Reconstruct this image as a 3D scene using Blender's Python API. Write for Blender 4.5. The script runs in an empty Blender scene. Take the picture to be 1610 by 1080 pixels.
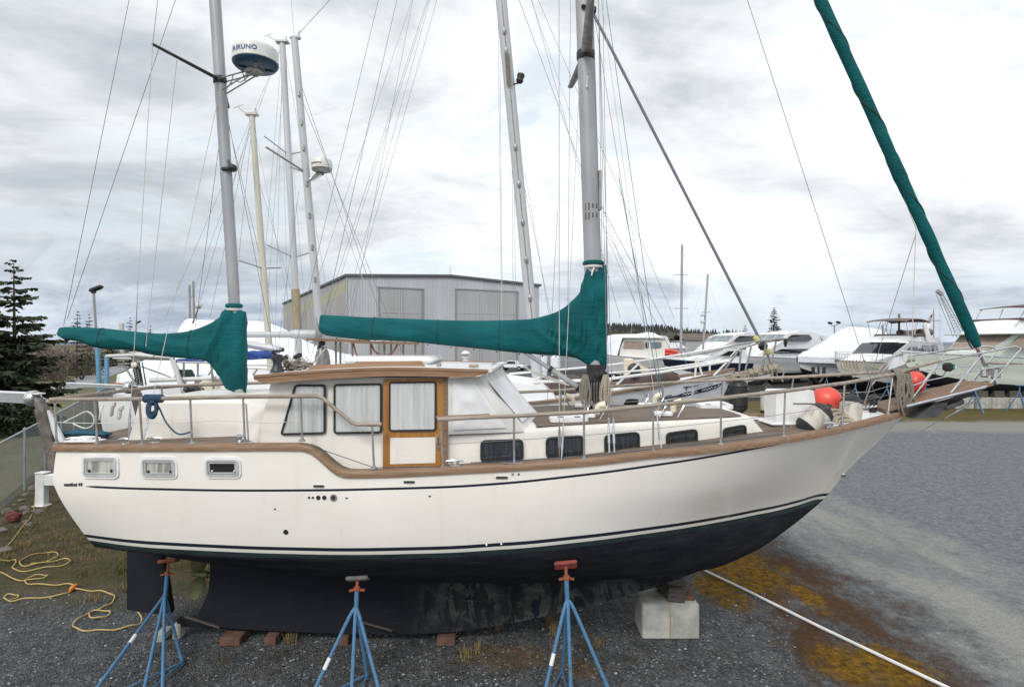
import bpy, math, random
import numpy as np
from mathutils import Vector, Matrix, noise
random.seed(7)
R = math.radians
scene = bpy.context.scene
COL = scene.collection
H, F, CX, CY = 4.45, 950.0, 805.0, 540.0      # camera height, focal length and centre in photo pixels

def P(px, py, Y):
    """World point seen at a photo pixel, at depth Y in front of the camera."""
    return Vector(((px - CX) * Y / F, Y, H - (py - CY) * Y / F))
def G(px, py, z=0.0):
    """World point on the ground seen at a photo pixel."""
    Y = (H - z) * F / (py - CY)
    return Vector(((px - CX) * Y / F, Y, z))
def V(*a): return Vector(a)

# ------------------------------------------------------------------ objects
ORG = {}
def tag(o, label=None, cat=None, group=None, kind=None):
    if label: o['label'] = label
    if cat: o['category'] = cat
    if group: o['group'] = group
    if kind: o['kind'] = kind
    return o
def empty(name, loc, label=None, cat=None, group=None, rz=0.0):
    o = bpy.data.objects.new(name, None)
    o.empty_display_size = .3
    COL.objects.link(o)
    o.location = loc
    o.rotation_euler = (0, 0, rz)
    ORG[o.name] = Vector(loc)
    return tag(o, label, cat, group)
def children(o): return [c for c in bpy.data.objects if c.parent == o]
def copy_tree(o, parent=None):
    c = o.copy(); COL.objects.link(c)
    c.parent = parent
    for ch in children(o): copy_tree(ch, c)
    return c

class MB:
    def __init__(s): s.v = []; s.f = []; s.m = []; s.attr = {}
    def add(s, vs, fs, m=0):
        b = len(s.v)
        s.v += [Vector(v) for v in vs]
        s.f += [tuple(b + i for i in f) for f in fs]
        s.m += [m] * len(fs)
        return s
    def box(s, c, size, m=0, rz=0.0, rx=0.0, ry=0.0, ch=0.0):
        a, b, d = [q / 2 for q in size]
        rot = Matrix.Rotation(rz, 3, 'Z') @ Matrix.Rotation(ry, 3, 'Y') @ Matrix.Rotation(rx, 3, 'X')
        c = Vector(c)
        if ch <= 0:
            pts = [c + rot @ Vector((x * a, y * b, z * d)) for x in (-1, 1) for y in (-1, 1) for z in (-1, 1)]
            return s.add(pts, [(0, 1, 3, 2), (4, 6, 7, 5), (0, 4, 5, 1), (2, 3, 7, 6), (0, 2, 6, 4), (1, 5, 7, 3)], m)
        ch = min(ch, a * .9, b * .9, d * .9)
        o2 = [(-a + ch, -b), (a - ch, -b), (a, -b + ch), (a, b - ch), (a - ch, b), (-a + ch, b), (-a, b - ch), (-a, -b + ch)]
        i2 = [(x * (a - ch) / a, y * (b - ch) / b) for x, y in o2]
        rings = [[(x, y, -d) for x, y in i2], [(x, y, -d + ch) for x, y in o2], [(x, y, d - ch) for x, y in o2], [(x, y, d) for x, y in i2]]
        return s.rings([[c + rot @ Vector(p) for p in r] for r in rings], m, caps=True)
    def rings(s, rings, m=0, caps=False, closed=False, loop=True):
        n = len(rings[0]); k = len(rings)
        vs = [p for r in rings for p in r]
        fs = []
        for i in range(k if closed else k - 1):
            j = (i + 1) % k
            for a in range(n if loop else n - 1):
                b = (a + 1) % n
                fs.append((i * n + a, i * n + b, j * n + b, j * n + a))
        if caps:
            fs.append(tuple(range(n - 1, -1, -1)))
            fs.append(tuple((k - 1) * n + i for i in range(n)))
        return s.add(vs, fs, m)
    def tube(s, pts, r, n=6, m=0, caps=True, closed=False):
        pts = [Vector(p) for p in pts]
        k = len(pts)
        if k < 2: return s
        rs = r if isinstance(r, (list, tuple)) else [r] * k
        tang = []
        for i in range(k):
            a = pts[(i - 1) % k] if (closed or i > 0) else pts[i]
            b = pts[(i + 1) % k] if (closed or i < k - 1) else pts[i]
            t = (b - a)
            tang.append(t.normalized() if t.length > 1e-9 else Vector((0, 0, 1)))
        up = Vector((0, 0, 1)) if abs(tang[0].z) < .9 else Vector((1, 0, 0))
        u = tang[0].cross(up).normalized()
        rings = []
        for i in range(k):
            t = tang[i]
            u = (u - t * u.dot(t))
            u = u.normalized() if u.length > 1e-6 else t.orthogonal().normalized()
            w = t.cross(u)
            rings.append([pts[i] + (u * math.cos(2 * math.pi * a / n) + w * math.sin(2 * math.pi * a / n)) * rs[i] for a in range(n)])
        return s.rings(rings, m, caps=caps and not closed, closed=closed)
    def lathe(s, c, prof, n=16, m=0, axis=(0, 0, 1), sx=1.0):
        """prof: (radius, height) pairs along axis from c."""
        ax = Vector(axis).normalized()
        u = ax.orthogonal().normalized(); w = ax.cross(u)
        c = Vector(c)
        rings = [[c + ax * h + (u * math.cos(2 * math.pi * a / n) + w * math.sin(2 * math.pi * a / n)) * max(r, 1e-4) for a in range(n)] for r, h in prof]
        return s.rings(rings, m, caps=True)
    def beam(s, p0, p1, w, h, m=0, up=(0, 0, 1)):
        p0 = Vector(p0); p1 = Vector(p1)
        t = (p1 - p0).normalized(); up = Vector(up)
        u = t.cross(up).normalized(); q = u.cross(t)
        r = [[p + u * (a * w / 2) + q * (b * h / 2) for a, b in ((-1, -1), (1, -1), (1, 1), (-1, 1))] for p in (p0, p1)]
        return s.rings(r, m, caps=True)
    def prism(s, poly, d, m=0):
        """planar polygon (list of points) extruded by the vector d"""
        d = Vector(d); poly = [Vector(p) for p in poly]; n = len(poly)
        vs = poly + [p + d for p in poly]
        fs = [tuple(range(n)), tuple(range(2 * n - 1, n - 1, -1))]
        fs += [(i, i + n, (i + 1) % n + n, (i + 1) % n) for i in range(n)]
        return s.add(vs, fs, m)
    def blob(s, c, rad, m=0, nu=14, nv=9, jit=0.0, seed=0, sq=1.0):
        c = Vector(c); rings = []
        for i in range(1, nv):
            th = math.pi * i / nv
            ring = []
            for a in range(nu):
                ph = 2 * math.pi * a / nu
                d = Vector((math.sin(th) * math.cos(ph), math.sin(th) * math.sin(ph), math.cos(th)))
                if sq != 1.0: d = Vector([math.copysign(abs(q) ** sq, q) for q in d])
                k = 1 + jit * noise.noise(d * 2.3 + Vector((seed * 3.1, seed, 0)))
                ring.append(c + Vector((d.x * rad[0], d.y * rad[1], d.z * rad[2])) * k)
            rings.append(ring)
        return s.rings(rings, m, caps=True)
    def build(s, name, mats, parent=None, smooth=40, local=False, org=None):
        me = bpy.data.meshes.new(name)
        if parent is not None: o0 = ORG[parent.name]
        elif org is not None: o0 = Vector(org)
        else:
            xs = [v.x for v in s.v]; ys = [v.y for v in s.v]; zs = [v.z for v in s.v]
            o0 = Vector(((min(xs) + max(xs)) / 2, (min(ys) + max(ys)) / 2, min(zs)))
        vs = s.v if local else [v - o0 for v in s.v]
        me.from_pydata([tuple(v) for v in vs], [], s.f)
        if not isinstance(mats, (list, tuple)): mats = [mats]
        for m in mats: me.materials.append(m)
        if len(mats) > 1: me.polygons.foreach_set('material_index', s.m)
        for k, vals in s.attr.items():
            a = me.attributes.new(k, 'FLOAT', 'POINT')
            a.data.foreach_set('value', [float(q) for q in vals])
        if smooth:
            me.polygons.foreach_set('use_smooth', [True] * len(me.polygons))
            try: me.set_sharp_from_angle(angle=R(smooth))
            except Exception: pass
        me.update()
        o = bpy.data.objects.new(name, me)
        COL.objects.link(o)
        if parent is not None:
            o.parent = parent
            ORG[o.name] = o0
        else:
            o.location = o0
            ORG[o.name] = Vector(o0)
        return o

def pchip(xs, ys):
    xs = np.array(xs, float); ys = np.array(ys, float)
    h = np.diff(xs); d = np.diff(ys) / h
    m = np.zeros_like(xs)
    for i in range(1, len(xs) - 1):
        if d[i - 1] * d[i] > 0:
            w1 = 2 * h[i] + h[i - 1]; w2 = h[i] + 2 * h[i - 1]
            m[i] = (w1 + w2) / (w1 / d[i - 1] + w2 / d[i])
    m[0] = d[0]; m[-1] = d[-1]
    def f(x):
        x = min(max(x, xs[0]), xs[-1])
        i = min(max(int(np.searchsorted(xs, x)) - 1, 0), len(xs) - 2)
        t = (x - xs[i]) / h[i]
        return float((1 + 2 * t) * (1 - t) ** 2 * ys[i] + t * (1 - t) ** 2 * h[i] * m[i] + t * t * (3 - 2 * t) * ys[i + 1] + t * t * (t - 1) * h[i] * m[i + 1])
    return f
def tab(*p): return pchip([a for a, b in p], [b for a, b in p])
def lerp(a, b, t): return a + (b - a) * t
def smooth_path(pts, n=6, closed=False):
    pts = [Vector(p) for p in pts]; k = len(pts); out = []
    rng = range(k if closed else k - 1)
    for i in rng:
        p0 = pts[(i - 1) % k] if closed or i > 0 else pts[0]
        p1 = pts[i]; p2 = pts[(i + 1) % k]
        p3 = pts[(i + 2) % k] if closed or i + 2 < k else pts[-1]
        for j in range(n):
            t = j / n
            out.append(.5 * ((2 * p1) + (p2 - p0) * t + (2 * p0 - 5 * p1 + 4 * p2 - p3) * t * t + (-p0 + 3 * p1 - 3 * p2 + p3) * t ** 3))
    if not closed: out.append(pts[-1])
    return out
def round_poly(pts, r, n=5):
    out = []; k = len(pts)
    for i in range(k):
        p = Vector(pts[i]); a = Vector(pts[i - 1]) - p; b = Vector(pts[(i + 1) % k]) - p
        rr = min(r, a.length * .45, b.length * .45)
        pa = p + a.normalized() * rr; pb = p + b.normalized() * rr
        for j in range(n + 1):
            t = j / n
            out.append(pa * (1 - t) ** 2 + p * 2 * t * (1 - t) + pb * t * t)
    return out
def inset(poly, d):
    c = sum(poly, Vector((0, 0))) / len(poly)
    out = []; k = len(poly)
    for i in range(k):
        a = poly[i - 1]; b = poly[(i + 1) % k]
        t = (b - a).normalized(); nrm = Vector((-t.y, t.x))
        if nrm.dot(c - poly[i]) < 0: nrm = -nrm
        out.append(poly[i] + nrm * d)
    return out
class Frame:
    def __init__(s, O, U, W, N): s.O, s.U, s.W, s.N = Vector(O), Vector(U).normalized(), Vector(W).normalized(), Vector(N).normalized()
    def __call__(s, u, w, n=0.0): return s.O + s.U * u + s.W * w + s.N * n
def ring_plate(mb, fr, outer, inner, n0, n1, m=0):
    """frame-shaped solid between two outlines of equal count"""
    rings = []
    for pts, n in ((outer, n0), (outer, n1), (inner, n1), (inner, n0)):
        rings.append([fr(p.x, p.y, n) for p in pts])
    mb.rings(rings, m, closed=True)
def plate(mb, fr, pts, n0, n1, m=0):
    mb.rings([[fr(p.x, p.y, n0) for p in pts], [fr(p.x, p.y, n1) for p in pts]], m, caps=True)

# ------------------------------------------------------------------ materials
def srgb(r, g, b):
    f = lambda c: (c / 255 / 12.92) if c / 255 <= .04045 else ((c / 255 + .055) / 1.055) ** 2.4
    return (f(r), f(g), f(b))
class N:
    def __init__(s, m):
        s.t = m.node_tree; s.n = s.t.nodes; s.l = s.t.links
    def new(s, kind, **kw):
        x = s.n.new(kind)
        for k, v in kw.items(): setattr(x, k, v)
        return x
    def link(s, a, b): s.l.new(a, b)
    def val(s, sock, v):
        if hasattr(v, 'is_output') or isinstance(v, bpy.types.NodeSocket): s.link(v, sock)
        else:
            if isinstance(v, (tuple, list)) and len(v) == 3 and sock.type == 'RGBA': v = tuple(v) + (1,)
            sock.default_value = v
    def math(s, op, a, b=0.0, c=None, clamp=False):
        x = s.new('ShaderNodeMath', operation=op, use_clamp=clamp)
        s.val(x.inputs[0], a); s.val(x.inputs[1], b)
        if c is not None: s.val(x.inputs[2], c)
        return x.outputs[0]
    def mix(s, f, a, b, blend='MIX'):
        x = s.new('ShaderNodeMix', data_type='RGBA', blend_type=blend)
        s.val(x.inputs[0], f); s.val(x.inputs[6], a); s.val(x.inputs[7], b)
        return x.outputs[2]
    def coords(s, kind='Object', scale=(1, 1, 1), rot=(0, 0, 0), loc=(0, 0, 0)):
        tc = s.new('ShaderNodeTexCoord'); mp = s.new('ShaderNodeMapping')
        s.link(tc.outputs[kind], mp.inputs[0])
        mp.inputs['Scale'].default_value = scale; mp.inputs['Rotation'].default_value = rot; mp.inputs['Location'].default_value = loc
        return mp.outputs[0]
    def noise(s, co, scale, detail=4.0, rough=.55, dist=0.0):
        x = s.new('ShaderNodeTexNoise')
        s.link(co, x.inputs['Vector'])
        x.inputs['Scale'].default_value = scale; x.inputs['Detail'].default_value = detail
        x.inputs['Roughness'].default_value = rough; x.inputs['Distortion'].default_value = dist
        return x.outputs[0]
    def ramp(s, f, a, b, va=0.0, vb=1.0):
        x = s.new('ShaderNodeMapRange', interpolation_type='SMOOTHSTEP')
        s.val(x.inputs[0], f); s.val(x.inputs[1], a); s.val(x.inputs[2], b); s.val(x.inputs[3], va); s.val(x.inputs[4], vb)
        return x.outputs[0]
    def step(s, f, a, w=0.0008): return s.ramp(f, a - w, a + w)
    def sep(s, co):
        x = s.new('ShaderNodeSeparateXYZ'); s.link(co, x.inputs[0]); return x.outputs
    def bump(s, h, strength=.3, dist=.02, normal=None):
        x = s.new('ShaderNodeBump')
        s.link(h, x.inputs['Height']); x.inputs['Strength'].default_value = strength; x.inputs['Distance'].default_value = dist
        if normal: s.link(normal, x.inputs['Normal'])
        return x.outputs[0]
def new_mat(name):
    m = bpy.data.materials.new(name); m.use_nodes = True
    return m, N(m), m.node_tree.nodes['Principled BSDF']
def mat(name, c, rough=.5, metal=0.0, c2=None, ns=6.0, stretch=(1, 1, 1), thr=(.35, .7), bump=0.0, bs=40.0, bstretch=None, spec=.5, detail=5.0, coat=0.0, rvar=0.0, extra=None):
    m, g, b = new_mat(name)
    b.inputs['Roughness'].default_value = rough; b.inputs['Metallic'].default_value = metal
    b.inputs['Specular IOR Level'].default_value = spec
    b.inputs['Coat Weight'].default_value = coat
    co = g.coords(scale=stretch)
    if c2 is None: c2 = tuple(q * .86 for q in c)
    n = g.noise(co, ns, detail)
    f = g.ramp(n, thr[0], thr[1])
    col = g.mix(f, c, c2)
    if extra: col = extra(g, col)
    g.link(col, b.inputs['Base Color'])
    if rvar: g.link(g.ramp(n, .3, .7, rough - rvar, rough + rvar), b.inputs['Roughness'])
    if bump:
        cb = g.coords(scale=bstretch or stretch)
        g.link(g.bump(g.noise(cb, bs, 4), bump, .01), b.inputs['Normal'])
    return m
M = {}
def grime(amount, dark=(.30, .28, .24), sc=(2.2, 2.2, .35)):
    def f(g, col):
        n = g.noise(g.coords(scale=sc), 3.0, 6, .65)
        return g.mix(g.ramp(n, .50, .78, 0, amount), col, dark)
    return f
def rusty(g, col):
    n = g.noise(g.coords(), 16.0, 7, .7)
    return g.mix(g.ramp(n, .57, .66, 0, .85), col, (.13, .055, .03))
M['gel'] = mat('white_gelcoat', (.80, .775, .72), .28, c2=(.76, .73, .67), ns=1.5, extra=grime(.16), rvar=.06)
M['gel2'] = mat('cool_white_gelcoat', (.80, .81, .82), .3, c2=(.72, .74, .76), ns=1.2, extra=grime(.14))
M['gelgrey'] = mat('dull_white_gelcoat', (.62, .63, .62), .38, c2=(.50, .51, .50), ns=1.0, extra=grime(.25, (.22, .22, .2)))
M['gelgreen'] = mat('pale_green_white_gelcoat', (.62, .68, .62), .32, c2=(.56, .62, .57), ns=.8, extra=grime(.22, (.3, .3, .26)))
M['cream'] = mat('cream_plastic', (.76, .70, .54), .38, c2=(.68, .61, .45), ns=5)
M['white_plastic'] = mat('white_plastic', (.80, .80, .80), .4, c2=(.70, .70, .70), ns=5, extra=grime(.12))
M['canvas_white'] = mat('white_canvas', (.76, .75, .73), .75, c2=(.66, .65, .63), ns=2.4, bump=.25, bs=6, extra=grime(.15, (.4, .38, .34)))
M['clear_vinyl'] = mat('milky_window_vinyl', (.76, .765, .775), .4, c2=(.69, .695, .71), ns=3, bump=.35, bs=3.0)
M['shrink'] = mat('white_shrink_wrap', (.80, .82, .86), .35, c2=(.70, .73, .78), ns=.8, bump=.5, bs=1.6)
M['sail_teal'] = mat('teal_sail_canvas', (.003, .102, .110), .72, c2=(.002, .072, .080), ns=1.6, stretch=(1, 1, 1.6), bump=.18, bs=9, spec=.18)
M['sail_blue'] = mat('blue_sail_canvas', (.02, .07, .30), .75, c2=(.015, .05, .2), ns=2)
M['teak'] = mat('weathered_teak', (.20, .115, .066), .62, c2=(.265, .175, .115), ns=5, stretch=(.5, 6, 6), thr=(.35, .68), bump=.15, bs=25)
M['teak_grey'] = mat('greyed_teak', (.25, .20, .16), .7, c2=(.38, .335, .29), ns=5, stretch=(.5, 6, 6), bump=.15, bs=25)
M['varnish'] = mat('varnished_amber_wood', (.41, .19, .045), .35, c2=(.31, .135, .03), ns=4, stretch=(5, 5, .6), coat=.3)
M['alu'] = mat('grey_aluminium_mast', (.36, .37, .385), .5, .15, c2=(.30, .31, .325), ns=2.5, stretch=(2, 2, .5))
M['alu_white'] = mat('white_painted_mast', (.50, .515, .53), .42, c2=(.42, .435, .45), ns=1.4, stretch=(2, 2, .4))
M['mast_cream'] = mat('cream_painted_mast', (.53, .51, .44), .45, c2=(.45, .435, .37), ns=2, stretch=(2, 2, .4))
M['tan'] = mat('tan_wood_mast', (.33, .265, .18), .6, c2=(.27, .215, .145), ns=4, stretch=(3, 3, .5))
M['steel'] = mat('polished_stainless', (.62, .63, .65), .22, .9, c2=(.5, .5, .52), ns=9)
M['steel_dull'] = mat('dull_stainless', (.36, .355, .35), .42, .55, c2=(.25, .24, .23), ns=9)
M['wire'] = mat('rigging_wire', (.20, .205, .215), .5, .3)
M['wire_light'] = mat('pale_rope_line', (.52, .51, .47), .7)
M['rope_tan'] = mat('tan_rope', (.44, .39, .30), .85, c2=(.30, .26, .19), ns=60, bump=.5, bs=120)
M['rope_dirty'] = mat('grey_brown_rope', (.27, .245, .205), .9, c2=(.17, .15, .12), ns=60, bump=.5, bs=120)
M['rope_blue'] = mat('blue_rope', (.035, .085, .15), .85, c2=(.02, .05, .095), ns=60, bump=.5, bs=120)
M['rope_teal'] = mat('teal_rope', (.06, .20, .24), .85)
M['rope_white'] = mat('white_rope', (.66, .65, .62), .8)
M['hose'] = mat('yellow_hose', (.53, .40, .15), .65, c2=(.43, .31, .10), ns=5)
M['orange'] = mat('orange_plastic', (.72, .22, .03), .5)
M['black'] = mat('black_fitting', (.014, .014, .016), .5, c2=(.03, .03, .03), ns=8)
M['rubber'] = mat('black_rubber', (.016, .017, .019), .55)
M['dark_void'] = mat('dark_interior', (.012, .012, .013), .9)
M['buoy'] = mat('orange_red_buoy', (.72, .085, .06), .36, c2=(.62, .07, .05), ns=4)
M['fender'] = mat('grubby_white_fender', (.54, .51, .45), .6, c2=(.36, .33, .28), ns=4, stretch=(4, 4, .8), thr=(.45, .7))
M['navy'] = mat('navy_paint', (.012, .018, .045), .35)
M['bluepaint'] = mat('blue_steel_paint', (.07, .185, .33), .55, c2=(.045, .13, .245), ns=12, thr=(.5, .75), extra=rusty)
M['bluepole'] = mat('faded_blue_pole_paint', (.13, .33, .50), .5, c2=(.10, .26, .42), ns=3)
M['rust'] = mat('rusty_red_steel', (.34, .10, .05), .75, c2=(.22, .07, .04), ns=14, bump=.2, bs=40)
M['redwood'] = M.setdefault('pad_grey', mat('worn_grey_pad', (.17, .165, .16), .85, c2=(.10, .10, .10), ns=9)) and mat('red_painted_pad', (.27, .05, .045), .75, c2=(.16, .045, .042), ns=12, thr=(.45, .7))
M['roof_brown'] = mat('brown_shed_roof', (.16, .105, .085), .8, c2=(.12, .085, .075), ns=.3)
M['port_alu'] = mat('dull_silver_port_frame', (.60, .61, .62), .35, .25, c2=(.5, .51, .52))
M['teak_warm'] = mat('oiled_brown_teak', (.235, .122, .060), .55, c2=(.30, .19, .12), ns=5, stretch=(.5, 6, 6), bump=.15, bs=25)
M['conc'] = mat('concrete', (.44, .44, .41), .85, c2=(.30, .30, .27), ns=4, bump=.4, bs=30, extra=grime(.55, (.22, .205, .17)))
M['oldwood'] = mat('old_grey_timber', (.10, .085, .07), .85, c2=(.055, .045, .038), ns=7, stretch=(1, 6, 6), bump=.3, bs=30)
M['redblock'] = mat('reddish_timber', (.15, .075, .052), .85, c2=(.085, .05, .038), ns=7)
M['galv'] = mat('galvanised_steel', (.42, .45, .48), .45, .5, c2=(.33, .35, .38), ns=5)
M['bronze'] = mat('tarnished_bronze', (.16, .155, .075), .5, .5, c2=(.10, .11, .05), ns=7)
M['curtain'] = mat('white_curtain', (.88, .88, .87), .9, c2=(.72, .73, .73), ns=3, stretch=(6, 1, .3))
M['curtain_dark'] = mat('dim_curtain', (.30, .31, .33), .9, c2=(.12, .125, .135), ns=5, stretch=(7, 1, .5))
M['tarp_brown'] = mat('brown_tarpaulin', (.105, .07, .062), .8, c2=(.06, .042, .04), ns=3, bump=.5, bs=5)
M['tarp_green'] = mat('dark_green_canvas', (.012, .04, .035), .8)
M['tarp_teal'] = mat('teal_cloth', (.02, .22, .19), .75)
M['maroon'] = mat('maroon_canvas', (.115, .055, .055), .8, c2=(.085, .04, .04), ns=3)
M['brown_canvas'] = mat('grey_brown_canvas', (.135, .105, .095), .75, c2=(.10, .08, .072), ns=3)
M['tan_canvas'] = mat('tan_window_cover', (.36, .285, .235), .75, c2=(.30, .235, .19), ns=2)
M['tinted'] = mat('dark_tinted_glass', (.012, .014, .018), .08, c2=(.02, .022, .028), ns=.8)
M['glass_grey'] = mat('grey_reflecting_glass', (.16, .19, .21), .08, c2=(.30, .34, .36), ns=1.2)
M['antifoul'] = mat('black_antifouling', (.011, .012, .015), .75, c2=(.020, .020, .024), ns=3, spec=.12)
M['yellow'] = mat('faded_yellow_tape', (.55, .50, .16), .6)
M['radar_blue'] = mat('blue_radome_base', (.012, .055, .105), .4)
M['radar_white'] = mat('off_white_radome', (.70, .70, .66), .38, c2=(.62, .62, .58), ns=5)
M['letter_blue'] = mat('blue_lettering', (.02, .10, .28), .5)
M['letter_dark'] = mat('dark_lettering', (.03, .03, .03), .5)
M['letter_green'] = mat('green_lettering', (.02, .10, .08), .5)
M['letter_red'] = mat('maroon_lettering', (.16, .03, .03), .5)
def canvas_creases(m, deg, strength):
    g = N(m); b = m.node_tree.nodes['Principled BSDF']
    n1 = g.noise(g.coords(scale=(1.1, 1.1, 6.5), rot=(0, R(deg), 0)), 2.0, 5, .6, .4)
    n2 = g.noise(g.coords(scale=(2.5, 2.5, 3.5), rot=(0, R(deg * .4), 0)), 2.2, 5, .6, .8)
    h = g.math('ADD', g.math('ABSOLUTE', g.math('SUBTRACT', n1, .5)), g.math('MULTIPLY', g.math('ABSOLUTE', g.math('SUBTRACT', n2, .5)), .7))
    g.link(g.bump(g.math('MULTIPLY', h, -1.0), strength, .09), b.inputs['Normal'])
canvas_creases(M['sail_teal'], 24, .38)
def glass(name, tint, reflect=.5, rough=.02):
    m, g, b = new_mat(name)
    out = m.node_tree.nodes['Material Output']
    gl = g.new('ShaderNodeBsdfGlossy'); gl.inputs['Roughness'].default_value = rough
    tr = g.new('ShaderNodeBsdfTransparent'); tr.inputs[0].default_value = tuple(tint) + (1,)
    lw = g.new('ShaderNodeLayerWeight'); lw.inputs[0].default_value = .35
    f = g.math('MULTIPLY_ADD', lw.outputs['Fresnel'], .55, reflect * .3, clamp=True)
    mx = g.new('ShaderNodeMixShader')
    g.link(f, mx.inputs[0]); g.link(tr.outputs[0], mx.inputs[1]); g.link(gl.outputs[0], mx.inputs[2])
    g.link(mx.outputs[0], out.inputs[0])
    m.node_tree.nodes.remove(b)
    return m
M['glass'] = glass('window_glass', (.995, 1.0, 1.0), .05)
M['glass_dark'] = glass('smoked_window_glass', (.70, .72, .74), .22)
def teak_deck(name, c, c2, pitch=.055):
    m, g, b = new_mat(name)
    co = g.coords()
    x = g.sep(co)
    fr = g.math('FRACT', g.math('DIVIDE', x[1], pitch))
    seam = g.math('LESS_THAN', fr, .13)
    n = g.noise(g.coords(scale=(.5, 7, 1)), 4, 5)
    col = g.mix(g.ramp(n, .3, .7), c, c2)
    pl = g.noise(g.coords(scale=(.25, 1 / pitch, .01)), 1.0, 1)
    col = g.mix(g.ramp(pl, .35, .65, 0, .45), col, tuple(q * .55 for q in c))
    col = g.mix(g.math('MULTIPLY', seam, .75), col, (.02, .018, .016))
    g.link(col, b.inputs['Base Color']); b.inputs['Roughness'].default_value = .75
    return m
M['deck'] = teak_deck('teak_deck_planking', (.125, .088, .064), (.25, .195, .15))
# ================================================================== camera, sky, sun
cam = bpy.data.cameras.new('camera'); camo = bpy.data.objects.new('camera', cam); COL.objects.link(camo)
camo.location = (0, 0, H); camo.rotation_euler = (R(90), 0, 0)
cam.sensor_width = 36.0; cam.lens = 36.0 * F / 1610.0; cam.clip_start = .1; cam.clip_end = 6000
scene.camera = camo
scene.view_settings.view_transform = 'Standard'; scene.view_settings.look = 'None'
scene.view_settings.exposure = 0.0; scene.view_settings.gamma = 1.0
SUN_EL, SUN_AZ = 40.0, 200.0          # azimuth from +Y, clockwise: behind the camera, slightly left
world = bpy.data.worlds.new('World'); scene.world = world; world.use_nodes = True
g = N(world)
for n_ in list(g.n): g.n.remove(n_)
out = g.new('ShaderNodeOutputWorld'); bg = g.new('ShaderNodeBackground'); g.link(bg.outputs[0], out.inputs[0])
sky = g.new('ShaderNodeTexSky', sky_type='NISHITA', sun_disc=False)
sky.sun_elevation = R(SUN_EL); sky.sun_rotation = R(SUN_AZ); sky.air_density = 1.2; sky.dust_density = 1.5
tc = g.new('ShaderNodeTexCoord')
d = g.sep(tc.outputs['Generated'])
zz = g.math('ADD', g.math('MAXIMUM', d[2], 0.0), .32)
cmb = g.new('ShaderNodeCombineXYZ')
g.link(g.math('DIVIDE', d[0], zz), cmb.inputs[0]); g.link(g.math('DIVIDE', d[1], zz), cmb.inputs[1])
def sky_noise(sc, det, rough, dist, loc, st=(1, 1, 1)):
    mp = g.new('ShaderNodeMapping'); g.link(cmb.outputs[0], mp.inputs[0])
    mp.inputs['Location'].default_value = loc; mp.inputs['Scale'].default_value = st
    return g.noise(mp.outputs[0], sc, det, rough, dist)
big = sky_noise(.62, 8, .60, .55, (3.1, 1.7, 0), (.85, 1.1, 1))
mid = sky_noise(1.9, 9, .62, .5, (7.3, 4.4, 0), (.85, 1.2, 1))
cov = g.math('ADD', g.math('MULTIPLY', big, .62), g.math('MULTIPLY', mid, .38))
# the deck is thinner (brighter) to the right and behind the camera, thicker to the left
side = g.ramp(d[0], -.60, .30, .0, 1.0)
thick = g.math('SUBTRACT', cov, g.math('MULTIPLY', side, .060))
thick = g.math('SUBTRACT', thick, g.math('MULTIPLY', g.ramp(d[1], .2, -.8), .10))  # unseen sky behind the camera, brightened to add light on the hull
shade = g.ramp(thick, .405, .585, 1.0, 0.0)
bright = (1.10, 1.13, 1.15); dull = (.545, .595, .645)
cloud = g.mix(shade, dull, bright)
low = g.ramp(d[2], .015, .16, 1.0, 0.0)          # bluish distance just above the horizon
cloud = g.mix(g.math('MULTIPLY', low, .72), cloud, g.mix(shade, (.30, .385, .52), (.66, .76, .90)))
skyc = g.mix(1.0, sky.outputs[0], (.11, .11, .11), 'MULTIPLY')
hole = g.math('MULTIPLY', g.ramp(mid, .34, .48, 1.0, 0.0), .55)
fin = g.mix(hole, cloud, g.mix(.55, skyc, (.80, .93, 1.02)))
g.link(fin, bg.inputs[0]); bg.inputs[1].default_value = 1.0
sun = bpy.data.lights.new('sun', 'SUN'); suno = bpy.data.objects.new('sun', sun); COL.objects.link(suno)
sun.energy = 1.9; sun.angle = R(18); sun.color = (1.0, .965, .92)
az = R(SUN_AZ); el = R(SUN_EL)
suno.rotation_euler = (-Vector((math.sin(az) * math.cos(el), math.cos(az) * math.cos(el), math.sin(el)))).to_track_quat('-Z', 'Y').to_euler()

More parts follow.
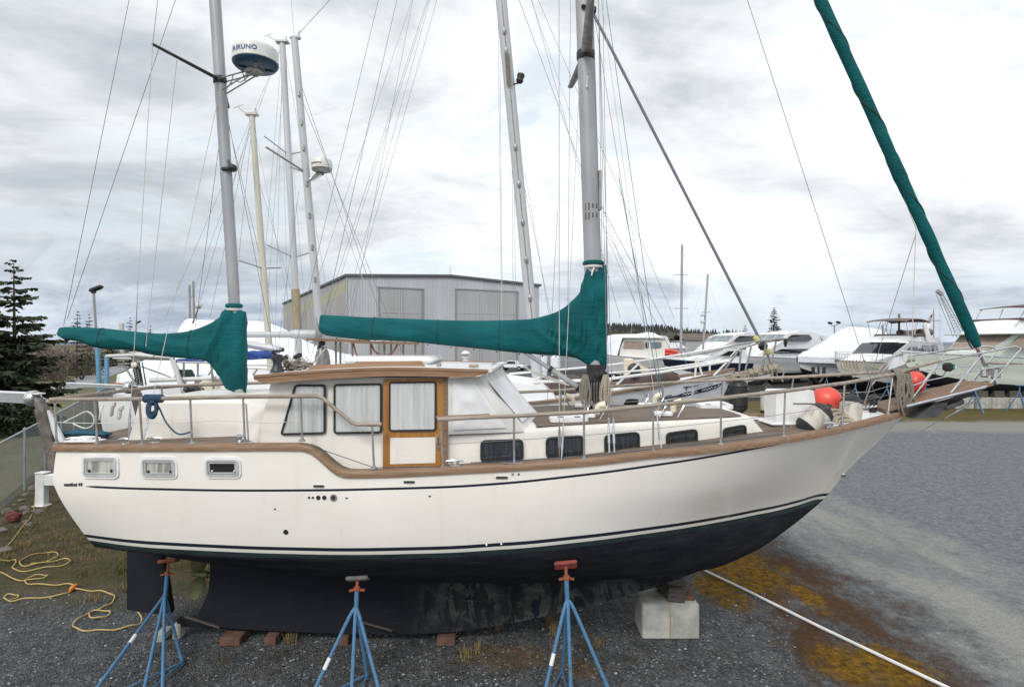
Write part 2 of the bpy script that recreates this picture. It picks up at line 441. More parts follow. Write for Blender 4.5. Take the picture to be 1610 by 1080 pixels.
# ================================================================== ground
def ground_material():
    m, g, b = new_mat('yard_gravel_ground')
    co = g.coords()
    p = g.sep(co); X, Y = p[0], p[1]
    w1 = g.noise(g.coords(scale=(1, .45, 1)), .55, 5, .6)
    w2 = g.noise(co, 2.6, 6, .65)
    warp = g.math('ADD', g.math('MULTIPLY', g.math('SUBTRACT', w1, .5), 3.2), g.math('MULTIPLY', g.math('SUBTRACT', w2, .5), 1.6))
    Xw = g.math('ADD', X, warp); Yw = g.math('ADD', Y, warp)
    vo = g.new('ShaderNodeTexVoronoi'); g.link(co, vo.inputs['Vector']); vo.inputs['Scale'].default_value = 50
    cell = g.sep(vo.outputs['Color'])[0]
    vo2 = g.new('ShaderNodeTexVoronoi'); g.link(co, vo2.inputs['Vector']); vo2.inputs['Scale'].default_value = 26
    cell2 = g.sep(vo2.outputs['Color'])[1]
    fine = g.noise(co, 9, 8, .75)
    st = g.math('ADD', g.math('MULTIPLY', g.math('POWER', cell, 2.2), .62), g.math('MULTIPLY', g.math('POWER', cell2, 3.0), .38))
    st = g.math('ADD', g.math('MULTIPLY', st, .75), g.math('MULTIPLY', fine, .3))
    gravel = g.mix(st, (.026, .030, .035), (.30, .315, .325))
    vo3 = g.new('ShaderNodeTexVoronoi'); g.link(co, vo3.inputs['Vector']); vo3.inputs['Scale'].default_value = 15
    c3 = g.math('POWER', g.sep(vo3.outputs['Color'])[2], 2.5)
    gravel = g.mix(g.math('MULTIPLY', c3, .42), gravel, (.27, .28, .29))
    dirt = g.ramp(g.noise(co, 1.3, 6, .7), .5, .72, 0, .55)
    gravel = g.mix(dirt, gravel, (.055, .045, .032))
    streak = g.noise(g.coords(scale=(1.2, .16, 1)), 1.4, 6, .65)
    mott = g.ramp(g.noise(g.coords(scale=(1, .5, 1)), 3.2, 10, .82), .3, .7)
    gravel = g.mix(g.math('MULTIPLY', g.math('SUBTRACT', 1.0, mott), .55), gravel, (.020, .023, .027))
    road = g.mix(g.math('ADD', g.math('MULTIPLY', st, .55), g.math('MULTIPLY', streak, .4)), (.075, .085, .096), (.33, .35, .37))
    road = g.mix(g.math('MULTIPLY', c3, .45), road, (.42, .44, .46))
    road = g.mix(g.math('MULTIPLY', mott, .55), road, (.34, .36, .38))
    road = g.mix(g.math('MULTIPLY', g.ramp(g.noise(co, 5.5, 10, .85), .62, .38), .5), road, (.05, .058, .067))
    pale = g.mix(g.math('ADD', g.math('MULTIPLY', fine, .6), g.math('MULTIPLY', st, .5)), (.20, .195, .175), (.56, .56, .51))
    # road lies to the right, a pale dried strip between it and the boat
    c = g.mix(g.ramp(Xw, 5.6, 7.2), gravel, road)
    band = g.math('MULTIPLY', g.ramp(Xw, 6.2, 7.4), g.ramp(Xw, 8.3, 10.2, 1, 0))
    band = g.math('MULTIPLY', band, g.ramp(g.noise(g.coords(scale=(1, .3, 1)), .9, 5), .34, .58, .25, 1.0))
    band = g.math('MULTIPLY', band, g.ramp(Y, 15, 22, .85, .15))
    c = g.mix(band, c, pale)
    # brown dead moss with mustard patches along the edge of the strip
    br = g.math('MULTIPLY', g.ramp(Xw, 3.6, 4.3), g.ramp(Xw, 5.6, 6.8, 1, 0))
    br = g.math('MULTIPLY', br, g.ramp(Yw, 12.6, 14.4, 1, 0))
    br = g.math('MULTIPLY', br, g.ramp(g.noise(g.coords(scale=(1.3, .55, 1)), 1.3, 8, .75), .37, .55))
    c = g.mix(g.math('MULTIPLY', br, .9), c, g.mix(fine, (.030, .014, .006), (.15, .075, .030)))
    def patch(cx, cy, rx, ry):
        a = g.math('DIVIDE', g.math('SUBTRACT', X, cx), rx); bb = g.math('DIVIDE', g.math('SUBTRACT', Y, cy), ry)
        q = g.math('ADD', g.math('MULTIPLY', a, a), g.math('MULTIPLY', bb, bb))
        q = g.math('ADD', q, g.math('MULTIPLY', g.math('SUBTRACT', g.noise(g.coords(scale=(1.5, .6, 1)), 2.4, 8, .78), .5), 6.0))
        return g.ramp(q, .3, 1.5, 1, 0)
    ms = patch(4.5, 11.9, .85, 1.3)
    for q in ((4.95, 8.35, .75, .62), (3.8, 11.0, .45, .9), (5.2, 10.6, .2, .6), (-.1, 8.6, .7, .35), (.9, 8.3, .35, .25)):
        ms = g.math('MAXIMUM', ms, g.math('MULTIPLY', patch(*q), 1.0 if q[0] > 3 else .45))
    mcol = g.mix(g.ramp(g.noise(co, 7, 7, .75), .3, .7), (.045, .026, .006), (.34, .185, .014))
    c = g.mix(g.math('MULTIPLY', ms, .92), c, mcol)
    # rough turf to the left behind the stern
    gr = g.math('MULTIPLY', g.ramp(Xw, -3.2, -5.2), g.ramp(Yw, 9.7, 11.3))
    tur = g.mix(g.ramp(g.noise(co, 1.6, 7, .72), .38, .62), (.125, .098, .058), (.055, .066, .024))
    tur = g.mix(g.ramp(g.noise(co, 14, 5, .7), .4, .7, 0, .6), tur, (.17, .135, .085))
    c = g.mix(g.math('MULTIPLY', gr, .92), c, tur)
    gr2 = g.math('MULTIPLY', g.ramp(g.noise(co, .9, 7, .7), .54, .64), g.math('MULTIPLY', g.ramp(X, 2.5, 1.0), g.ramp(Y, 9.2, 10.0)))
    c = g.mix(g.math('MULTIPLY', gr2, .75), c, g.mix(fine, (.05, .052, .022), (.13, .10, .055)))
    # mossy belt in front of the far boats
    fb = g.math('MULTIPLY', g.math('MULTIPLY', g.ramp(Yw, 33, 35.5), g.ramp(Yw, 45, 48, 1, 0)), g.ramp(X, 12, 17))
    c = g.mix(g.math('MULTIPLY', fb, .9), c, g.mix(g.noise(g.coords(scale=(.4, 1, 1)), 1.5, 6, .7), (.055, .045, .008), (.20, .155, .04)))
    fp = g.math('MULTIPLY', g.math('MULTIPLY', g.ramp(Yw, 29.5, 31.5), g.ramp(Yw, 33.5, 35, 1, 0)), g.ramp(X, 12, 17))
    c = g.mix(g.math('MULTIPLY', fp, .6), c, (.36, .34, .29))
    dk = g.math('MULTIPLY', g.ramp(Yw, 45.5, 47), g.math('MULTIPLY', g.ramp(X, 3, 7), g.ramp(Y, 120, 95)))  # shade under and between the far boats, painted into the ground colour
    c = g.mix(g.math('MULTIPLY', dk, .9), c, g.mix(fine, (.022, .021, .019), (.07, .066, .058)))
    g.link(c, b.inputs['Base Color'])
    b.inputs['Roughness'].default_value = .88; b.inputs['Specular IOR Level'].default_value = .1
    h = g.math('ADD', g.math('MULTIPLY', vo.outputs['Distance'], -1.0), g.math('MULTIPLY', fine, 1.2))
    g.link(g.bump(h, .9, .035), b.inputs['Normal'])
    return m
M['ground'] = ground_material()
mb = MB()
xs = [-3000, -600, -150, -60] + [-40 + 2 * i for i in range(41)] + [60, 150, 600, 3000]
ys = [-400, -60, 0] + [4 + 2 * i for i in range(30)] + [80, 140, 300, 800, 4000]
mb.rings([[V(x, y, 0) for x in xs] for y in ys], loop=False)
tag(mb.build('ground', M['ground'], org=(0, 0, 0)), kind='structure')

# grass field and asphalt path beyond the chain-link fence
FD = V(-.533, 1, 0)                      # direction in which the fence runs away
FL = V(-13.5, 15.9, 0)
FN = V(-1, -.533, 0).normalized()        # towards the field
M['field'] = mat('winter_grass', (.085, .095, .030), .95, c2=(.135, .115, .060), ns=.55, thr=(.38, .62), detail=9, bump=.6, bs=14)
M['asphalt'] = mat('worn_asphalt_path', (.27, .275, .285), .9, c2=(.20, .205, .215), ns=1.2, bump=.3, bs=60)
def strip(name, a, b, z, m, t0=-30, t1=600, wob=0.0):
    mb = MB(); rows = []
    for i in range(60):
        t = t0 + (t1 - t0) * (i / 59) ** 1.6
        w = wob * noise.noise(V(t * .11, a, 0))
        p = FL + FD * t
        rows.append([p + FN * (a + (b - a) * k / 6 + (w if k in (0, 6) else 0)) + V(0, 0, z) for k in range(7)])
    mb.rings(rows, loop=False)
    return tag(mb.build(name, m, org=(0, 0, 0)), kind='structure')
strip('grass_field', .25, 300, .004, M['field'])
strip('path', 5.1, 8.6, .009, M['asphalt'], wob=.12)

# ------------------------------------------------------------------ chain-link fence
def chain_link_fence():
    root = empty('chain_link_fence', FL, 'galvanised chain-link fence running away along the grass, left of the stern', 'fence')
    fd = FD.normalized(); hh = 1.82
    t0, t1 = -9.0, 62.0
    posts = [t0 + 2.95 * i for i in range(int((t1 - t0) / 2.95) + 1)]
    for t in posts:
        p = FL + fd * t
        mb = MB(); mb.tube([p, p + V(0, 0, hh + .03)], .034, 8); mb.lathe(p + V(0, 0, hh + .03), [(.04, 0), (.036, .03), (.01, .05)], 8)
        mb.build('post', M['galv'], root)
    mb = MB(); mb.tube([FL + fd * t0 + V(0, 0, hh), FL + fd * t1 + V(0, 0, hh)], .028, 8); mb.build('top_rail', M['galv'], root)
    mb = MB(); s = .076; L = t1 - t0; k = int((L + hh) / s)
    def wire(a, b):
        n = FN * .0017; e = fd * .0017
        a = FL + fd * a[0] + V(0, 0, a[1]); b = FL + fd * b[0] + V(0, 0, b[1])
        mb.add([a + n, a - n + e, a - n - e, b + n, b - n + e, b - n - e], [(0, 1, 4, 3), (1, 2, 5, 4), (2, 0, 3, 5)])
    for i in range(-int(hh / s) - 1, int(L / s) + 1):
        u = t0 + i * s
        for sgn in (1, -1):
            a0, a1 = (u, u + hh) if sgn > 0 else (u + hh, u)
            lo = 0.04; hi = hh
            # clip to the fence length
            A = [a0, lo]; B = [a1, hi]
            if max(a0, a1) <= t0 or min(a0, a1) >= t1: continue
            for q in (A, B):
                if q[0] < t0 or q[0] > t1:
                    tx = t0 if q[0] < t0 else t1
                    f = (tx - a0) / (a1 - a0); q[1] = lo + f * (hi - lo); q[0] = tx
            wire(A, B)
    mb.build('wire_mesh', M['galv_mesh'], root, smooth=0)
M['galv_mesh'] = mat('dull_chain_link_wire', (.13, .15, .17), .6, .2, c2=(.10, .115, .13), ns=3)
chain_link_fence()

# ------------------------------------------------------------------ trees
M['fir'] = mat('dark_fir_needles', (.020, .036, .016), .8, c2=(.048, .062, .024), ns=2.2, thr=(.35, .7))
M['fir_far'] = mat('bluish_dark_needles', (.022, .034, .024), .85, c2=(.036, .048, .032), ns=1.5)
M['bark'] = mat('grey_brown_bark', (.085, .068, .055), .9, c2=(.05, .04, .032), ns=7, stretch=(4, 4, 1), bump=.5, bs=20)
M['blossom'] = mat('pinkish_grey_buds', (.30, .225, .215), .9, c2=(.18, .135, .12), ns=2.5, thr=(.35, .65))
M['hedge'] = mat('brown_winter_scrub', (.10, .075, .05), .9, c2=(.055, .055, .028), ns=1.2)
def fir_tree(base, h, rad, label, levels=26, per=7, seed=1, low=.06, gap=0.0, group=None, mtl='fir', dens=1.0, droop=.25):
    rnd = random.Random(seed); base = Vector(base)
    root = empty('fir_tree', base, label, 'tree', group)
    tr = MB(); cr = MB()
    lean = V(rnd.uniform(-.02, .02), rnd.uniform(-.02, .02), 1)
    tr.tube([base + lean * (h * t) for t in (-.02, .3, .6, .85, 1)], [h * .017, h * .012, h * .008, h * .004, h * .001], 8)
    for i in range(levels):
        t = low + (1 - low) * (i / (levels - 1)) ** .9
        L0 = rad * (1 - t) ** .72 * (1.0 if t > .12 else .8) + h * .012
        np_ = max(3, int(per * (1 - .45 * t)))
        a0 = rnd.uniform(0, 6.28)
        for k in range(np_):
            if rnd.random() < gap * (.4 + t): continue
            L = L0 * rnd.uniform(.45, 1.2)
            a = a0 + 6.283 * k / np_ + rnd.uniform(-.35, .35)
            dirh = V(math.cos(a), math.sin(a), 0)
            p0 = base + lean * (h * min(t + rnd.uniform(-.012, .012), 1))
            pts = [p0 + dirh * (L * s) + V(0, 0, L * (.16 * s - droop * s * s + .25 * droop * s ** 3) + (.08 * L if t > .7 else 0) * s) for s in (0, .25, .5, .75, 1)]
            tr.tube(pts, [h * .0026 * (1 - .8 * s) + .004 for s in (0, .25, .5, .75, 1)], 4)
            side = dirh.cross(V(0, 0, 1))
            steps = max(3, int(L / (h * .022) * dens))
            for j in range(steps):
                s = .12 + .9 * j / steps
                q = p0 + dirh * (L * s) + V(0, 0, L * (.16 * s - droop * s * s + .25 * droop * s ** 3) + (.08 * L if t > .7 else 0) * s)
                tw = (.10 + .34 * (1 - s)) * min(L, rad * .8) * rnd.uniform(.6, 1.2) + h * .012
                for sg in (-1, 1):
                    dv = (side * sg * rnd.uniform(.7, 1) + dirh * rnd.uniform(.3, .9) + V(0, 0, rnd.uniform(-.55, .12))).normalized()
                    e = q + dv * tw
                    wd = (dirh * .5 + V(0, 0, rnd.uniform(-.8, .8)) - side * sg * .2).normalized() * (h * .010 + tw * .14) * rnd.uniform(.7, 1.3)
                    mid_ = q + dv * tw * .5 + V(0, 0, -.03 * tw)
                    cr.add([q - wd * .3, mid_ - wd * .8, e, mid_ + wd * .8, q + wd * .3], [(0, 1, 3, 4), (1, 2, 3)])
                    dv2 = (dv + V(0, 0, -rnd.uniform(.3, .9))).normalized()
                    cr.add([mid_ - wd * .5, mid_ + dv2 * tw * .45, mid_ + wd * .6], [(0, 1, 2)])
    tr.build('trunk', M['bark'], root); cr.build('crown', M[mtl], root, smooth=0)
    return root
def bare_tree(base, h, rad, label, seed=1, group=None, leaves=2600):
    rnd = random.Random(seed); base = Vector(base)
    root = empty('blossom_tree', base, label, 'tree', group)
    tr = MB(); cr = MB(); tips = []
    def grow(p, dv, L, r, dep):
        q = p + dv * L
        mid_ = (p + q) / 2 + V(rnd.uniform(-1, 1), rnd.uniform(-1, 1), rnd.uniform(-.3, .6)) * L * .08
        tr.tube([p, mid_, q], [r, r * .85, r * .7], 6 if dep < 2 else 4)
        if dep >= 3: tips.append((p, q))
        if dep == 5: return
        for k in range(rnd.choice((2, 3, 3))):
            nd = (dv + V(rnd.uniform(-1, 1), rnd.uniform(-1, 1), rnd.uniform(-.35, .7)) * .75).normalized()
            nd.z = max(nd.z, -.1)
            grow(q, nd, L * rnd.uniform(.62, .86), r * .62, dep + 1)
    for k in range(4):
        a = 1.57 * k + rnd.uniform(-.4, .4)
        grow(base + V(0, 0, -.1), V(.45 * math.cos(a), .45 * math.sin(a), 1).normalized(), h * .30, h * .022, 1)
    zc = max(q.z for p, q in tips) - base.z; kx = h / zc
    for i in range(leaves):
        p, q = rnd.choice(tips)
        c = p.lerp(q, rnd.random()) + V(rnd.gauss(0, .12), rnd.gauss(0, .12), rnd.gauss(0, .12)) * h * .08
        s = h * rnd.uniform(.006, .016)
        u = V(rnd.uniform(-1, 1), rnd.uniform(-1, 1), rnd.uniform(-1, 1)).normalized(); w = u.orthogonal().normalized()
        cr.add([c - u * s, c + w * s * .7, c + u * s, c - w * s * .7], [(0, 1, 2, 3)])
    tr.build('trunk', M['bark'], root); cr.build('crown', M['blossom'], root, smooth=0)
def scrub(c, rad, label, seed=1, n=1800, m='hedge', group=None, name='shrub', cat='shrub'):
    rnd = random.Random(seed); mb = MB(); c = Vector(c)
    for k in range(14):
        a = rnd.uniform(0, 6.28); e = V(math.cos(a) * rad[0] * .5, math.sin(a) * rad[1] * .5, rad[2] * rnd.uniform(.8, 1.5))
        mb.tube([c, c + e * .5 + V(0, 0, .1), c + e], [.04, .025, .008], 4)
    for i in range(n):
        d_ = V(rnd.gauss(0, 1), rnd.gauss(0, 1), rnd.gauss(0, 1)).normalized() * (rnd.random() ** .4)
        k = 1 + .45 * noise.noise(d_ * 2.2 + V(seed, 0, 0))
        p = c + V(d_.x * rad[0] * k, d_.y * rad[1] * k, abs(d_.z) * rad[2] * k * 1.3)
        s = rad[2] * rnd.uniform(.03, .085)
        u = V(rnd.uniform(-1, 1), rnd.uniform(-1, 1), rnd.uniform(-.4, 1)).normalized(); w = u.orthogonal().normalized()
        mb.add([p - u * s, p + w * s * .5, p + u * s * 1.3, p - w * s * .5], [(0, 1, 2, 3)])
    return tag(mb.build(name, M[m], smooth=0), label, cat, group)
def on_ground(px, Y): return V((px - CX) * Y / F, Y, 0)
fir_tree(on_ground(24, 31), 8.75, 3.3, 'tall dark fir with sparse open top at the left edge, beyond the fence', 24, 7, 3, .05, .30, dens=1.25, droop=.12)
fir_tree(on_ground(-50, 29), 7.6, 3.4, 'broad dark fir cut off by the left edge of the photo', 26, 8, 8, .05, .05, dens=1.2)
scrub(on_ground(22, 29.6), (2.1, 1.3, 1.55), 'thick dark evergreen skirt of growth under the tall fir', 31, 4200, 'fir')
for i, (px, Y, h, w, lab) in enumerate((
        (120, 78, 8.6, 2.0, 'fir between the tall left fir and the blue lamp pole, topmost behind the boom end'),
        (141, 88, 8.7, 1.9, 'slim fir close to the left of the blue lamp pole'),
        (204, 112, 9.2, 2.2, 'far small fir beside the distant dark street lamp'),
        (235, 126, 8.2, 2.0, 'far small fir rightmost of those above the green mizzen boom'),
        (258, 122, 6.6, 2.2, 'small fir peeking low between two wire stays above the green boom'),
        (172, 118, 5.6, 2.8, 'low dark fir at the far end of the path'))):
    fir_tree(on_ground(px, Y), h, w, lab, 16, 6, 20 + i, .05, .15, 'small firs along the path', 'fir_far', .8)
bare_tree(on_ground(93, 56), 4.6, 3, 'pinkish budding tree standing in the field left of the lamp pole', 4, 'budding trees in the field', 3600)
bare_tree(on_ground(40, 62), 4.9, 3, 'pinkish budding tree half hidden behind the tall fir', 5, 'budding trees in the field', 3200)
bare_tree(on_ground(128, 74), 5.0, 3, 'far pinkish budding tree right of the nearer budding tree', 6, 'budding trees in the field', 3200)
bare_tree(on_ground(66, 86), 5.2, 3, 'farthest pinkish budding tree between the two nearer ones', 9, 'budding trees in the field', 3000)
for i, (px, Y, rx, rz, lab) in enumerate((
        (118, 84, 4.5, 1.6, 'brown scrub clump under the budding trees'),
        (60, 72, 4.5, 1.5, 'brown scrub clump right of the tall fir'),
        (140, 120, 6, 2.2, 'brown scrub bank at the far end of the path'),
        (95, 110, 9, 2.4, 'long brown scrub bank far behind the budding trees'),
        (10, 100, 9, 2.2, 'brown scrub bank far behind the left fir'))):
    scrub(on_ground(px, Y), (rx, 2.0, rz), lab, 50 + i, 2600, 'hedge', 'scrub in the field')
b0 = on_ground(1217, 150)
fir_tree(b0, 13.2, 3.4, 'dark fir towering behind the white cruisers on the right', 20, 8, 41, .2, .0, None, 'fir_far', 1.2)
fir_tree(on_ground(1171, 152), 9.2, 2.2, 'smaller dark fir left of the fir behind the white cruisers', 14, 7, 42, .2, .0, None, 'fir_far', 1.1)

# ------------------------------------------------------------------ hill and distant land
def hill():
    mb = MB(); Y0 = 900; prof = tab((700, 4), (800, 18), (880, 24), (945, 26), (985, 27), (1020, 25), (1060, 22), (1100, 17), (1150, 16.5), (1185, 13), (1205, 7), (1225, 2), (1260, 0))
    rows = []
    for j in range(9):
        row = []
        for i in range(120):
            px = 690 + i * 5
            X = (px - CX) * Y0 / F
            s = math.sin(math.pi * (j / 8) * .5) if j <= 8 else 1
            hgt = prof(px) * Y0 / F * (.2 + .8 * s) if j else -2
            hgt += (noise.noise(V(px * .03, j * .7, 0)) * 2.2 if j else 0)
            row.append(V(X, Y0 - 150 + j * 20, hgt + (2 if j else 0)))
        rows.append(row)
    for j in range(1, 4):
        rows.append([V(p.x, p.y + 120 * j, p.z * (1 - .3 * j)) for p in rows[8]])
    mb.rings(rows, loop=False)
    tag(mb.build('hill', mat('brown_green_hillside', (.055, .048, .038), .95, c2=(.060, .062, .034), ns=.012, thr=(.4, .6), detail=8), org=(100, 900, 0)), kind='structure')
    rnd = random.Random(3); t = MB()
    for k in range(4200):
        px = rnd.uniform(700, 1170)
        j = rnd.random() ** .5
        if px > 1060 and rnd.random() < .65: continue
        Yp = 750 + 160 * j; s = math.sin(math.pi * j * .5)
        z = prof(px) * Y0 / F * (.2 + .8 * s); X = (px - CX) * Y0 / F
        hgt = rnd.uniform(4.5, 10.5) * (1.2 if j > .85 else .8) ; r = hgt * rnd.uniform(.15, .3)
        for q in range(3):
            zz_ = z - 1 + hgt * .28 * q; rr = r * (1 - .27 * q)
            t.lathe(V(X, Yp, zz_), [(rr, 0), (rr * .55, hgt * .22), (.02, hgt * (.5 if q < 2 else .45))], 5)
    tag(t.build('hill_trees', mat('far_conifers', (.030, .036, .034), .95, c2=(.046, .046, .040), ns=.02), org=(100, 900, 0), smooth=0), kind='stuff')
hill()
def far_land():
    mb = MB(); rnd = random.Random(8)
    rows = []
    for j, (y, k) in enumerate(((1900, 0), (1960, 1), (2200, 1), (2500, .3))):
        rows.append([V(-2600 + 90 * i, y, (5 + 15 * abs(noise.noise(V(i * .35, 0, 0))) + 3 * noise.noise(V(i * 1.7, 2, 0))) * k) for i in range(60)])
    mb.rings(rows, loop=False)
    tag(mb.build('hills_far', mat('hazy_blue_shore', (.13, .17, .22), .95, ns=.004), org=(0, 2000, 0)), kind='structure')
far_land()

# ------------------------------------------------------------------ warehouse
def siding(name, c, pitch, depth=.5, c2=None):
    m, g, b = new_mat(name)
    co = g.coords(); x = g.sep(co)
    fr = g.math('FRACT', g.math('DIVIDE', g.math('ADD', x[0], x[1]), pitch))
    seam = g.math('LESS_THAN', fr, .16)
    n = g.noise(g.coords(scale=(.15, .15, .04)), 1.5, 6)
    st = g.noise(g.coords(scale=(2.2, 2.2, .05)), 1.0, 5)
    col = g.mix(g.ramp(n, .35, .65), c, c2 or tuple(q * .86 for q in c))
    col = g.mix(g.ramp(st, .5, .75, 0, .35), col, tuple(q * .7 for q in c))
    col = g.mix(g.math('MULTIPLY', seam, .30), col, tuple(q * .45 for q in c))
    g.link(col, b.inputs['Base Color']); b.inputs['Roughness'].default_value = .6
    g.link(g.bump(g.math('SINE', g.math('MULTIPLY', fr, 6.283)), depth, .05), b.inputs['Normal'])
    return m
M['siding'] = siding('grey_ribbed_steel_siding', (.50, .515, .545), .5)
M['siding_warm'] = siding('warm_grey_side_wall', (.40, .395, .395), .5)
M['doorsheet'] = siding('taupe_ribbed_door_sheet', (.42, .42, .43), .38)
M['trim'] = mat('dark_grey_roof_trim', (.10, .105, .12), .6)
M['track'] = mat('grey_door_track', (.29, .295, .305), .6)
M['trim_l'] = mat('light_grey_door_rail', (.46, .46, .47), .5)
M['yellow_faded'] = mat('faded_yellow_wall_paint', (.41, .395, .25), .7, c2=(.38, .375, .32), ns=.3, thr=(.35, .65))
def warehouse():
    ph = R(27.8); org = V(-28.7, 105, 0)
    root = empty('warehouse', org, 'large grey ribbed steel boat shed with two tall sliding doors behind the boats', 'building', rz=ph)
    W, L, he, hr = 38.7, 84.0, 16.05, 16.95
    mb = MB()
    prof = [(0, 0), (W, 0), (W, he), (W * .5, hr), (0, he)]
    fr = [V(x, 0, z) for x, z in prof]; bk = [V(x, L, z) for x, z in prof]
    mb.add(fr + bk, [(0, 1, 2, 3, 4), (9, 8, 7, 6, 5), (1, 6, 7, 2)], 0)
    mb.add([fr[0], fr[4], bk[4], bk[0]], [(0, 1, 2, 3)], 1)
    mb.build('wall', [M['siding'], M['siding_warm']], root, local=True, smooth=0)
    mb = MB()
    for x0, z0, x1, z1 in ((-.35, he + .02, W * .5, hr + .05), (W * .5, hr + .05, W + .35, he + .02)):
        mb.add([V(x0, -.4, z0), V(x1, -.4, z1), V(x1, L, z1), V(x0, L, z0), V(x0, -.4, z0 + .42), V(x1, -.4, z1 + .42), V(x1, L, z1 + .42), V(x0, L, z0 + .42)],
               [(0, 1, 2, 3), (4, 7, 6, 5), (0, 4, 5, 1), (1, 5, 6, 2), (2, 6, 7, 3), (3, 7, 4, 0)])
    mb.build('roof', M['trim'], root, local=True, smooth=0)
    for x0, x1, zt, cols in ((5.8, 13.6, 14.3, (.48,)), (20.6, 33.4, 14.6, (.36, .70))):
        mb = MB(); mb.box(((x0 + x1) / 2, -.09, zt / 2), (x1 - x0, .14, zt), 0); dm = mb.build('sliding_door', M['doorsheet'], root, local=True, smooth=0)
        mb = MB()
        for q in cols:
            mb.box((lerp(x0, x1, q) - .22, -.22, zt / 2), (.16, .1, zt - .3)); mb.box((lerp(x0, x1, q) + .22, -.22, zt / 2), (.16, .1, zt - .3))
        mb.box(((x0 + x1) / 2, -.20, zt * .70), (x1 - x0 - .3, .05, .09))
        mb.build('door_rail', M['trim_l'], dm, local=True, smooth=0)
        mb = MB()
        mb.box(((x0 + x1) / 2, -.13, zt + .18), (x1 - x0 + .8, .3, .28)); mb.box((x0 - .2, -.13, zt / 2), (.24, .2, zt)); mb.box((x1 + .2, -.13, zt / 2), (.24, .2, zt))
        mb.build('door_track', M['track'], dm, local=True, smooth=0)
    mb = MB()
    for a, b_, z0, z1 in ((1, 24, 12.8, 15.2), (27, 55, 12.6, 14.6), (58, 82, 12.5, 14.3)):
        mb.add([V(-.012, a, z0 + .6), V(-.012, b_, z0 - .9), V(-.012, b_, z1 - .9), V(-.012, a, z1 + .4)], [(0, 1, 2, 3)])
    mb.build('painted_band', M['yellow_faded'], root, local=True, smooth=0)
    mb = MB(); mb.tube([V(W * .5, .2, hr + .3), V(W * .5, .2, hr + 1.9)], .04, 5); mb.build('aerial', M['trim'], root, local=True)
    mb = MB(); mb.tube([V(-.06, -.06, 0), V(-.06, -.06, he)], .09, 6); mb.build('downpipe', M['trim_l'], root, local=True)
warehouse()
# ================================================================== hulls
class SailHull:
    def __init__(s, Yc, hb, zs, zw, zb, bw, x0, x1, mid=None):
        s.Yc, s.hb, s.zs, s.zw, s.zb, s.bw, s.x0, s.x1 = Yc, hb, zs, zw, zb, bw, x0, x1
        s.mid = mid or (lambda X: .03); s._c = {}; s.rake = None
    def section(s, X):
        k = round(X, 3)
        if k in s._c: return s._c[k]
        hb, zs, zw, zb, bw = s.hb(X), s.zs(X), s.zw(X), s.zb(X), s.bw(X)
        d = zw - zb
        if d > .03:
            c = [(hb, zs), (lerp(hb, bw, .42) + s.mid(X), lerp(zs, zw, .48)), (bw, zw), (bw * .92, zw - .30 * d), (bw * .68, zb + .27 * d), (bw * .3, zb + .05 * d), (0.0, zb)]
        else:
            c = [(hb, zs), (hb * .74, lerp(zs, zb, .25)), (hb * .46, lerp(zs, zb, .52)), (hb * .24, lerp(zs, zb, .74)), (hb * .12, lerp(zs, zb, .87)), (hb * .05, lerp(zs, zb, .95)), (0.0, zb)]
        pts = smooth_path([V(b, 0, z) for b, z in c], 8)
        r = [(max(p.x, 0.0), p.z) for p in pts]
        s._c[k] = r
        return r
    def B(s, X, z):
        r = s.section(min(max(X, s.x0), s.x1))
        zz = [-q[1] for q in r]; bb = [q[0] for q in r]
        return float(np.interp(-z, np.maximum.accumulate(zz), bb))
    def on(s, px, py, off=0.0):
        """point of the near side seen at a photo pixel"""
        Y = s.Yc - s.hb(0) * .9
        for _ in range(60):
            p = P(px, py, Y)
            Y = .6 * Y + .4 * (s.Yc - s.B(p.x, p.z) - off)
        return P(px, py, Y)
    def frame(s, px, py, off=0.0):
        O = s.on(px, py)
        U = s.on(px + 6, py) - s.on(px - 6, py); W = s.on(px, py - 6) - s.on(px, py + 6)
        U.normalize(); Nn = U.cross(W).normalized()
        if Nn.y > 0: Nn = -Nn
        W = Nn.cross(U); 
        if W.z < 0: W = -W
        return Frame(O + Nn * off, U, W, Nn)
    def mesh(s, n=130, attr=None):
        mb = MB(); rows = []; A = {}
        for i in range(n + 1):
            X = s.x0 + (s.x1 - s.x0) * i / n
            r = s.section(X)
            rows.append([V(X, s.Yc - b, z) for b, z in r] + [V(X, s.Yc + b, z) for b, z in reversed(r[:-1])])
        mb.rings(rows, loop=False)
        mb.f.append(tuple(range(len(rows[0])))); mb.m.append(0)      # transom
        if s.rake:
            for v in mb.v: v.x += s.rake(v.z) * max(0.0, 1 - (v.x - s.x0) / 1.3)
        if attr:
            for k, fn in attr.items(): mb.attr[k] = [fn(v) for v in mb.v]
        return mb

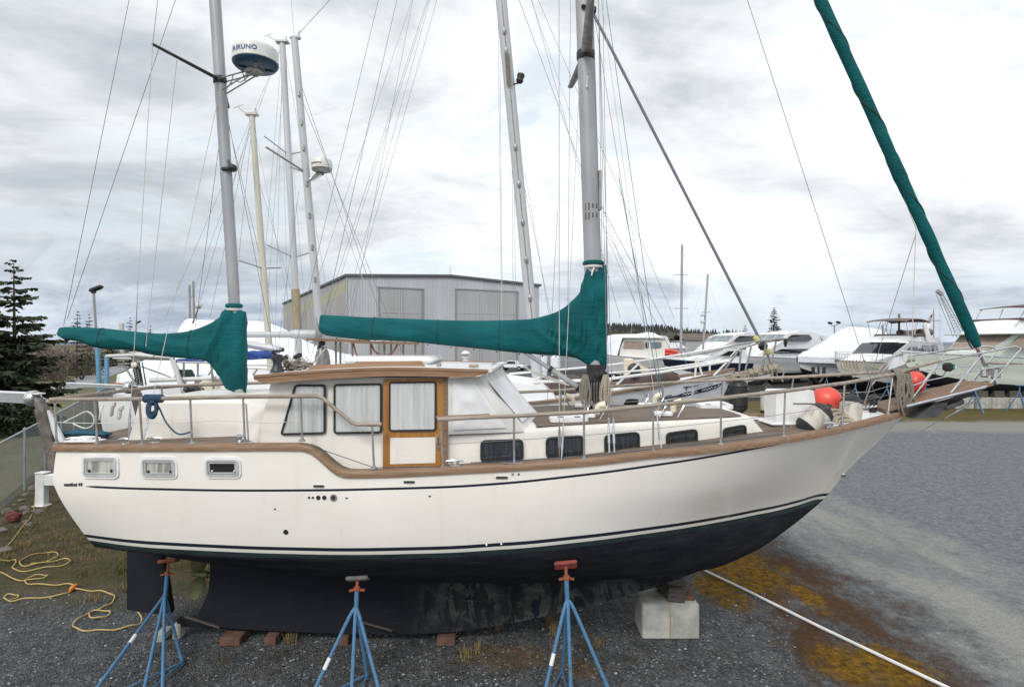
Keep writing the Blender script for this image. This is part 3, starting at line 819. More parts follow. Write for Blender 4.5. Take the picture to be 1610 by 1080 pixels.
YC = 9.14
hb = tab((-5.95, 1.28), (-5, 1.48), (-3.5, 1.70), (-2, 1.81), (-.5, 1.84), (1, 1.80), (2, 1.68), (3, 1.45), (4, 1.10), (4.8, .74), (5.4, .42), (5.75, .20), (5.97, .03))
bw = tab((-5.95, 1.10), (-5, 1.32), (-4, 1.48), (-3, 1.60), (-1.5, 1.74), (0, 1.74), (1, 1.61), (2, 1.30), (3, .84), (3.57, .53), (4.2, .24), (4.72, .015), (5.97, .0))
zw = tab((-5.95, 1.79), (-1.6, 1.89), (.75, 1.99), (1.58, 2.04), (3.57, 2.09), (4.76, 2.14), (5.97, 2.2))
zb = tab((-5.95, 1.72), (-5, 1.53), (-4, 1.36), (-3, 1.22), (-1.5, 1.11), (0, 1.06), (1.2, 1.04), (2, 1.03), (2.84, 1.08), (3.6, 1.32), (4.18, 1.68), (4.57, 1.97), (4.76, 2.14), (5.05, 2.50), (5.63, 3.05), (5.97, 3.40))
def sheer_from_pixels(pts, hbf, Yc, push=0.0):
    out = []
    for px, py in pts:
        X = (px - CX) * (Yc - 1.5) / F
        for _ in range(60):
            X = .5 * X + .5 * (px - CX) * (Yc - hbf(X)) / F
        out.append((X, H - (py - CY) * (Yc - hbf(X)) / F))
    return out
shp = sheer_from_pixels([(78, 709), (280, 709), (470, 708), (479, 709), (541, 750), (550, 750.5), (740, 743), (918, 732), (1027, 719.5), (1100, 713.5), (1195, 702), (1306, 683.5), (1385, 664), (1428, 651)], hb, YC)
zs = tab(*shp)
def stern_mid(X):
    t = min(max((X + 5.95) / 1.6, 0), 1); a = (1 - t) * .07
    u = min(max((X - 2.6) / 2.4, 0), 1)
    return .03 + a - .16 * u
hull = SailHull(YC, hb, zs, zw, zb, bw, -5.95, 5.97, stern_mid)
hull.rake = lambda z: .36 * max(0.0, min(1.25, (2.66 - z) / .88)) + .05 * max(0.0, (z - 2.66))
def curve_on_hull(pts, side=None):
    q = [hull.on(px, py) for px, py in pts]
    return tab(*[(p.x, p.z) for p in q])
line_z = curve_on_hull([(127, 851), (200, 858), (300, 864), (400, 868.5), (500, 871), (600, 871), (700, 868.5), (800, 862.5), (900, 853), (1000, 840.5), (1100, 825.5), (1200, 806.5), (1296, 783)])
strp_z = curve_on_hull([(133, 764.5), (200, 767.5), (300, 770), (400, 771), (500, 770.5), (600, 768.5), (700, 765.5), (800, 759), (900, 748.5), (1000, 735.5), (1100, 720.5), (1200, 702.5), (1331, 674)])
sx0, sx1 = hull.on(131, 764).x, hull.on(1331, 674).x
def taper(v):
    X = v.x
    if X < sx0 or X > sx1: return -1.0
    return min(.0145, (X - sx0) * .10, .004 + (sx1 - X) * .02)
def hull_material():
    m, g, b = new_mat('sailboat_hull_paint')
    at = lambda k: g.new('ShaderNodeAttribute', attribute_name=k).outputs['Fac']
    dw, ds, hw = at('dwl'), at('dst'), at('sw')
    co = g.coords()
    n = g.noise(g.coords(scale=(.5, .5, .5)), 1.4, 5)
    white = g.mix(g.ramp(n, .3, .7), (.84, .815, .76), (.80, .77, .71))
    rs = g.noise(g.coords(scale=(3.0, 3.0, .22)), 2.2, 6, .62)
    white = g.mix(g.ramp(rs, .56, .78, 0, .13), white, (.42, .37, .29))
    spots = g.noise(co, 4.5, 7, .7)
    white = g.mix(g.ramp(spots, .60, .75, 0, .14), white, (.48, .45, .38))
    sn = g.noise(g.coords(scale=(.6, 1, 3)), 3.0, 7, .7)
    black = g.mix(g.ramp(sn, .35, .7), (.012, .013, .017), (.026, .028, .032))
    sc = g.noise(g.coords(scale=(.55, 1, 9)), 2.3, 6, .68)
    black = g.mix(g.ramp(sc, .62, .74, 0, .34), black, (.12, .14, .14))
    green = g.mix(g.ramp(sn, .35, .65), (.014, .024, .027), (.030, .046, .048))
    c = g.mix(g.step(dw, -.068, .010), black, green)
    c = g.mix(g.step(dw, -.003), c, (.70, .69, .62))
    c = g.mix(g.step(dw, .042), c, (.014, .018, .036))
    c = g.mix(g.step(dw, .088), c, white)
    st = g.math('LESS_THAN', g.math('ABSOLUTE', ds), hw)
    c = g.mix(st, c, (.014, .018, .036))
    g.link(c, b.inputs['Base Color'])
    g.link(g.ramp(dw, -.01, .0, .12, .5), b.inputs['Specular IOR Level'])
    ro = g.ramp(dw, -.01, .0, .7, .12)
    g.link(ro, b.inputs['Roughness'])
    fa = g.noise(g.coords(scale=(.7, .7, 1.6)), 1.2, 3)
    g.link(g.bump(fa, .12, .05), b.inputs['Normal'])
    return m
M['hull'] = hull_material()
ORIG = V(0, YC, 0)
boat = empty('sailboat', ORIG, 'cream white ketch with green sail covers propped on blue stands in the foreground', 'sailboat')
hm = hull.mesh(150, {'dwl': lambda v: v.z - line_z(v.x), 'dst': lambda v: v.z - strp_z(v.x), 'sw': taper})
hullo = hm.build('hull', M['hull'], boat, smooth=50)

# ------------------------------------------------------------------ keel, rudder, propeller
def keel_material():
    m, g, b = new_mat('stained_black_keel_paint')
    co = g.coords(); p = g.sep(co)
    n = g.noise(co, 3, 6, .65)
    base = g.mix(n, (.012, .013, .017), (.024, .025, .030))
    wa = g.new('ShaderNodeTexWave', wave_type='BANDS', bands_direction='X', wave_profile='SAW')
    g.link(g.coords(scale=(1, 1, .42), rot=(0, R(14), 0)), wa.inputs['Vector'])
    wa.inputs['Scale'].default_value = .95; wa.inputs['Distortion'].default_value = 7.5; wa.inputs['Detail'].default_value = 3.0; wa.inputs['Detail Scale'].default_value = .75
    ws_ = g.noise(g.coords(scale=(2.1, 1, .95), rot=(0, R(18), 0)), 1.5, 4.5, .58, 2.6)
    f = g.ramp(ws_, .46, .53)
    f = g.math('MAXIMUM', f, g.math('MULTIPLY', g.ramp(wa.outputs[0], .30, .75), .22))
    f = g.math('MULTIPLY', f, g.ramp(g.noise(g.coords(scale=(.8, 1, .8)), 1.6, 4), .33, .50))
    f = g.math('MULTIPLY', f, g.math('MULTIPLY', g.ramp(p[0], -1.7, -.7), g.ramp(p[0], 2.0, 2.9, 1, 0)))
    ln = g.noise(g.coords(scale=(1.0, 1, 3), rot=(0, R(-12), 0)), 3, 6, .65)
    pale = g.mix(g.ramp(ln, .35, .7), (.085, .092, .088), (.042, .046, .044))
    c = g.mix(f, base, pale)
    sc = g.noise(g.coords(scale=(.35, 1, 12)), 2, 5, .7)
    c = g.mix(g.ramp(sc, .64, .74, 0, .3), c, (.12, .13, .13))
    g.link(c, b.inputs['Base Color']); b.inputs['Roughness'].default_value = .75; b.inputs['Specular IOR Level'].default_value = .12
    return m
M['keel'] = keel_material()
def cz(px, py): return P(px, py, YC)
keel_bot = tab(*[(cz(a, b).x, cz(a, b).z) for a, b in ((310, 984), (370, 987), (500, 990.5), (600, 992), (690, 988.5), (780, 977), (880, 957), (960, 937), (1040, 914.5), (1100, 895), (1180, 868))])
apert = tab(*[(cz(a, b).x, cz(a, b).z) for a, b in ((313, 966), (324, 944), (332.5, 920), (334, 905), (335, 884))])
mb = MB(); rows = []
kx0, kx1 = cz(313, 0).x, cz(1176, 0).x; kxa = cz(335, 0).x
for i in range(121):
    X = kx0 + (kxa - kx0) * i / 20 if i <= 20 else kxa + (kx1 - kxa) * (i - 20) / 100
    zt = apert(X) if X < kxa else zb(X) + .06
    zl = min(keel_bot(X), zt - .02)
    u = (X - kx0) / (kx1 - kx0)
    th = .035 + .17 * math.sin(math.pi * min(1, u * .95 + .03)) ** .7
    if u > .8: th *= (1 - u) / .2 * .8 + .2
    row = []
    prof = [(.55, 0), (.9, .03), (1, .3), (1.1, .6), (1.35, .85), (1.9, 1.0)]
    for s_ in (-1, 1):
        seq = prof if s_ < 0 else list(reversed(prof))
        for w, t in seq: row.append(V(X, YC + s_ * th * (w if X > kxa else min(w, 1)), lerp(zl, zt, t)))
    rows.append(row)
mb.rings(rows, caps=True)
mb.build('keel', M['keel'], boat, smooth=35)
mb = MB(); a = cz(281, 971); b_ = cz(281, 982); c = cz(372, 987); d_ = cz(350, 968)
mb.prism([V(p.x, YC - .05, p.z) for p in (a, b_, cz(345, 985.5), c, d_)], (0, .1, 0)); mb.build('keel_shoe', M['keel'], boat)
mb = MB()
po = round_poly([(cz(x, y).x, cz(x, y).z) for x, y in ((201, 862), (258, 872), (264, 893), (268, 920), (274, 962.5), (245, 965), (201, 957.5))], .03)
rows = [[V(p.x, YC + t, p.y) for p in inset(po, abs(t) * .35)] for t in (-.05, -.03, .03, .05)]
mb.rings(rows, caps=True); mb.build('rudder', M['keel'], boat)
mb = MB()
hubp = cz(328, 903)
mb.tube([cz(342, 904), cz(300, 902)], [.035, .03], 10); mb.lathe(cz(327, 903), [(.05, 0), (.06, .06), (.045, .14), (.02, .2)], 10, axis=(-1, 0, 0))
for s_ in (1, -1):
    bl = []
    for t in range(7):
        f = t / 6; r = .04 + .30 * f; w = .12 * math.sin(math.pi * (.15 + .8 * f)) ; tw = .9 - .5 * f
        dz = -s_ * r
        bl.append([V(hubp.x - .16 + w * math.cos(tw) * q, YC - .10 * f * s_ + w * math.sin(tw) * q, hubp.z + dz) for q in (-1, -.5, 0, .5, 1)])
    mb.rings([r_ + [p + V(.008, .008, 0) for p in reversed(r_)] for r_ in bl], caps=True)
mb.build('propeller', M['bronze'], boat)

# ------------------------------------------------------------------ deck and rails
deck_xs = [-5.93 + .1 * i for i in range(119)]
mb = MB(); rows = []
def deck_z(X, b=0.0):
    h_ = max(hb(X), .05); return zs(X) + .02 + .07 * (1 - (b / h_) ** 2)
for X in deck_xs:
    h_ = max(hb(X) - .03, .01); rows.append([V(X, YC + h_ * q, deck_z(X, h_ * abs(q))) for q in (-1, -.8, -.6, -.4, -.2, 0, .2, .4, .6, .8, 1)])
mb.rings(rows, loop=False); mb.build('deck', M['deck'], boat, smooth=60)
mb = MB()
for s_ in (-1, 1):
    rows = []
    xs_ = sorted([-5.97 + .08 * i for i in range(150) if -5.97 + .08 * i < 5.97] + [p[0] for p in shp[2:6]] + [5.96])
    for X in xs_:
        h_ = hb(X); z = zs(X) - .004
        hi = .083
        rows.append([V(X, YC + s_ * (h_ + .022), z), V(X, YC + s_ * (h_ + .026), z + hi * .5), V(X, YC + s_ * (h_ + .018), z + hi - .008), V(X, YC + s_ * (h_ + .008), z + hi), V(X, YC + s_ * max(h_ - .10, .0), z + hi), V(X, YC + s_ * max(h_ - .11, .0), z + .01)])
    mb.rings(rows, caps=True)
X = -5.96; h_ = hb(X)
mb.box((X + .03, YC, zs(X) + .04), (.10, 2 * h_, .09))
mb.build('cap_rail', M['teak'], boat, smooth=40)
def rail_pt(px, py, b_in=.07, side=-1):
    """point on a rail that follows the deck edge, near or far side"""
    X = (px - CX) * (YC - 1.4) / F
    for _ in range(50):
        Y = YC + side * max(hb(min(max(X, -5.95), 5.97)) - b_in, .22)
        X = .5 * X + .5 * (px - CX) * Y / F
    return P(px, py, Y)
def mirror(p): return V(p.x, 2 * YC - p.y, p.z)
rail_a = [rail_pt(x, y) for x, y in ((79, 628.5), (150, 627.5), (219, 627), (300, 625.5), (382, 623.5), (440, 623), (498, 622.5), (506, 625), (553, 664), (560, 667), (600, 667))]
rail_b = [rail_pt(x, y) for x, y in ((688, 659.5), (740, 656.5), (808, 654), (918, 648), (1030, 637), (1137, 625.5), (1235, 614.5), (1330, 602), (1410, 587.5))] + [P(1440, 577, 8.76), P(1478, 567, 8.86)]
rail_gate = [rail_pt(x, y, .09) for x, y in ((686, 656.5), (730, 655), (770, 653))]
for nm, pts, r in (('handrail', rail_a, .026), ('handrail', rail_b, .026)):
    for sd in (0, 1):
        q = [mirror(p) for p in pts] if sd else pts
        mb = MB(); mb.tube(q, r, 8); mb.build(nm, M['teak_grey'], boat)
mb = MB(); mb.tube(rail_gate, .024, 8); mb.build('gate_bar', M['teak'], boat)
mb = MB(); mb.tube([p for p in smooth_path([rail_a[0], V(-6.06, YC - .6, rail_a[0].z + .0), V(-6.1, YC, rail_a[0].z), V(-6.06, YC + .6, rail_a[0].z), mirror(rail_a[0])], 5)], .028, 8); mb.build('stern_rail', M['teak_grey'], boat)
posts = [(86, 628, 89, 696), (149, 627, 153, 697), (219, 627, 224, 698), (299, 626, 302, 697), (382, 624, 385, 697), (473, 623, 475, 692), (585, 667, 588, 736), (692, 658, 697, 734), (808, 654, 808.5, 729), (918, 648, 918.5, 721), (1027, 637, 1027, 710), (1134, 626, 1133, 698), (1234.5, 615, 1232, 685), (1328, 602, 1324, 668), (1404, 588, 1396, 651)]
for x0, y0, x1, y1 in posts:
    for sd in (0, 1):
        a = rail_pt(x0, y0); b_ = rail_pt(x1, y1, .05); b_.z = zs(min(a.x, 5.9)) + .06 if sd else b_.z
        if sd: a, b_ = mirror(a), mirror(b_)
        mb = MB(); mb.tube([b_, a], .0135, 8); mb.lathe(b_ - V(0, 0, .012), [(.042, 0), (.042, .012), (.02, .03), (.016, .06)], 10)
        mb.build('stanchion', M['steel_dull'], boat)
mb = MB(); mb.tube([rail_pt(384, 634), rail_pt(387, 636), rail_pt(391, 697, .05)], .010, 6); mb.build('stanchion_brace', M['steel_dull'], boat)
life = [rail_pt(x, y) for x, y in ((90, 664), (150, 665.5), (221, 664), (260, 665.5), (300, 664), (340, 660.5), (384, 663), (430, 665), (474, 661))]
lif2 = [rail_pt(x, y) for x, y in ((703, 698), (808, 692), (918, 684.5), (1027, 674), (1133, 663), (1233, 651), (1326, 637), (1400, 620), (1440, 606))]
lif3 = [rail_pt(x, y, .04) for x, y in ((478, 697), (588, 735), (700, 733))]
lif4 = [rail_pt(x, y, .04) for x, y in ((740, 727), (808, 724), (918, 716), (1027, 706), (1133, 694), (1233, 682))]
for pts, m_, r in ((life, 'rope_white', .005), (lif2, 'wire', .0035), (lif3, 'rope_blue', .005), (lif4, 'rope_blue', .004)):
    mb = MB(); mb.tube(pts, r, 5); mb.build('lifeline', M[m_], boat)
for pts in (life, lif2):
    mb = MB(); mb.tube([mirror(p) for p in pts], .004, 5); mb.build('lifeline', M['wire_light'], boat)

# pulpit and bow platform
PN, PF = YC - .25, YC + .25
def pn(x, y): return P(x, y, PN)
def pf(x, y): return P(x, y, PF)
for nm, pts in (('pulpit_rail', [pn(1478, 567), pn(1546, 554.5), pn(1588, 546), pn(1597, 545), pn(1602, 548), pn(1601.5, 553), pn(1554, 606)]),
                ('pulpit_rail', [pf(1370, 606), pf(1404, 566), pf(1409, 563), pf(1489, 551), pf(1538, 545.5), pf(1553, 545), pf(1564, 548), pf(1566, 554), pf(1528, 602)]),
                ('pulpit_leg', [pn(1481, 566), pn(1430, 631)]), ('pulpit_leg', [pn(1476, 570), pn(1452, 601)]), ('pulpit_leg', [pn(1546, 555), pn(1494, 619)]),
                ('pulpit_leg', [pf(1489, 551), pf(1460, 590)]),
                ('pulpit_midrail', [pn(1430, 608), pn(1458, 598.5), pn(1520, 585.5), pn(1586, 573.5)]), ('pulpit_midrail', [pf(1436, 584), pf(1489, 578), pf(1548, 573)])):
    mb = MB(); mb.tube(smooth_path(pts, 4) if len(pts) > 5 else pts, .0145 if 'mid' not in nm else .008, 8); mb.build(nm, M['steel'], boat)
pa, pb = pn(1428, 636.5), pn(1567, 602.5)
pb.z += .0
mb = MB()
slope = (pb.z - pa.z) / (pb.x - pa.x)
for i in range(6):
    y = YC - .235 + .094 * i
    mb.beam((pa.x - .35, y, pa.z - .35 * slope + .006), (pb.x - .06, y, pb.z - .06 * slope + .006), .075, .045)
mb.build('bow_platform', M['teak'], boat)
mb = MB()
for s_ in (-1, 1):
    mb.tube([V(pa.x - .05, YC + s_ * .27, pa.z - .02), V(pb.x - .2, YC + s_ * .27, pb.z - .2 * slope - .008), V(pb.x - .04, YC + s_ * .2, pb.z), V(pb.x, YC, pb.z)], .026, 8)
mb.build('platform_rim', M['steel'], boat)
mb = MB()
mb.prism([V(p.x, YC - .2, p.z) for p in (cz(1424, 655), cz(1462, 654), cz(1475, 632), cz(1455, 632))], (0, .4, 0))
mb.tube([cz(1455, 640), cz(1500, 628), cz(1530, 618)], .035, 6); mb.tube([V(cz(1470, 640).x, YC - .22, cz(1470, 640).z), V(cz(1512, 632).x, YC, cz(1512, 632).z), V(cz(1470, 640).x, YC + .22, cz(1470, 640).z)], [.03, .045, .03], 8)
mb.build('anchor', M['galv_dark'] if 'galv_dark' in M else mat('dark_galvanised_anchor', (.10, .10, .105), .6, .4, c2=(.06, .06, .065)), boat)
mb = MB(); a, b_ = cz(1326, 745), cz(1545, 624)
mb.tube([a, a.lerp(b_, .72)], .0042, 6, 1); mb.tube([a.lerp(b_, .72), a.lerp(b_, .80)], .013, 8); mb.tube([a.lerp(b_, .8), a.lerp(b_, .9)], .02, 8); mb.tube([a.lerp(b_, .9), b_], .013, 8)
mb.lathe(a + V(-.03, -.03, 0), [(.05, 0), (.05, .02), (.02, .05)], 8, axis=(1, -.6, 0)); mb.tube([a + V(0, -.04, .02), a + V(.02, -.09, -.02)], .012, 6)
mb.build('bobstay', [M['steel_dull'], M['wire']], boat)
mb = MB()
for i in range(22):
    t = i / 21; q = cz(1545, 582).lerp(cz(1575, 575), .0) + V(.0, 0, 0)
c0 = cz(1557, 583)
mb.lathe(c0 - V(0, 0, .10), [(.12, 0), (.13, .02), (.05, .035), (.05, .12), (.13, .135), (.12, .15)], 14); mb.tube([cz(1541, 552), cz(1550, 575), cz(1567, 604)], .022, 8)
for k in range(6):
    a = k * 1.047; mb.tube([c0 + V(.12 * math.cos(a), .12 * math.sin(a), -.09), c0 + V(.13 * math.cos(a), .13 * math.sin(a), .05)], .008, 5)
mb.build('furling_drum', M['steel'], boat)
mb = MB(); mb.box(cz(1575, 571) + V(0, 0, .0), (.38, .36, .03), ch=.01); mb.build('pulpit_seat', M['teak_grey'], boat)
mb = MB(); c0 = P(1490, 577, YC - .12); mb.box(c0, (.10, .14, .13), ch=.025); mb.tube(smooth_path([P(1470, 585, YC - .15), P(1474, 592, YC - .16), P(1483, 590, YC - .14), c0], 4), .006, 5); lamp = mb.build('bow_lamp', M['black'], boat)
mb = MB(); mb.box(c0 + V(.055, -.01, .005), (.03, .11, .09), ch=.01); mb.build('lens', M['tarp_teal'], lamp)
mb = MB(); mb.add([P(1396, 582, YC - .2), P(1424, 572, YC - .18), P(1428, 558, YC - .1), P(1404, 563, YC - .12)], [(0, 1, 2, 3)]); mb.prism([P(1396, 582, YC - .18), P(1424, 572, YC - .16), P(1428, 558, YC - .08), P(1404, 563, YC - .1)], (0, .02, 0)); mb.build('bow_shield', M['steel'], boat)

# ------------------------------------------------------------------ hull fittings
def hull_rr(px, py, w, h, r): return round_poly([(-w / 2, -h / 2), (w / 2, -h / 2), (w / 2, h / 2), (-w / 2, h / 2)], r, 6)
for px, py, opened in ((158.5, 733.5, 0), (250.5, 735, 0), (350.5, 735, 1)):
    fr = hull.frame(px, py); sc = (hull.on(px + 10, py) - hull.on(px - 10, py)).length / 20
    w, h_ = 58 * sc, 32 * sc
    out_ = hull_rr(px, py, w, h_, .085); 
    mb = MB(); ring_plate(mb, fr, out_, inset(out_, .034), -.01, .014); sur = mb.build('porthole', M['white_plastic'], boat)
    o2 = inset(out_, .030); i2 = inset(out_, .055)
    mb = MB(); ring_plate(mb, fr, o2, i2, -.01, .026); ring_plate(mb, fr, inset(out_, .062), inset(out_, .078), -.01, .02); mb.build('porthole_frame', M['port_alu'], sur)
    mb = MB(); plate(mb, fr, inset(out_, .054), .0, .006); mb.build('porthole_pane', M['dark_void'] if opened else M['port_glass'] if 'port_glass' in M else mat('curtained_port_glass', (.50, .50, .45), .15, c2=(.24, .245, .225), ns=5, stretch=(3, 3, .3), thr=(.42, .6)), sur)
    mb = MB()
    for q in (-.30, .30): mb.tube([fr(w * q, -h_ * .22, .008), fr(w * q + .02, -h_ * .12, .03)], .013, 6)
    mb.build('dog_latch', M['black'] if not opened else M['steel'], sur)
mb = MB()
for px, py, r in ((486, 782, .014), (492, 782, .014), (500.5, 782, .027), (510, 782, .027)):
    fr = hull.frame(px, py); plate(mb, fr, [V(r * math.cos(a), r * math.sin(a)).xy if False else Vector((r * math.cos(a), r * math.sin(a))) for a in [k * .524 for k in range(12)]], -.004, .007); mb.build('through_hull', M['black'], boat); mb = MB()
for px, py, r in ((449.5, 836, .032), (432.5, 800, .011)):
    fr = hull.frame(px, py); plate(mb, fr, [Vector((r * math.cos(a), r * math.sin(a))) for a in [k * .524 for k in range(12)]], -.004, .007); mb.build('through_hull', M['black'], boat); mb = MB()
mb = MB(); fr = hull.frame(524.5, 782)
circ = lambda r, n=16: [Vector((r * math.cos(6.2832 * k / n), r * math.sin(6.2832 * k / n))) for k in range(n)]
ring_plate(mb, fr, circ(.042), circ(.024), -.004, .012); mb.build('exhaust_ring', M['steel_dull'], boat)
mb = MB(); plate(mb, fr, circ(.024), -.004, .006); mb.build('exhaust', M['black'], boat)
mb = MB()
for px, py in ((545, 782), (675.5, 779), (806, 745), (815.5, 745), (765, 856.5), (788, 855)):
    fr = hull.frame(px, py); mb.lathe(fr(0, 0, -.002), [(.017, 0), (.017, .008), (.008, .016)], 10, axis=fr.N); mb.build('hull_fitting', M['steel'], boat); mb = MB()
mb = MB()
for px, py, w in ((501.5, 764, 17), (643.5, 757.5, 17), (789, 750.5, 18)):
    fr = hull.frame(px, py); sc = .0082
    o_ = round_poly([(-w * sc / 2, -.017), (w * sc / 2, -.017), (w * sc / 2, .017), (-w * sc / 2, .017)], .016, 4)
    mb = MB(); plate(mb, fr, inset(o_, .006), -.004, .003, 1); ring_plate(mb, fr, o_, inset(o_, .008), -.004, .01, 0); mb.build('scupper', [M['steel'], M['black']], boat)

def text_mesh(body, size, extrude=.002, shear=0.0, bold=0.0, spacing=1.0):
    cu = bpy.data.curves.new('lettering', 'FONT'); cu.body = body; cu.size = size; cu.extrude = extrude; cu.shear = shear; cu.offset = bold; cu.space_character = spacing
    cu.align_x = 'CENTER'; cu.align_y = 'CENTER'; cu.resolution_u = 3
    ob = bpy.data.objects.new('lettering', cu); COL.objects.link(ob)
    dg = bpy.context.evaluated_depsgraph_get(); dg.update()
    me = ob.evaluated_get(dg).to_mesh()
    vs = [v.co.copy() for v in me.vertices]; fs = [tuple(p.vertices) for p in me.polygons]
    ob.evaluated_get(dg).to_mesh_clear()
    bpy.data.objects.remove(ob); bpy.data.curves.remove(cu)
    return vs, fs
def put_text(mb, fr, body, size, m=0, off=.004, **kw):
    vs, fs = text_mesh(body, size, **kw)
    mb.add([fr(v.x, v.y, v.z + off) for v in vs], fs, m)
mb = MB(); put_text(mb, hull.frame(115, 761.5), 'nauticat 44', .062, shear=.2, bold=.002); mb.build('name_lettering', M['letter_dark'], boat, smooth=0)

# ------------------------------------------------------------------ aft cabin, pilothouse, trunk
def dz(px, py, Y): return P(px, py, Y)
mb = MB()                                                     # aft cabin
YA = YC - .92
sec = []
for (xa, xb, zt, b_, lo) in ((204, 222, None, 0, 0),): pass
A0, A1, A2, A3 = P(203, 686, YA), P(220, 627, YA), P(400, 627, YA), P(400, 686, YA)
ch = .05
prof = [(A0.x, 3.10), (A1.x, A1.z - ch), (A1.x + ch, A1.z)]
ring_ = []
for b_ in (-1.0, 1.0):
    pass
rows = []
for X, zt in ((A0.x, None),): pass
pts = lambda b_, zt, X0, X1: [V(X0, YC - b_, zt), V(X1, YC - b_, zt), V(X1, YC + b_, zt), V(X0, YC + b_, zt)]
xe = A2.x + .35
rings = [pts(.94, 3.08, A0.x - .01, xe), pts(.92, A1.z - .06, A1.x - .012, xe), pts(.88, A1.z - .012, A1.x + .03, xe), pts(.82, A1.z + .002, A1.x + .09, xe), pts(.45, A1.z + .008, A1.x + .3, xe)]
mb.rings(rings, caps=True); mb.build('aft_cabin', M['gel'], boat, smooth=30)

YP = YC - 1.5                                                  # pilothouse side plane (near)
BP = 1.5
def pw(px, py): q = P(px, py, YP); return (q.x, q.z)
side = [pw(402, 699), pw(426, 600), pw(703, 592), pw(703, 745), pw(546, 747), pw(484, 701)]
x_aft, x_fwd = side[0][0], side[2][0]
z_top = side[1][1] + .05
mb = MB()
low = [V(side[0][0] + .0, 0, 3.08), V(side[1][0], 0, z_top), V(x_fwd + .02, 0, z_top), V(x_fwd + .02, 0, 2.72), V(side[4][0], 0, 2.72), V(side[5][0], 0, 3.08)]
inset_top = .06
near = [V(p.x, YC - BP + (.0 if p.z < z_top - .1 else .03), p.z) for p in low]
far = [mirror(p) for p in near]
mb.add(near + far, [(0, 1, 2, 3, 4, 5), (11, 10, 9, 8, 7, 6), (0, 6, 7, 1), (1, 7, 8, 2), (2, 8, 9, 3)])
# flared quarter between aft cabin and house side
a0, a1 = P(372, 690, YA), P(372, 640, YA)
mb.add([V(P(368, 690, YA).x, YA, 3.09), V(P(392, 622, YA).x, YA, A1.z), V(side[1][0] - .1, YC - BP + .12, A1.z + .06), near[0] + V(.02, .005, 0)], [(0, 1, 2, 3)])
mb.build('pilothouse', M['gel'], boat, smooth=0)
frP = Frame((0, YC - BP, 0), (1, 0, 0), (0, 0, 1), (0, -1, 0))
def ppoly(pix, r): return round_poly([pw(x, y) for x, y in pix], r, 6)
def side_window(pix, r, cur='curtain', name='window'):
    o_ = ppoly(pix, r)
    a = sum((o_[i - 1].x * o_[i].y - o_[i].x * o_[i - 1].y) for i in range(len(o_)))
    mb = MB(); ring_plate(mb, frP, o_, inset(o_, .017), -.005, .022); ring_plate(mb, frP, inset(o_, .016), inset(o_, .026), -.005, .0235); w = mb.build(name, M['rubber'], boat)
    mb = MB(); plate(mb, frP, inset(o_, .024), .017, .020); mb.build('pane', M['glass'], w, smooth=0)
    # pleated curtain just behind the pane
    mb = MB(); q = inset(o_, .022); x0, x1 = min(p.x for p in q), max(p.x for p in q); z0, z1 = min(p.y for p in q), max(p.y for p in q)
    rows = []
    n_ = 60
    for i in range(n_ + 1):
        X = lerp(x0, x1, i / n_)
        dpt = .009 + .0058 * math.sin(i * .95 + 2.6 * noise.noise(V(X * 3, z0, 0)))
        zs_ = [p.y for p in q]
        # clip the strip to the outline
        lo, hi = z1, z0
        for k in range(len(q)):
            a_, b2 = q[k - 1], q[k]
            if (a_.x - X) * (b2.x - X) <= 0 and abs(a_.x - b2.x) > 1e-6:
                zz_ = lerp(a_.y, b2.y, (X - a_.x) / (b2.x - a_.x)); lo = min(lo, zz_); hi = max(hi, zz_)
        if hi < lo: lo = hi = (z0 + z1) / 2
        rows.append([frP(X, lo, dpt), frP(X, lerp(lo, hi, .5), dpt * .9), frP(X, hi, dpt)])
    mb.rings(rows, loop=False); mb.build('curtain', M[cur], w, smooth=60)
    return w
side_window([(441, 684), (464, 604), (512.5, 604), (512.5, 682)], .05)
side_window([(525, 682), (525, 603.5), (601, 602), (601, 681)], .05)
# door
mb = MB()
dpo = [Vector(pw(*q)) for q in ((602.5, 736), (603, 596), (697, 594), (697, 733))]
plate(mb, frP, dpo, -.005, .018); door = mb.build('door', M['varnish'], boat, smooth=0)
mb = MB(); plate(mb, frP, [Vector(pw(*q)) for q in ((614, 729), (614, 688), (685, 687), (685, 727))], .016, .024); mb.build('door_panel', M['gel'], door, smooth=0)
o_ = ppoly([(612, 678), (612, 600), (686.5, 599), (686.5, 677)], .05)
frD = Frame((0, YC - BP - .018, 0), (1, 0, 0), (0, 0, 1), (0, -1, 0))
mb = MB(); ring_plate(mb, frD, o_, inset(o_, .022), -.003, .018); mb.build('door_window_frame', M['rubber'], door)
mb = MB(); plate(mb, frD, inset(o_, .018), .013, .0155); mb.build('door_pane', M['glass'], door, smooth=0)
mb = MB(); q = inset(o_, .016); x0, x1 = min(p.x for p in q), max(p.x for p in q); z0, z1 = min(p.y for p in q), max(p.y for p in q); rows = []
for i in range(61):
    X = lerp(x0, x1, i / 60); e = .04 if i in (0, 60) else (.02 if i in (1, 59) else 0)
    rows.append([frD(X, z0 + e, .007 + .0048 * math.sin(i * .9 + 2 * noise.noise(V(X * 3, 5, 0)))), frD(X, z1 - e, .007 + .0048 * math.sin(i * .9))])
mb.rings(rows, loop=False); mb.build('curtain', M['curtain'], door, smooth=60)
mb = MB(); fr = frD
c0 = Vector(pw(688, 690)); mb.tube([fr(c0.x, c0.y + .03, 0), fr(c0.x, c0.y + .03, .03), fr(c0.x, c0.y - .05, .03)], .010, 6)
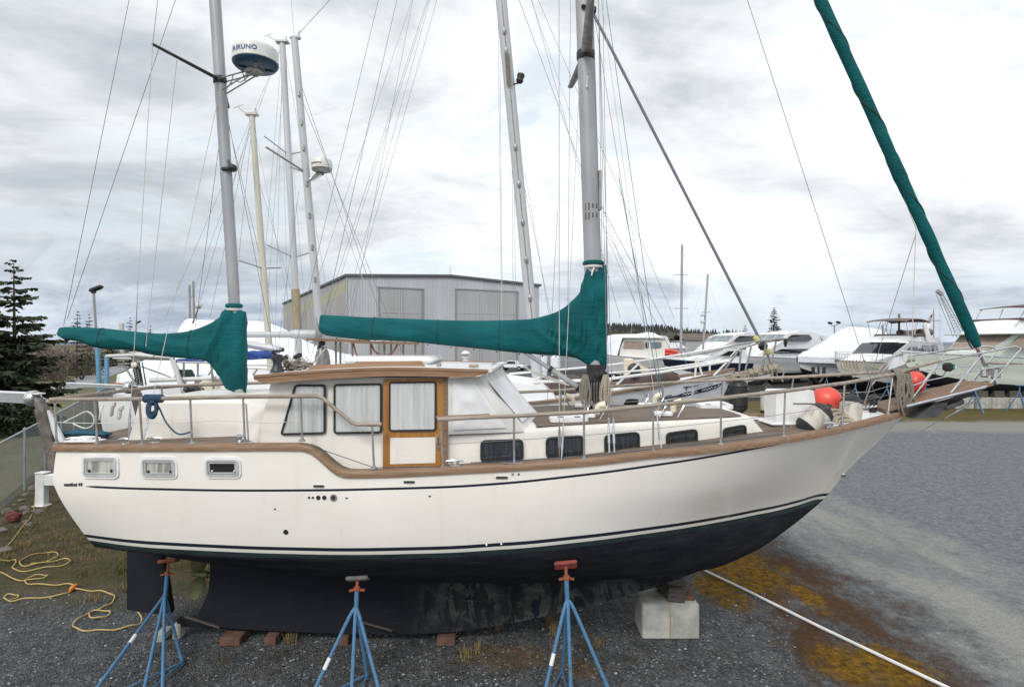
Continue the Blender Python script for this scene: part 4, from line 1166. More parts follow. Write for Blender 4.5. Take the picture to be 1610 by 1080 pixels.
for yy in (697, 704):
    c1 = Vector(pw(689, yy)); ring_plate(mb, fr, [Vector((c1.x + .022 * math.cos(k * .524), c1.y + .022 * math.sin(k * .524))) for k in range(12)], [Vector((c1.x + .010 * math.cos(k * .524), c1.y + .010 * math.sin(k * .524))) for k in range(12)], -.002, .012)
mb.build('handle', M['steel'], door)
mb = MB(); plate(mb, frP, [Vector(pw(*q)) for q in ((697.2, 735), (697.2, 594), (704, 594), (704, 735))], -.005, .03); mb.build('door_post', M['teak'], boat, smooth=0)

# coach roof trunk ahead of the pilothouse
tb = tab((-.92, 1.485), (0, 1.45), (.8, 1.38), (1.6, 1.24), (2.4, 1.04), (3.0, .86), (3.45, .70))
def trunk_z(X):    # top edge from the photo
    return tz(X)
tzp = [(703, 684), (818, 679), (830, 677), (900, 671.5), (960, 668), (1030, 664.5), (1100, 661.5), (1183, 657)]
q = []
for px, py in tzp:
    X = (px - CX) * 7.8 / F
    for _ in range(50): X = .5 * X + .5 * (px - CX) * (YC - tb(X) + .05) / F
    q.append((X, H - (py - CY) * (YC - tb(X) + .05) / F))
tz = tab(*q)
x_end = q[-1][0]
mb = MB(); rows = []
n_ = 60
for i in range(n_ + 1):
    X = lerp(x_fwd, x_end, i / n_); b_ = tb(X); z = tz(X); zl = zs(X) - .02
    rows.append([V(X, YC - b_, zl), V(X, YC - b_ + .015, lerp(zl, z, .5)), V(X, YC - b_ + .035, z - .045), V(X, YC - b_ + .055, z - .008), V(X, YC - b_ + .10, z + .006), V(X, YC - .6 * b_, z + .016), V(X, YC, z + .022), V(X, YC + .6 * b_, z + .016), V(X, YC + b_ - .10, z + .006), V(X, YC + b_ - .055, z - .008), V(X, YC + b_ - .035, z - .045), V(X, YC + b_, zl)])
# sloping front
Xf = P(1201, 690, YC - .72).x
b_ = tb(x_end) * .9
last = rows[-1]
rows.append([V(Xf, YC + (p.y - YC) * .97, min(p.z, zs(Xf) + .08)) for p in last])
mb.rings(rows, loop=False); mb.build('coach_roof', M['gel'], boat, smooth=35)
mb = MB(); rows = []
xa = P(832, 674, YC - 1.3).x
for i in range(41):
    t = i / 40; X = lerp(xa + .02, x_end - .12, t); b_ = tb(X) - .15; z = tz(X)
    rows.append([V(X + (0 if i else .16 * abs(q_) ** 2), YC + q_ * b_, z + .006 + .009 + .020 * (1 - (q_ * b_ / tb(X)) ** 2)) for q_ in (-1, -.8, -.6, -.4, -.2, 0, .2, .4, .6, .8, 1)])
mb.rings(rows, loop=False); mb.build('roof_planking', M['deck'], boat, smooth=60)
# side windows of the trunk
def trunk_frame(px, py):
    X = (px - CX) * 7.7 / F
    for _ in range(40): X = .5 * X + .5 * (px - CX) * (YC - tb(X) + .012) / F
    U = V(1, -(tb(X + .1) - tb(X - .1)) / .2, 0).normalized()
    U = V(1, -(tb(X + .1) - tb(X - .1)) / .2 * 1.0, 0); U = V(.2, -(tb(X + .1) - tb(X - .1)), 0).normalized()
    # near side Y = YC - b, so dY/dX = -db/dX
    O = P(px, py, YC - tb(X) - .002)
    return Frame(O, U, V(0, .06, 1), V(0, -1, .06) + V(0, 0, 0) if abs(U.y) < .02 else U.cross(V(0, .06, 1)))
for px, py, w, h_, sk in ((789, 708.5, 68, 35, -2), (888, 702.5, 60, 34, -3), (978, 697, 57, 32, -4), (1072, 690.5, 53, 27, -5), (1155, 681.5, 41, 23, -5)):
    fr = trunk_frame(px, py)
    if fr.N.y > 0: fr.N = -fr.N
    s_ = fr.O.y / F
    cxn = abs(fr.U.x)
    wu = w * s_ / max(cxn, .5)
    sl = -sk / w * .9
    o_ = round_poly([(-wu / 2, -h_ * s_ / 2 - sl * wu / 2), (wu / 2, -h_ * s_ / 2 + sl * wu / 2), (wu / 2, h_ * s_ / 2 + sl * wu / 2), (-wu / 2, h_ * s_ / 2 - sl * wu / 2)], .075, 6)
    mb = MB(); ring_plate(mb, fr, o_, inset(o_, .026), -.03, .020); ring_plate(mb, fr, inset(o_, .024), inset(o_, .036), -.03, .012); wdw = mb.build('cabin_window', M['rubber'], boat)
    mb = MB(); plate(mb, fr, inset(o_, .030), .008, .011); mb.build('pane', M['glass_dark'], wdw, smooth=0)
    mb = MB(); plate(mb, fr, inset(o_, .030), -.004, .004); mb.build('curtain', M['curtain_dark'], wdw, smooth=0)

# roof
def proof(px, py, b_): return P(px, py, YC - b_)
BR = 1.62
r0, r1, r2, r3 = proof(400, 589.5, BR), proof(500, 582, BR), proof(620, 577.5, BR), proof(767, 581, BR)
roof_z = tab((r0.x, r0.z), (r1.x, r1.z), (r2.x, r2.z), (r3.x, r3.z))
mb = MB(); rows = []
for i in range(25):
    X = lerp(r0.x, r3.x, i / 24); z = roof_z(X)
    rows.append([V(X, YC + q_ * (BR - .02), z - .02 + .035 * (1 - q_ * q_)) for q_ in (-1, -.75, -.5, -.25, 0, .25, .5, .75, 1)])
top = rows; bot = [[p - V(0, 0, .05) for p in r_] for r_ in rows]
mb.rings([a + list(reversed(b2)) for a, b2 in zip(top, bot)], caps=True)
roof = mb.build('roof', M['gel2'], boat, smooth=40)
mb = MB()
for sd in (0, 1):
    rows = []
    for i in range(31):
        t = i / 30; X = lerp(r0.x, r3.x, t); z = roof_z(X)
        hh = .122 - .02 * t
        cut = 0
        if t < .05: cut = hh * (1 - (t / .05)) * .55
        if t > .93: cut = hh * ((t - .93) / .07) ** 1.5 * .7
        rr = [V(X, YC - BR - .018, z - hh + cut), V(X, YC - BR - .018, z - .03), V(X, YC - BR - .03, z - .03), V(X, YC - BR - .03, z), V(X, YC - BR + .05, z), V(X, YC - BR + .05, z - hh + cut)]
        rows.append([mirror(p) for p in rr] if sd else rr)
    mb.rings(rows, caps=True); mb.build('roof_fascia', M['teak_warm'], roof, smooth=30); mb = MB()
mb = MB()    # raised teak coaming of the sliding hatch
h0, h1 = P(482, 582, YC - 1.15), P(668, 570, YC - 1.15)
for s_ in (-1, 1):
    po = [V(P(481, 583, YC - 1.15).x, YC + s_ * 1.15, roof_z(h0.x) - .02), V(P(488, 574, YC - 1.15).x, YC + s_ * 1.15, P(0, 574.5, YC - 1.15).z), V(P(556, 571, YC - 1.15).x, YC + s_ * 1.15, P(0, 571, YC - 1.15).z), V(P(560, 569.5, YC - 1.15).x, YC + s_ * 1.15, P(0, 568.5, YC - 1.15).z), V(P(662, 568, YC - 1.15).x, YC + s_ * 1.15, P(0, 567.5, YC - 1.15).z), V(P(669, 577, YC - 1.15).x, YC + s_ * 1.15, roof_z(h1.x) - .02)]
    mb.prism(po, (0, -.05 * s_, 0)); mb.build('hatch_rail', M['teak_warm'], roof, smooth=0); mb = MB()
mb = MB(); c0 = P(622, 571, YC - .2); mb.box((c0.x, YC - .1, roof_z(c0.x) + .06), (1.25, 1.4, .11), ch=.05); mb.build('sliding_hatch', M['canvas_white'], roof)
mb = MB(); c0 = P(655, 563, YC + .2); mb.prism([P(628, 568, YC), P(658, 561, YC), P(676, 568, YC)], (0, .5, 0)); mb.build('folded_dodger', M['cream'], roof)
for (px, py, w) in ((690, 575, 8), (745, 576, 16)):
    mb = MB(); p = P(px, py, YC - 1.35); mb.box((p.x, p.y, roof_z(p.x) + .03), (w * .008, .06, .045), ch=.01); mb.build('roof_block', M['teak_grey'], roof)
# forward roof lip, thin white edge
mb = MB(); a = P(766, 583, YC - 1.56); b2 = V(P(790, 567, YC + 1.5).x, YC + 1.5, a.z - .0); mb.beam(a, b2, .12, .035); mb.build('roof_lip', M['gel2'], roof)

# canvas windscreen cover
wt0, wb0 = P(752, 592, YC - 1.47), P(824, 679, YC - 1.40)
wt1, wb1 = V(P(789, 572, YC + 1.45).x, YC + 1.45, wt0.z), V(wb0.x + .12, YC + 1.36, wb0.z)
def quadgrid(a, b, c, d, nu=14, nv=14, bulge=.0, seed=0, amp=.012):
    rows = []
    n_ = (b - a).cross(d - a).normalized()
    for j in range(nv + 1):
        v = j / nv; row = []
        for i in range(nu + 1):
            u = i / nu
            p = a.lerp(b, u).lerp(d.lerp(c, u), v)
            k = math.sin(math.pi * u) * math.sin(math.pi * v)
            row.append(p + n_ * (bulge * k + amp * k ** .3 * noise.noise(V(u * 5 + seed, v * 4, seed))))
        rows.append(row)
    return rows
mb = MB()
mid_t, mid_b = wt0.lerp(wt1, .5) + V(.10, 0, .03), wb0.lerp(wb1, .5) + V(.22, 0, .03)
mb.rings(quadgrid(wb0, mid_b, mid_t, wt0, 18, 18, .0, 1, .02), loop=False); mb.rings(quadgrid(mid_b, wb1, wt1, mid_t, 14, 14, .0, 2, .02), loop=False)
ws = mb.build('windscreen_cover', M['canvas_white'], boat, smooth=80)
mb = MB()
def bil(a, b, c, d, u, v): return a.lerp(b, u).lerp(d.lerp(c, u), v)
off = V(.012, -.012, .012)
A_, B_, C_, D_ = wb0, mid_b, mid_t, wt0
mb.rings(quadgrid(bil(A_, B_, C_, D_, .14, .12) + off, bil(A_, B_, C_, D_, .88, .12) + off, bil(A_, B_, C_, D_, .88, .86) + off, bil(A_, B_, C_, D_, .14, .86) + off, 14, 14, .012, 3, .022), loop=False)
mb.build('vinyl_pane', M['clear_vinyl'], ws, smooth=80)
mb = MB()
s0, s1, s2, s3 = P(704, 683, YC - 1.51), wb0 + V(.004, -.004, 0), wt0 + V(.004, -.004, 0), P(704, 595, YC - 1.51)
mb.rings(quadgrid(s0, s1, s2, s3, 16, 16, .006, 5, .012), loop=False); sc_ = mb.build('side_cover', M['canvas_white'], boat, smooth=80)
mb = MB(); off = V(0, -.012, 0)
mb.rings(quadgrid(P(712, 676, YC - 1.51) + off, P(796, 672, YC - 1.44) + off, P(748, 602, YC - 1.49) + off, P(712, 602, YC - 1.51) + off, 16, 16, .01, 6, .018), loop=False); mb.build('vinyl_pane', M['clear_vinyl'], sc_, smooth=80)
mb = MB(); a, b2 = V(wb0.x, YC - 1.40, wb0.z - .03), V(wb0.x + .1, YC + 1.38, wb0.z - .03)
mb.add([V(wb0.x - .1, YC - 1.40, wb0.z + .0), V(wb0.x + .13, YC - 1.33, wb0.z + .012), V(wb0.x + .34, YC - .6, wb0.z + .055), V(wb0.x + .40, YC, wb0.z + .07), V(wb0.x + .34, YC + .6, wb0.z + .055), V(wb0.x + .2, YC + 1.33, wb0.z + .012), V(wb0.x - .1, YC + 1.4, wb0.z)], [(0, 1, 2, 3, 4, 5, 6)])
mb.build('windscreen_base', M['gel2'], boat, smooth=0)
# ================================================================== masts, booms, sail covers, rigging
def mast_tube(mb, p0, p1, rx, ry, n=14, m=0, taper=1.0):
    rings = []
    for i in range(9):
        t = i / 8; c = Vector(p0).lerp(Vector(p1), t); k = lerp(1, taper, t)
        rings.append([c + V(rx * k * math.cos(2 * math.pi * a / n), ry * k * math.sin(2 * math.pi * a / n), 0) for a in range(n)])
    mb.rings(rings, m, caps=True)
def along(p0, p1, z):
    t = (z - p0.z) / (p1.z - p0.z); return p0.lerp(p1, t)
# main mast
ma, mt = P(939, 640, YC), P(918, 0, YC)
main0 = along(ma, mt, 3.25); main1 = along(ma, mt, 15.2)
mb = MB(); mast_tube(mb, main0, main1, .128, .105)
mb.tube([along(ma, mt, 4.2) + V(.12, 0, 0), along(ma, mt, 13) + V(.13, 0, 0)], .016, 5)
main = mb.build('main_mast', M['alu'], boat, smooth=60)
mizA, mizB = P(368.6, 480, YC), P(337.6, 0, YC)
miz0 = along(mizA, mizB, 3.2); miz1 = along(mizA, mizB, 11.8)
mb = MB(); mast_tube(mb, miz0, miz1, .083, .072)
mb.tube([along(mizA, mizB, 5.2) + V(.08, 0, 0), along(mizA, mizB, 10.5) + V(.083, 0, 0)], .012, 5)
mizzen = mb.build('mizzen_mast', M['alu'], boat, smooth=60)
# vents and sockets on the main mast
mb = MB()
c0 = along(ma, mt, H + (CY - 335) * YC / F)
for k, (dx, n_) in enumerate(((-.085, 8), (-.04, 8), (.015, 5), (.075, 5))):
    for blk in (0, 1):
        for i in range(n_):
            a = math.acos(max(-1, min(1, dx / .128)))
            y = -.105 * math.sin(a)
            mb.box((c0.x + dx, YC + y - .001, c0.z - .11 + blk * .14 + i * .014 - (0 if n_ == 8 else -.03)), (.022, .006, .006))
mb.build('mast_slot', M['black'], main, smooth=0)
# spreaders
sp = P(922, 88, YC)
for s_, (tx, ty) in ((-1, (0, 0)), (1, (0, 0))):
    mb = MB()
    root_ = along(ma, mt, sp.z) + V(0, s_ * .09, 0)
    tip = V(root_.x - .10, YC + s_ * 1.35, root_.z + .10)
    rr = []
    for t in (0, .3, .7, 1):
        c = root_.lerp(tip, t); w = lerp(.085, .05, t)
        rr.append([c + V(w * math.cos(a), 0, .028 * math.sin(a)) for a in [k * .785 for k in range(8)]])
    mb.rings(rr, caps=True); mb.build('spreader', M['steel_dull'], main)
mb = MB(); c = along(ma, mt, sp.z); mb.lathe(c - V(0, 0, .06), [(.135, 0), (.14, .02), (.14, .1), (.135, .12)], 16); mb.build('spreader_band', M['black'], main)
mb = MB(); c = along(ma, mt, P(0, 18, YC).z); mb.box(c + V(.13, -.02, 0), (.09, .12, .10), ch=.02); mb.box(c + V(-.03, -.13, 0), (.06, .08, .06), ch=.02); mb.tube([c + V(.13, -.02, 0), c + V(.06, -.13, 0), c + V(-.03, -.13, 0)], .02, 5); mb.build('deck_light', M['black'], main)
mb = MB(); c = along(ma, mt, P(0, 125, YC).z) + V(.0, -.11, 0); mb.tube([c, c - V(.01, .02, .18)], .012, 5); mb.build('halyard_block', M['steel'], main)
mb = MB(); c = P(941, 300, YC) + V(.02, -.02, 0); mb.box(c, (.05, .06, .6), ch=.01); mb.build('sail_track', M['steel_dull'], main)
ms = P(347, 127, YC)
for s_ in (-1, 1):
    mb = MB(); r_ = along(mizA, mizB, ms.z) + V(0, s_ * .06, 0)
    tip = V((240 - CX) * (YC - 1.08) / F, YC + s_ * 1.08, H - (70 - CY) * (YC - 1.08) / F)
    mb.tube([r_, tip], [.028, .02], 8); mb.build('spreader', M['black'], mizzen)
mb = MB(); c = along(mizA, mizB, ms.z); mb.lathe(c - V(0, 0, .05), [(.09, 0), (.096, .01), (.096, .09), (.09, .1)], 14); mb.build('spreader_band', M['black'], mizzen)
mb = MB(); c = along(mizA, mizB, P(0, 268, YC).z); mb.box(c + V(.05, -.08, 0), (.16, .06, .05), ch=.015); mb.blob(c + V(.14, -.08, .01), (.07, .07, .06), nu=8, nv=6); mb.tube([c + V(.10, -.06, .03), c + V(.06, -.05, .14)], .012, 5); mb.build('deck_light', M['black'], mizzen)
# radar dome with maker's lettering
rc = P(402, 101, YC - .35)                # centre of the underside
rad = .318
mb = MB()
mb.lathe(rc, [(rad * .97, .0), (rad, .012), (rad, .15), (rad * .985, .185), (rad * .93, .21), (rad * .8, .225), (0.01, .238)], 40, 0)
mb.lathe(rc - V(0, 0, .075), [(rad * .74, .0), (rad * .88, .02), (rad * .985, .058), (rad * 1.004, .0755)], 40, 1)
for a in (.35, 1.95, 3.6, 5.1):
    d_ = V(math.cos(a), math.sin(a), 0); mb.beam(rc + d_ * .12 - V(0, 0, .084), rc + d_ * (rad * .76) - V(0, 0, .080), .05, .03, 1)
mb.lathe(rc - V(.05, -.05, .103), [(.13, 0), (.14, .015), (.14, .03)], 24, 2)
vs, fs = text_mesh('FURUNO', .092, extrude=.0, bold=.003, spacing=1.12)
fa = []
for v in vs:
    a = -math.pi / 2 - .18 + v.x / rad * 1.0
    rr_ = rad + .003
    fa.append(rc + V(rr_ * math.cos(a), rr_ * math.sin(a), .098 + v.y))
mb.add(fa, fs, 3)
dome = mb.build('radar_dome', [M['radar_white'], M['radar_blue'], M['conc'], M['letter_blue']], mizzen, smooth=35)
mb = MB()
q0 = along(mizA, mizB, rc.z - .09) + V(.07, -.03, 0); q1 = along(mizA, mizB, rc.z - .27) + V(.07, -.03, 0); e = rc - V(.05, -.05, .085)
for dy in (-.07, .07):
    mb.tube([q0 + V(0, dy, 0), e + V(.02, dy, 0)], .011, 6); mb.tube([q1 + V(0, dy, 0), e + V(.05, dy, -.005)], .011, 6)
mb.tube([q0.lerp(e, .4) + V(0, -.07, 0), q1.lerp(e, .3) + V(0, -.07, 0)], .008, 5); mb.tube([q0.lerp(e, .7) + V(0, -.07, 0), q1.lerp(e, .65) + V(0, .07, 0)], .008, 5)
mb.tube(smooth_path([q1 + V(.02, -.03, -.02), q1.lerp(e, .35) + V(0, -.04, .06), q1.lerp(e, .6) + V(0, -.03, -.05), e], 4), .007, 5)
mb.build('radar_bracket', M['steel_dull'], mizzen)

def sail_cover(name, xs_, top, bot, T, parent, fold, seed, seams=()):
    mb = MB(); rows = []; n_ = 40
    for px in xs_:
        a, b_ = P(px, top(px), YC), P(px, bot(px), YC)
        c = (a + b_) / 2; h_ = (a.z - b_.z) / 2; t_ = T(px); row = []
        for k in range(n_):
            th = 2 * math.pi * k / n_
            cs, sn = math.cos(th), math.sin(th)
            z = c.z + h_ * cs
            y = t_ * math.copysign(abs(sn) ** .8, sn) * (1 - .28 * cs if h_ < .35 else 1.0)
            f = fold(px, z, seed + (0 if sn > 0 else 17))
            if px > (905 if xs_[0] > 400 else 350): f = max(f, -.012)
            row.append(V(c.x + f * .25 * math.copysign(1, sn) * 0, YC + y + f * abs(sn) * (-1 if sn < 0 else 1) , z + .25 * f * (1 if abs(cs) < .98 else .4)))
        rows.append(row)
    mb.rings(rows, caps=True)
    o = mb.build(name, M['sail_teal'], parent, smooth=80)
    for px in seams:
        i = min(range(len(xs_)), key=lambda k: abs(xs_[k] - px)); sm = MB()
        c = sum(rows[i], Vector()) / n_
        sm.tube([p + (p - c).normalized() * .003 for p in rows[i]], .0055, 5, closed=True); sm.build('seam', M['tarp_green'], o)
    sm = MB(); sm.tube([rows[i][22] + V(0, -.004, 0) for i in range(2, int(len(rows) * .72), 2)], .006, 4); sm.build('hem', M['tarp_green'], o)
    for i in range(6, int(len(rows) * .7), 9):
        sm = MB(); sm.lathe(rows[i][20] + V(0, .002, -.02), [(.012, 0), (.012, .006), (.006, .009)], 8, axis=(0, 1, -.3)); sm.build('turn_button', M['steel'], o)
    return o
def ridge(v): return 1 - 2 * abs(noise.noise(v))
def crease(v): return max(0.0, 1 - 3.2 * abs(noise.noise(v))) ** 1.5
def fold_main(px, z, sd):
    X = (px - CX) * YC / F
    w = min(max((px - 760) / 130, 0), 1); w2 = 1 - w
    a = R(38 + 10 * noise.noise(V(X * .8, z, sd)))
    u = X * math.cos(a) - z * math.sin(a); v = X * math.sin(a) + z * math.cos(a)
    f = w * (.030 * ridge(V(u * .8, v * 3.6, sd + .37)) + .075 * crease(V(u * .9, v * 5, sd + 3.37)) + .045 * crease(V(u * 1.5 + 3, v * 9, sd + 8.37)))
    f += w2 * (.030 * ridge(V(X * 1.2 + z, z * 4, sd + .37)) + .022 * crease(V(X * 2.2 + z * 2, z * 5 + X * .6, sd + 5.37)))
    return f - .022 * w - .018
def fold_miz(px, z, sd):
    X = (px - CX) * YC / F
    w = min(max((px - 290) / 55, 0), 1)
    zc = 4.6
    a = R(-22 + (z - zc) * 18)
    u = X * math.cos(a) - z * math.sin(a); v = X * math.sin(a) + z * math.cos(a)
    f = w * (.024 * ridge(V(u * .9, v * 4.5, sd + .37)) + .062 * crease(V(u * 1.0, v * 6, sd + 3.37)) + .040 * crease(V(u * 1.6 + 3, v * 11, sd + 8.37)))
    f += (1 - w) * (.030 * ridge(V(X * 1.5, z * 4, sd + .37)) + .020 * crease(V(X * 2.2 + z * 3, z * 5, sd + 5.37)))
    return f - .02 * w - .016
m_top = tab((505, 495), (520, 495.5), (560, 498), (640, 501), (740, 504), (800, 503.5), (830, 502), (860, 495.5), (880, 488), (897, 475), (906, 466), (912, 458), (914, 447), (917, 440), (920, 427), (922, 419), (946, 417), (954, 417))
m_bot = tab((505, 523), (512, 527), (540, 531), (570, 534), (640, 537), (700, 543), (760, 549), (800, 553.5), (850, 557.5), (885, 560), (905, 563), (918, 570), (930, 577), (945, 581), (954, 581))
xsm = [505 + 4 * i for i in range(90)] + [862 + 2 * i for i in range(24)] + [909 + 1.0 * i for i in range(45)]
def Tm(px):
    if px < 520: return .12 + .06 * (px - 505) / 15
    if px < 800: return .18
    if px < 915: return .18 - .02 * (px - 800) / 115
    if px < 946: return .18
    return .18 * math.sqrt(max(0.03, 1 - ((px - 944) / 10.5) ** 2))
cov = sail_cover('sail_cover', xsm, m_top, m_bot, Tm, boat, fold_main, 1, (590, 690, 785, 868))
z_top = tab((95, 515), (104, 514), (135, 515), (170, 517), (200, 520), (260, 524.5), (285, 522.5), (305, 518.5), (325, 511), (340, 503), (349, 496), (352, 489), (356, 486.5), (376, 486.5), (380, 488), (386, 490))
z_bot = tab((95, 529), (105, 534), (130, 537), (145, 544), (165, 548), (205, 550), (245, 558), (285, 563), (318, 566.5), (331, 571), (340, 583), (350, 600), (357, 612), (364, 615), (378, 618), (388, 618))
def right_edge(px): return 1
xsz = [95 + 3.5 * i for i in range(65)] + [323 + 1.2 * i for i in range(54)]
def Tz(px):
    if px < 110: return .07 + .05 * (px - 95) / 15
    if px < 350: return .12
    if px < 378: return .14
    return .14 * math.sqrt(max(.03, 1 - ((px - 376) / 11.5) ** 2))
sail_cover('sail_cover', xsz, z_top, z_bot, Tz, boat, fold_miz, 9, (160, 235, 300))
for (p, r_, x0, y0) in ((ma, .125, 933, 414), (mizA, .085, 368, 481)):
    c = P(x0, y0, YC); mb = MB(); mb.lathe(c - V(0, 0, .03), [(r_ + .02, 0), (r_ + .04, .015), (r_ + .035, .05), (r_ + .01, .065)], 18); mb.build('cover_collar', M['sail_teal'], boat)
    mb = MB(); mb.lathe(c - V(0, 0, .075), [(r_ + .012, 0), (r_ + .02, .01), (r_ + .012, .045)], 18); mb.build('lashing', M['rope_white'], boat)
mb = MB(); c = P(934, 421, YC - .14); mb.tube([c, c + V(-.02, -.02, -.04), c + V(-.04, -.02, -.12)], .013, 5); mb.build('cover_tie', M['rope_white'], boat)
for (x0, y0, x1, y1, r_) in ((507, 511, 930, 545, .07), (99, 522, 370, 548, .05)):
    mb = MB(); mb.tube([P(x0, y0, YC), P(x1, y1, YC)], r_, 10); mb.build('boom', M['alu'], boat)
# boom vang strut
mb = MB(); a, b_ = P(818, 549, YC - .05), P(912, 611, YC - .05); mb.tube([a, a.lerp(b_, .5)], .032, 10); mb.tube([a.lerp(b_, .5), b_], .046, 10); mb.build('boom_vang', M['alu'], boat)
mb = MB()
for t in (.5, .97): c = a.lerp(b_, t); d_ = (b_ - a).normalized(); mb.tube([c - d_ * .02, c + d_ * .03], .052, 10)
mb.build('vang_collar', M['black'], boat)
mb = MB(); mb.tube([P(822, 575, YC - .1), P(845, 590, YC - .1), P(895, 606, YC - .08)], .012, 6); mb.tube([P(828, 580, YC - .06), P(890, 603, YC - .06)], .012, 6); mb.build('vang_tackle', M['wire_light'], boat)
# tackle clutter at the mast foot
mb = MB(); c = P(936, 636, YC)
mast_tube(mb, c + V(0, 0, -.15), P(937, 573, YC), .145, .14, 14)
rnd = random.Random(5)
for k in range(16):
    a = rnd.uniform(0, 6.28); z = rnd.uniform(.0, .5); q = along(ma, mt, c.z + z) + V(.15 * math.cos(a), .15 * math.sin(a), 0)
    mb.blob(q, (.045, .045, .07), nu=7, nv=5)
mb.build('mast_boot', M['black'], main)
mb = MB()
for k in range(9):
    a = -2.6 + .22 * k; q = along(ma, mt, 3.52) + V(.19 * math.cos(a), .19 * math.sin(a), 0)
    mb.blob(q + V(0, 0, .02 * (k % 3)), (.03, .03, .05), nu=6, nv=4); mb.tube([q, q + V(0, 0, .35)], .006, 4)
mb.build('mast_cleat', M['steel_dull'], main)
# furled headsail
j0, j1 = P(1537, 545, YC), P(1290, 0, YC)
jd = (j1 - j0); mb = MB(); pts = []; rs = []
for i in range(90):
    t = -.0 + 1.5 * i / 89; p = j0 + jd * t
    k = 1 + .10 * noise.noise(V(t * 14, 1, 2))
    pts.append(p + V(.015 * noise.noise(V(t * 5, 4, 1)), .015 * noise.noise(V(t * 5, 9, 1)), 0)); rs.append((.083 if i > 2 else .05 + .015 * i) * k)
    if 28 < i < 33: rs[-1] += .012
mb.tube(pts, rs, 16)
mb.build('furled_headsail', M['sail_teal'], boat, smooth=60)
mb = MB()
lead = []
for i in range(160):
    t = 1.5 * i / 159; p = j0 + jd * t; a = t * 26
    u = jd.normalized().cross(V(0, 1, 0)).normalized()
    lead.append(p + (u * math.cos(a) + V(0, 1, 0) * math.sin(a)) * .083)
mb.tube(lead, .012, 5); mb.build('sail_edge', M['tarp_green'], boat)
mb = MB(); mb.tube([P(1530, 530, YC), P(1536, 545, YC), P(1552, 580, YC)], .03, 8); mb.build('furler_spar', M['steel'], boat)

# standing and running rigging: (pixel, depth) ends; wires run on past the frame to the masthead
def wire(name, a, b_, r=.0045, m='wire', turn=False, ext=1.0, parent=boat):
    mb = MB(); a = Vector(a); b_ = a + (Vector(b_) - a) * ext
    mb.tube([a, b_], r, 5)
    o = mb.build(name, M[m], parent)
    if turn:
        d_ = (b_ - a).normalized(); mb = MB()
        mb.tube([a, a + d_ * .12], .010, 6); mb.tube([a + d_ * .12, a + d_ * .34], .017, 8); mb.tube([a + d_ * .34, a + d_ * .44], .010, 6)
        mb.build('turnbuckle', M['steel'], o)
    return o
chain = YC - 1.72
head_main = along(ma, mt, 14.8); head_miz = along(mizA, mizB, 11.6)
wire('shroud', P(879.5, 718, YC - 1.55), P(879, 0, YC - 1.45), .0055, 'wire_light', 1, 1.6)
wire('shroud', P(883, 722, YC - 1.56), P(904, 280, YC - .8), .0045, 'wire_light', 1, 1.4)
wire('shroud', P(958, 712, YC - 1.55), P(947, 250, YC - .6), .0045, 'wire', 1, 1.9)
wire('shroud', P(966, 712, YC - 1.55), P(945, 120, YC - .3), .0045, 'wire', 1, 1.35)
wire('shroud', P(1040, 706, YC - 1.4), P(983, 280, YC - .5), .004, 'wire_light', 1, 1.9)
for x0, y0, x1, y1, r_, m_ in ((1045, 648, 953, 0, .0045, 'rope_teal'), (1042, 640, 973, 280, .006, 'rope_teal')):
    wire('halyard', P(x0, y0, YC - 1.0), P(x1, y1, YC - .3), r_, m_)
for x0, y0, x1, y1, d0, d1 in ((892, 580, 897, 0, .9, 1.1), (860, 640, 872, 420, .9, .9), (949, 600, 941, 0, 1.2, .4), (1013, 510, 945, 90, .4, .1), (957, 620, 948, 0, .9, .2)):
    wire('shroud', P(x0, y0, YC + d0), P(x1, y1, YC + d1), .004, 'wire', ext=1.4)
wire('stay', P(1387, 655, YC), P(1175, 0, YC), .0045, 'wire', 0, 1.35)
mb = MB(); mb.tube([P(1388, 657, YC), P(1378, 630, YC)], .025, 8); mb.tube([P(1372, 660, YC), P(1364, 672, YC - .3)], .02, 6); mb.build('stay_block', M['alu'], boat)
wire('halyard', P(1360, 620, YC - .2), P(1440, 368, YC), .005, 'wire'); wire('halyard', P(1432.5, 580, YC - .25), P(1440, 360, YC), .006, 'wire_light'); wire('halyard', P(1441, 362, YC), P(1300, 0, YC), .004, 'wire', ext=1.3)
# mizzen
wire('topping_lift', P(100, 512, YC), P(203, 0, YC), .0045, 'wire', ext=1.5); wire('backstay', P(106, 500, YC), P(276, 0, YC - .05), .0045, 'wire', ext=1.2)
wire('shroud', P(202, 694, YC - 1.5), P(240, 70, YC - 1.08), .0045, 'wire_light', 1); wire('shroud', P(240, 70, YC - 1.08), P(248, 0, YC - 1.0), .0045, 'wire', ext=2.0)
wire('halyard', P(229, 545, YC - .4), P(278, 95, YC - .7), .0045, 'wire_light'); wire('halyard', P(214, 520, YC - .3), P(217, 440, YC - .4), .005, 'wire')
wire('shroud', P(226, 690, YC - 1.52), P(341, 165, YC - .08), .0045, 'wire_light', 1)
wire('shroud', P(305, 530, YC + 1.3), P(352, 170, YC + .06), .004, 'wire'); wire('shroud', P(440, 600, YC + 1.45), P(353, 160, YC + .06), .004, 'wire')
wire('triatic_stay', P(352, 165, YC), P(390, 325, YC + .1), .0035, 'wire', ext=1.45)
mb = MB(); a = P(303, 508, YC + 1.3); mb.tube([P(311, 487, YC + 1.25), a], .014, 6); mb.build('insulator', M['steel_dull'], boat)

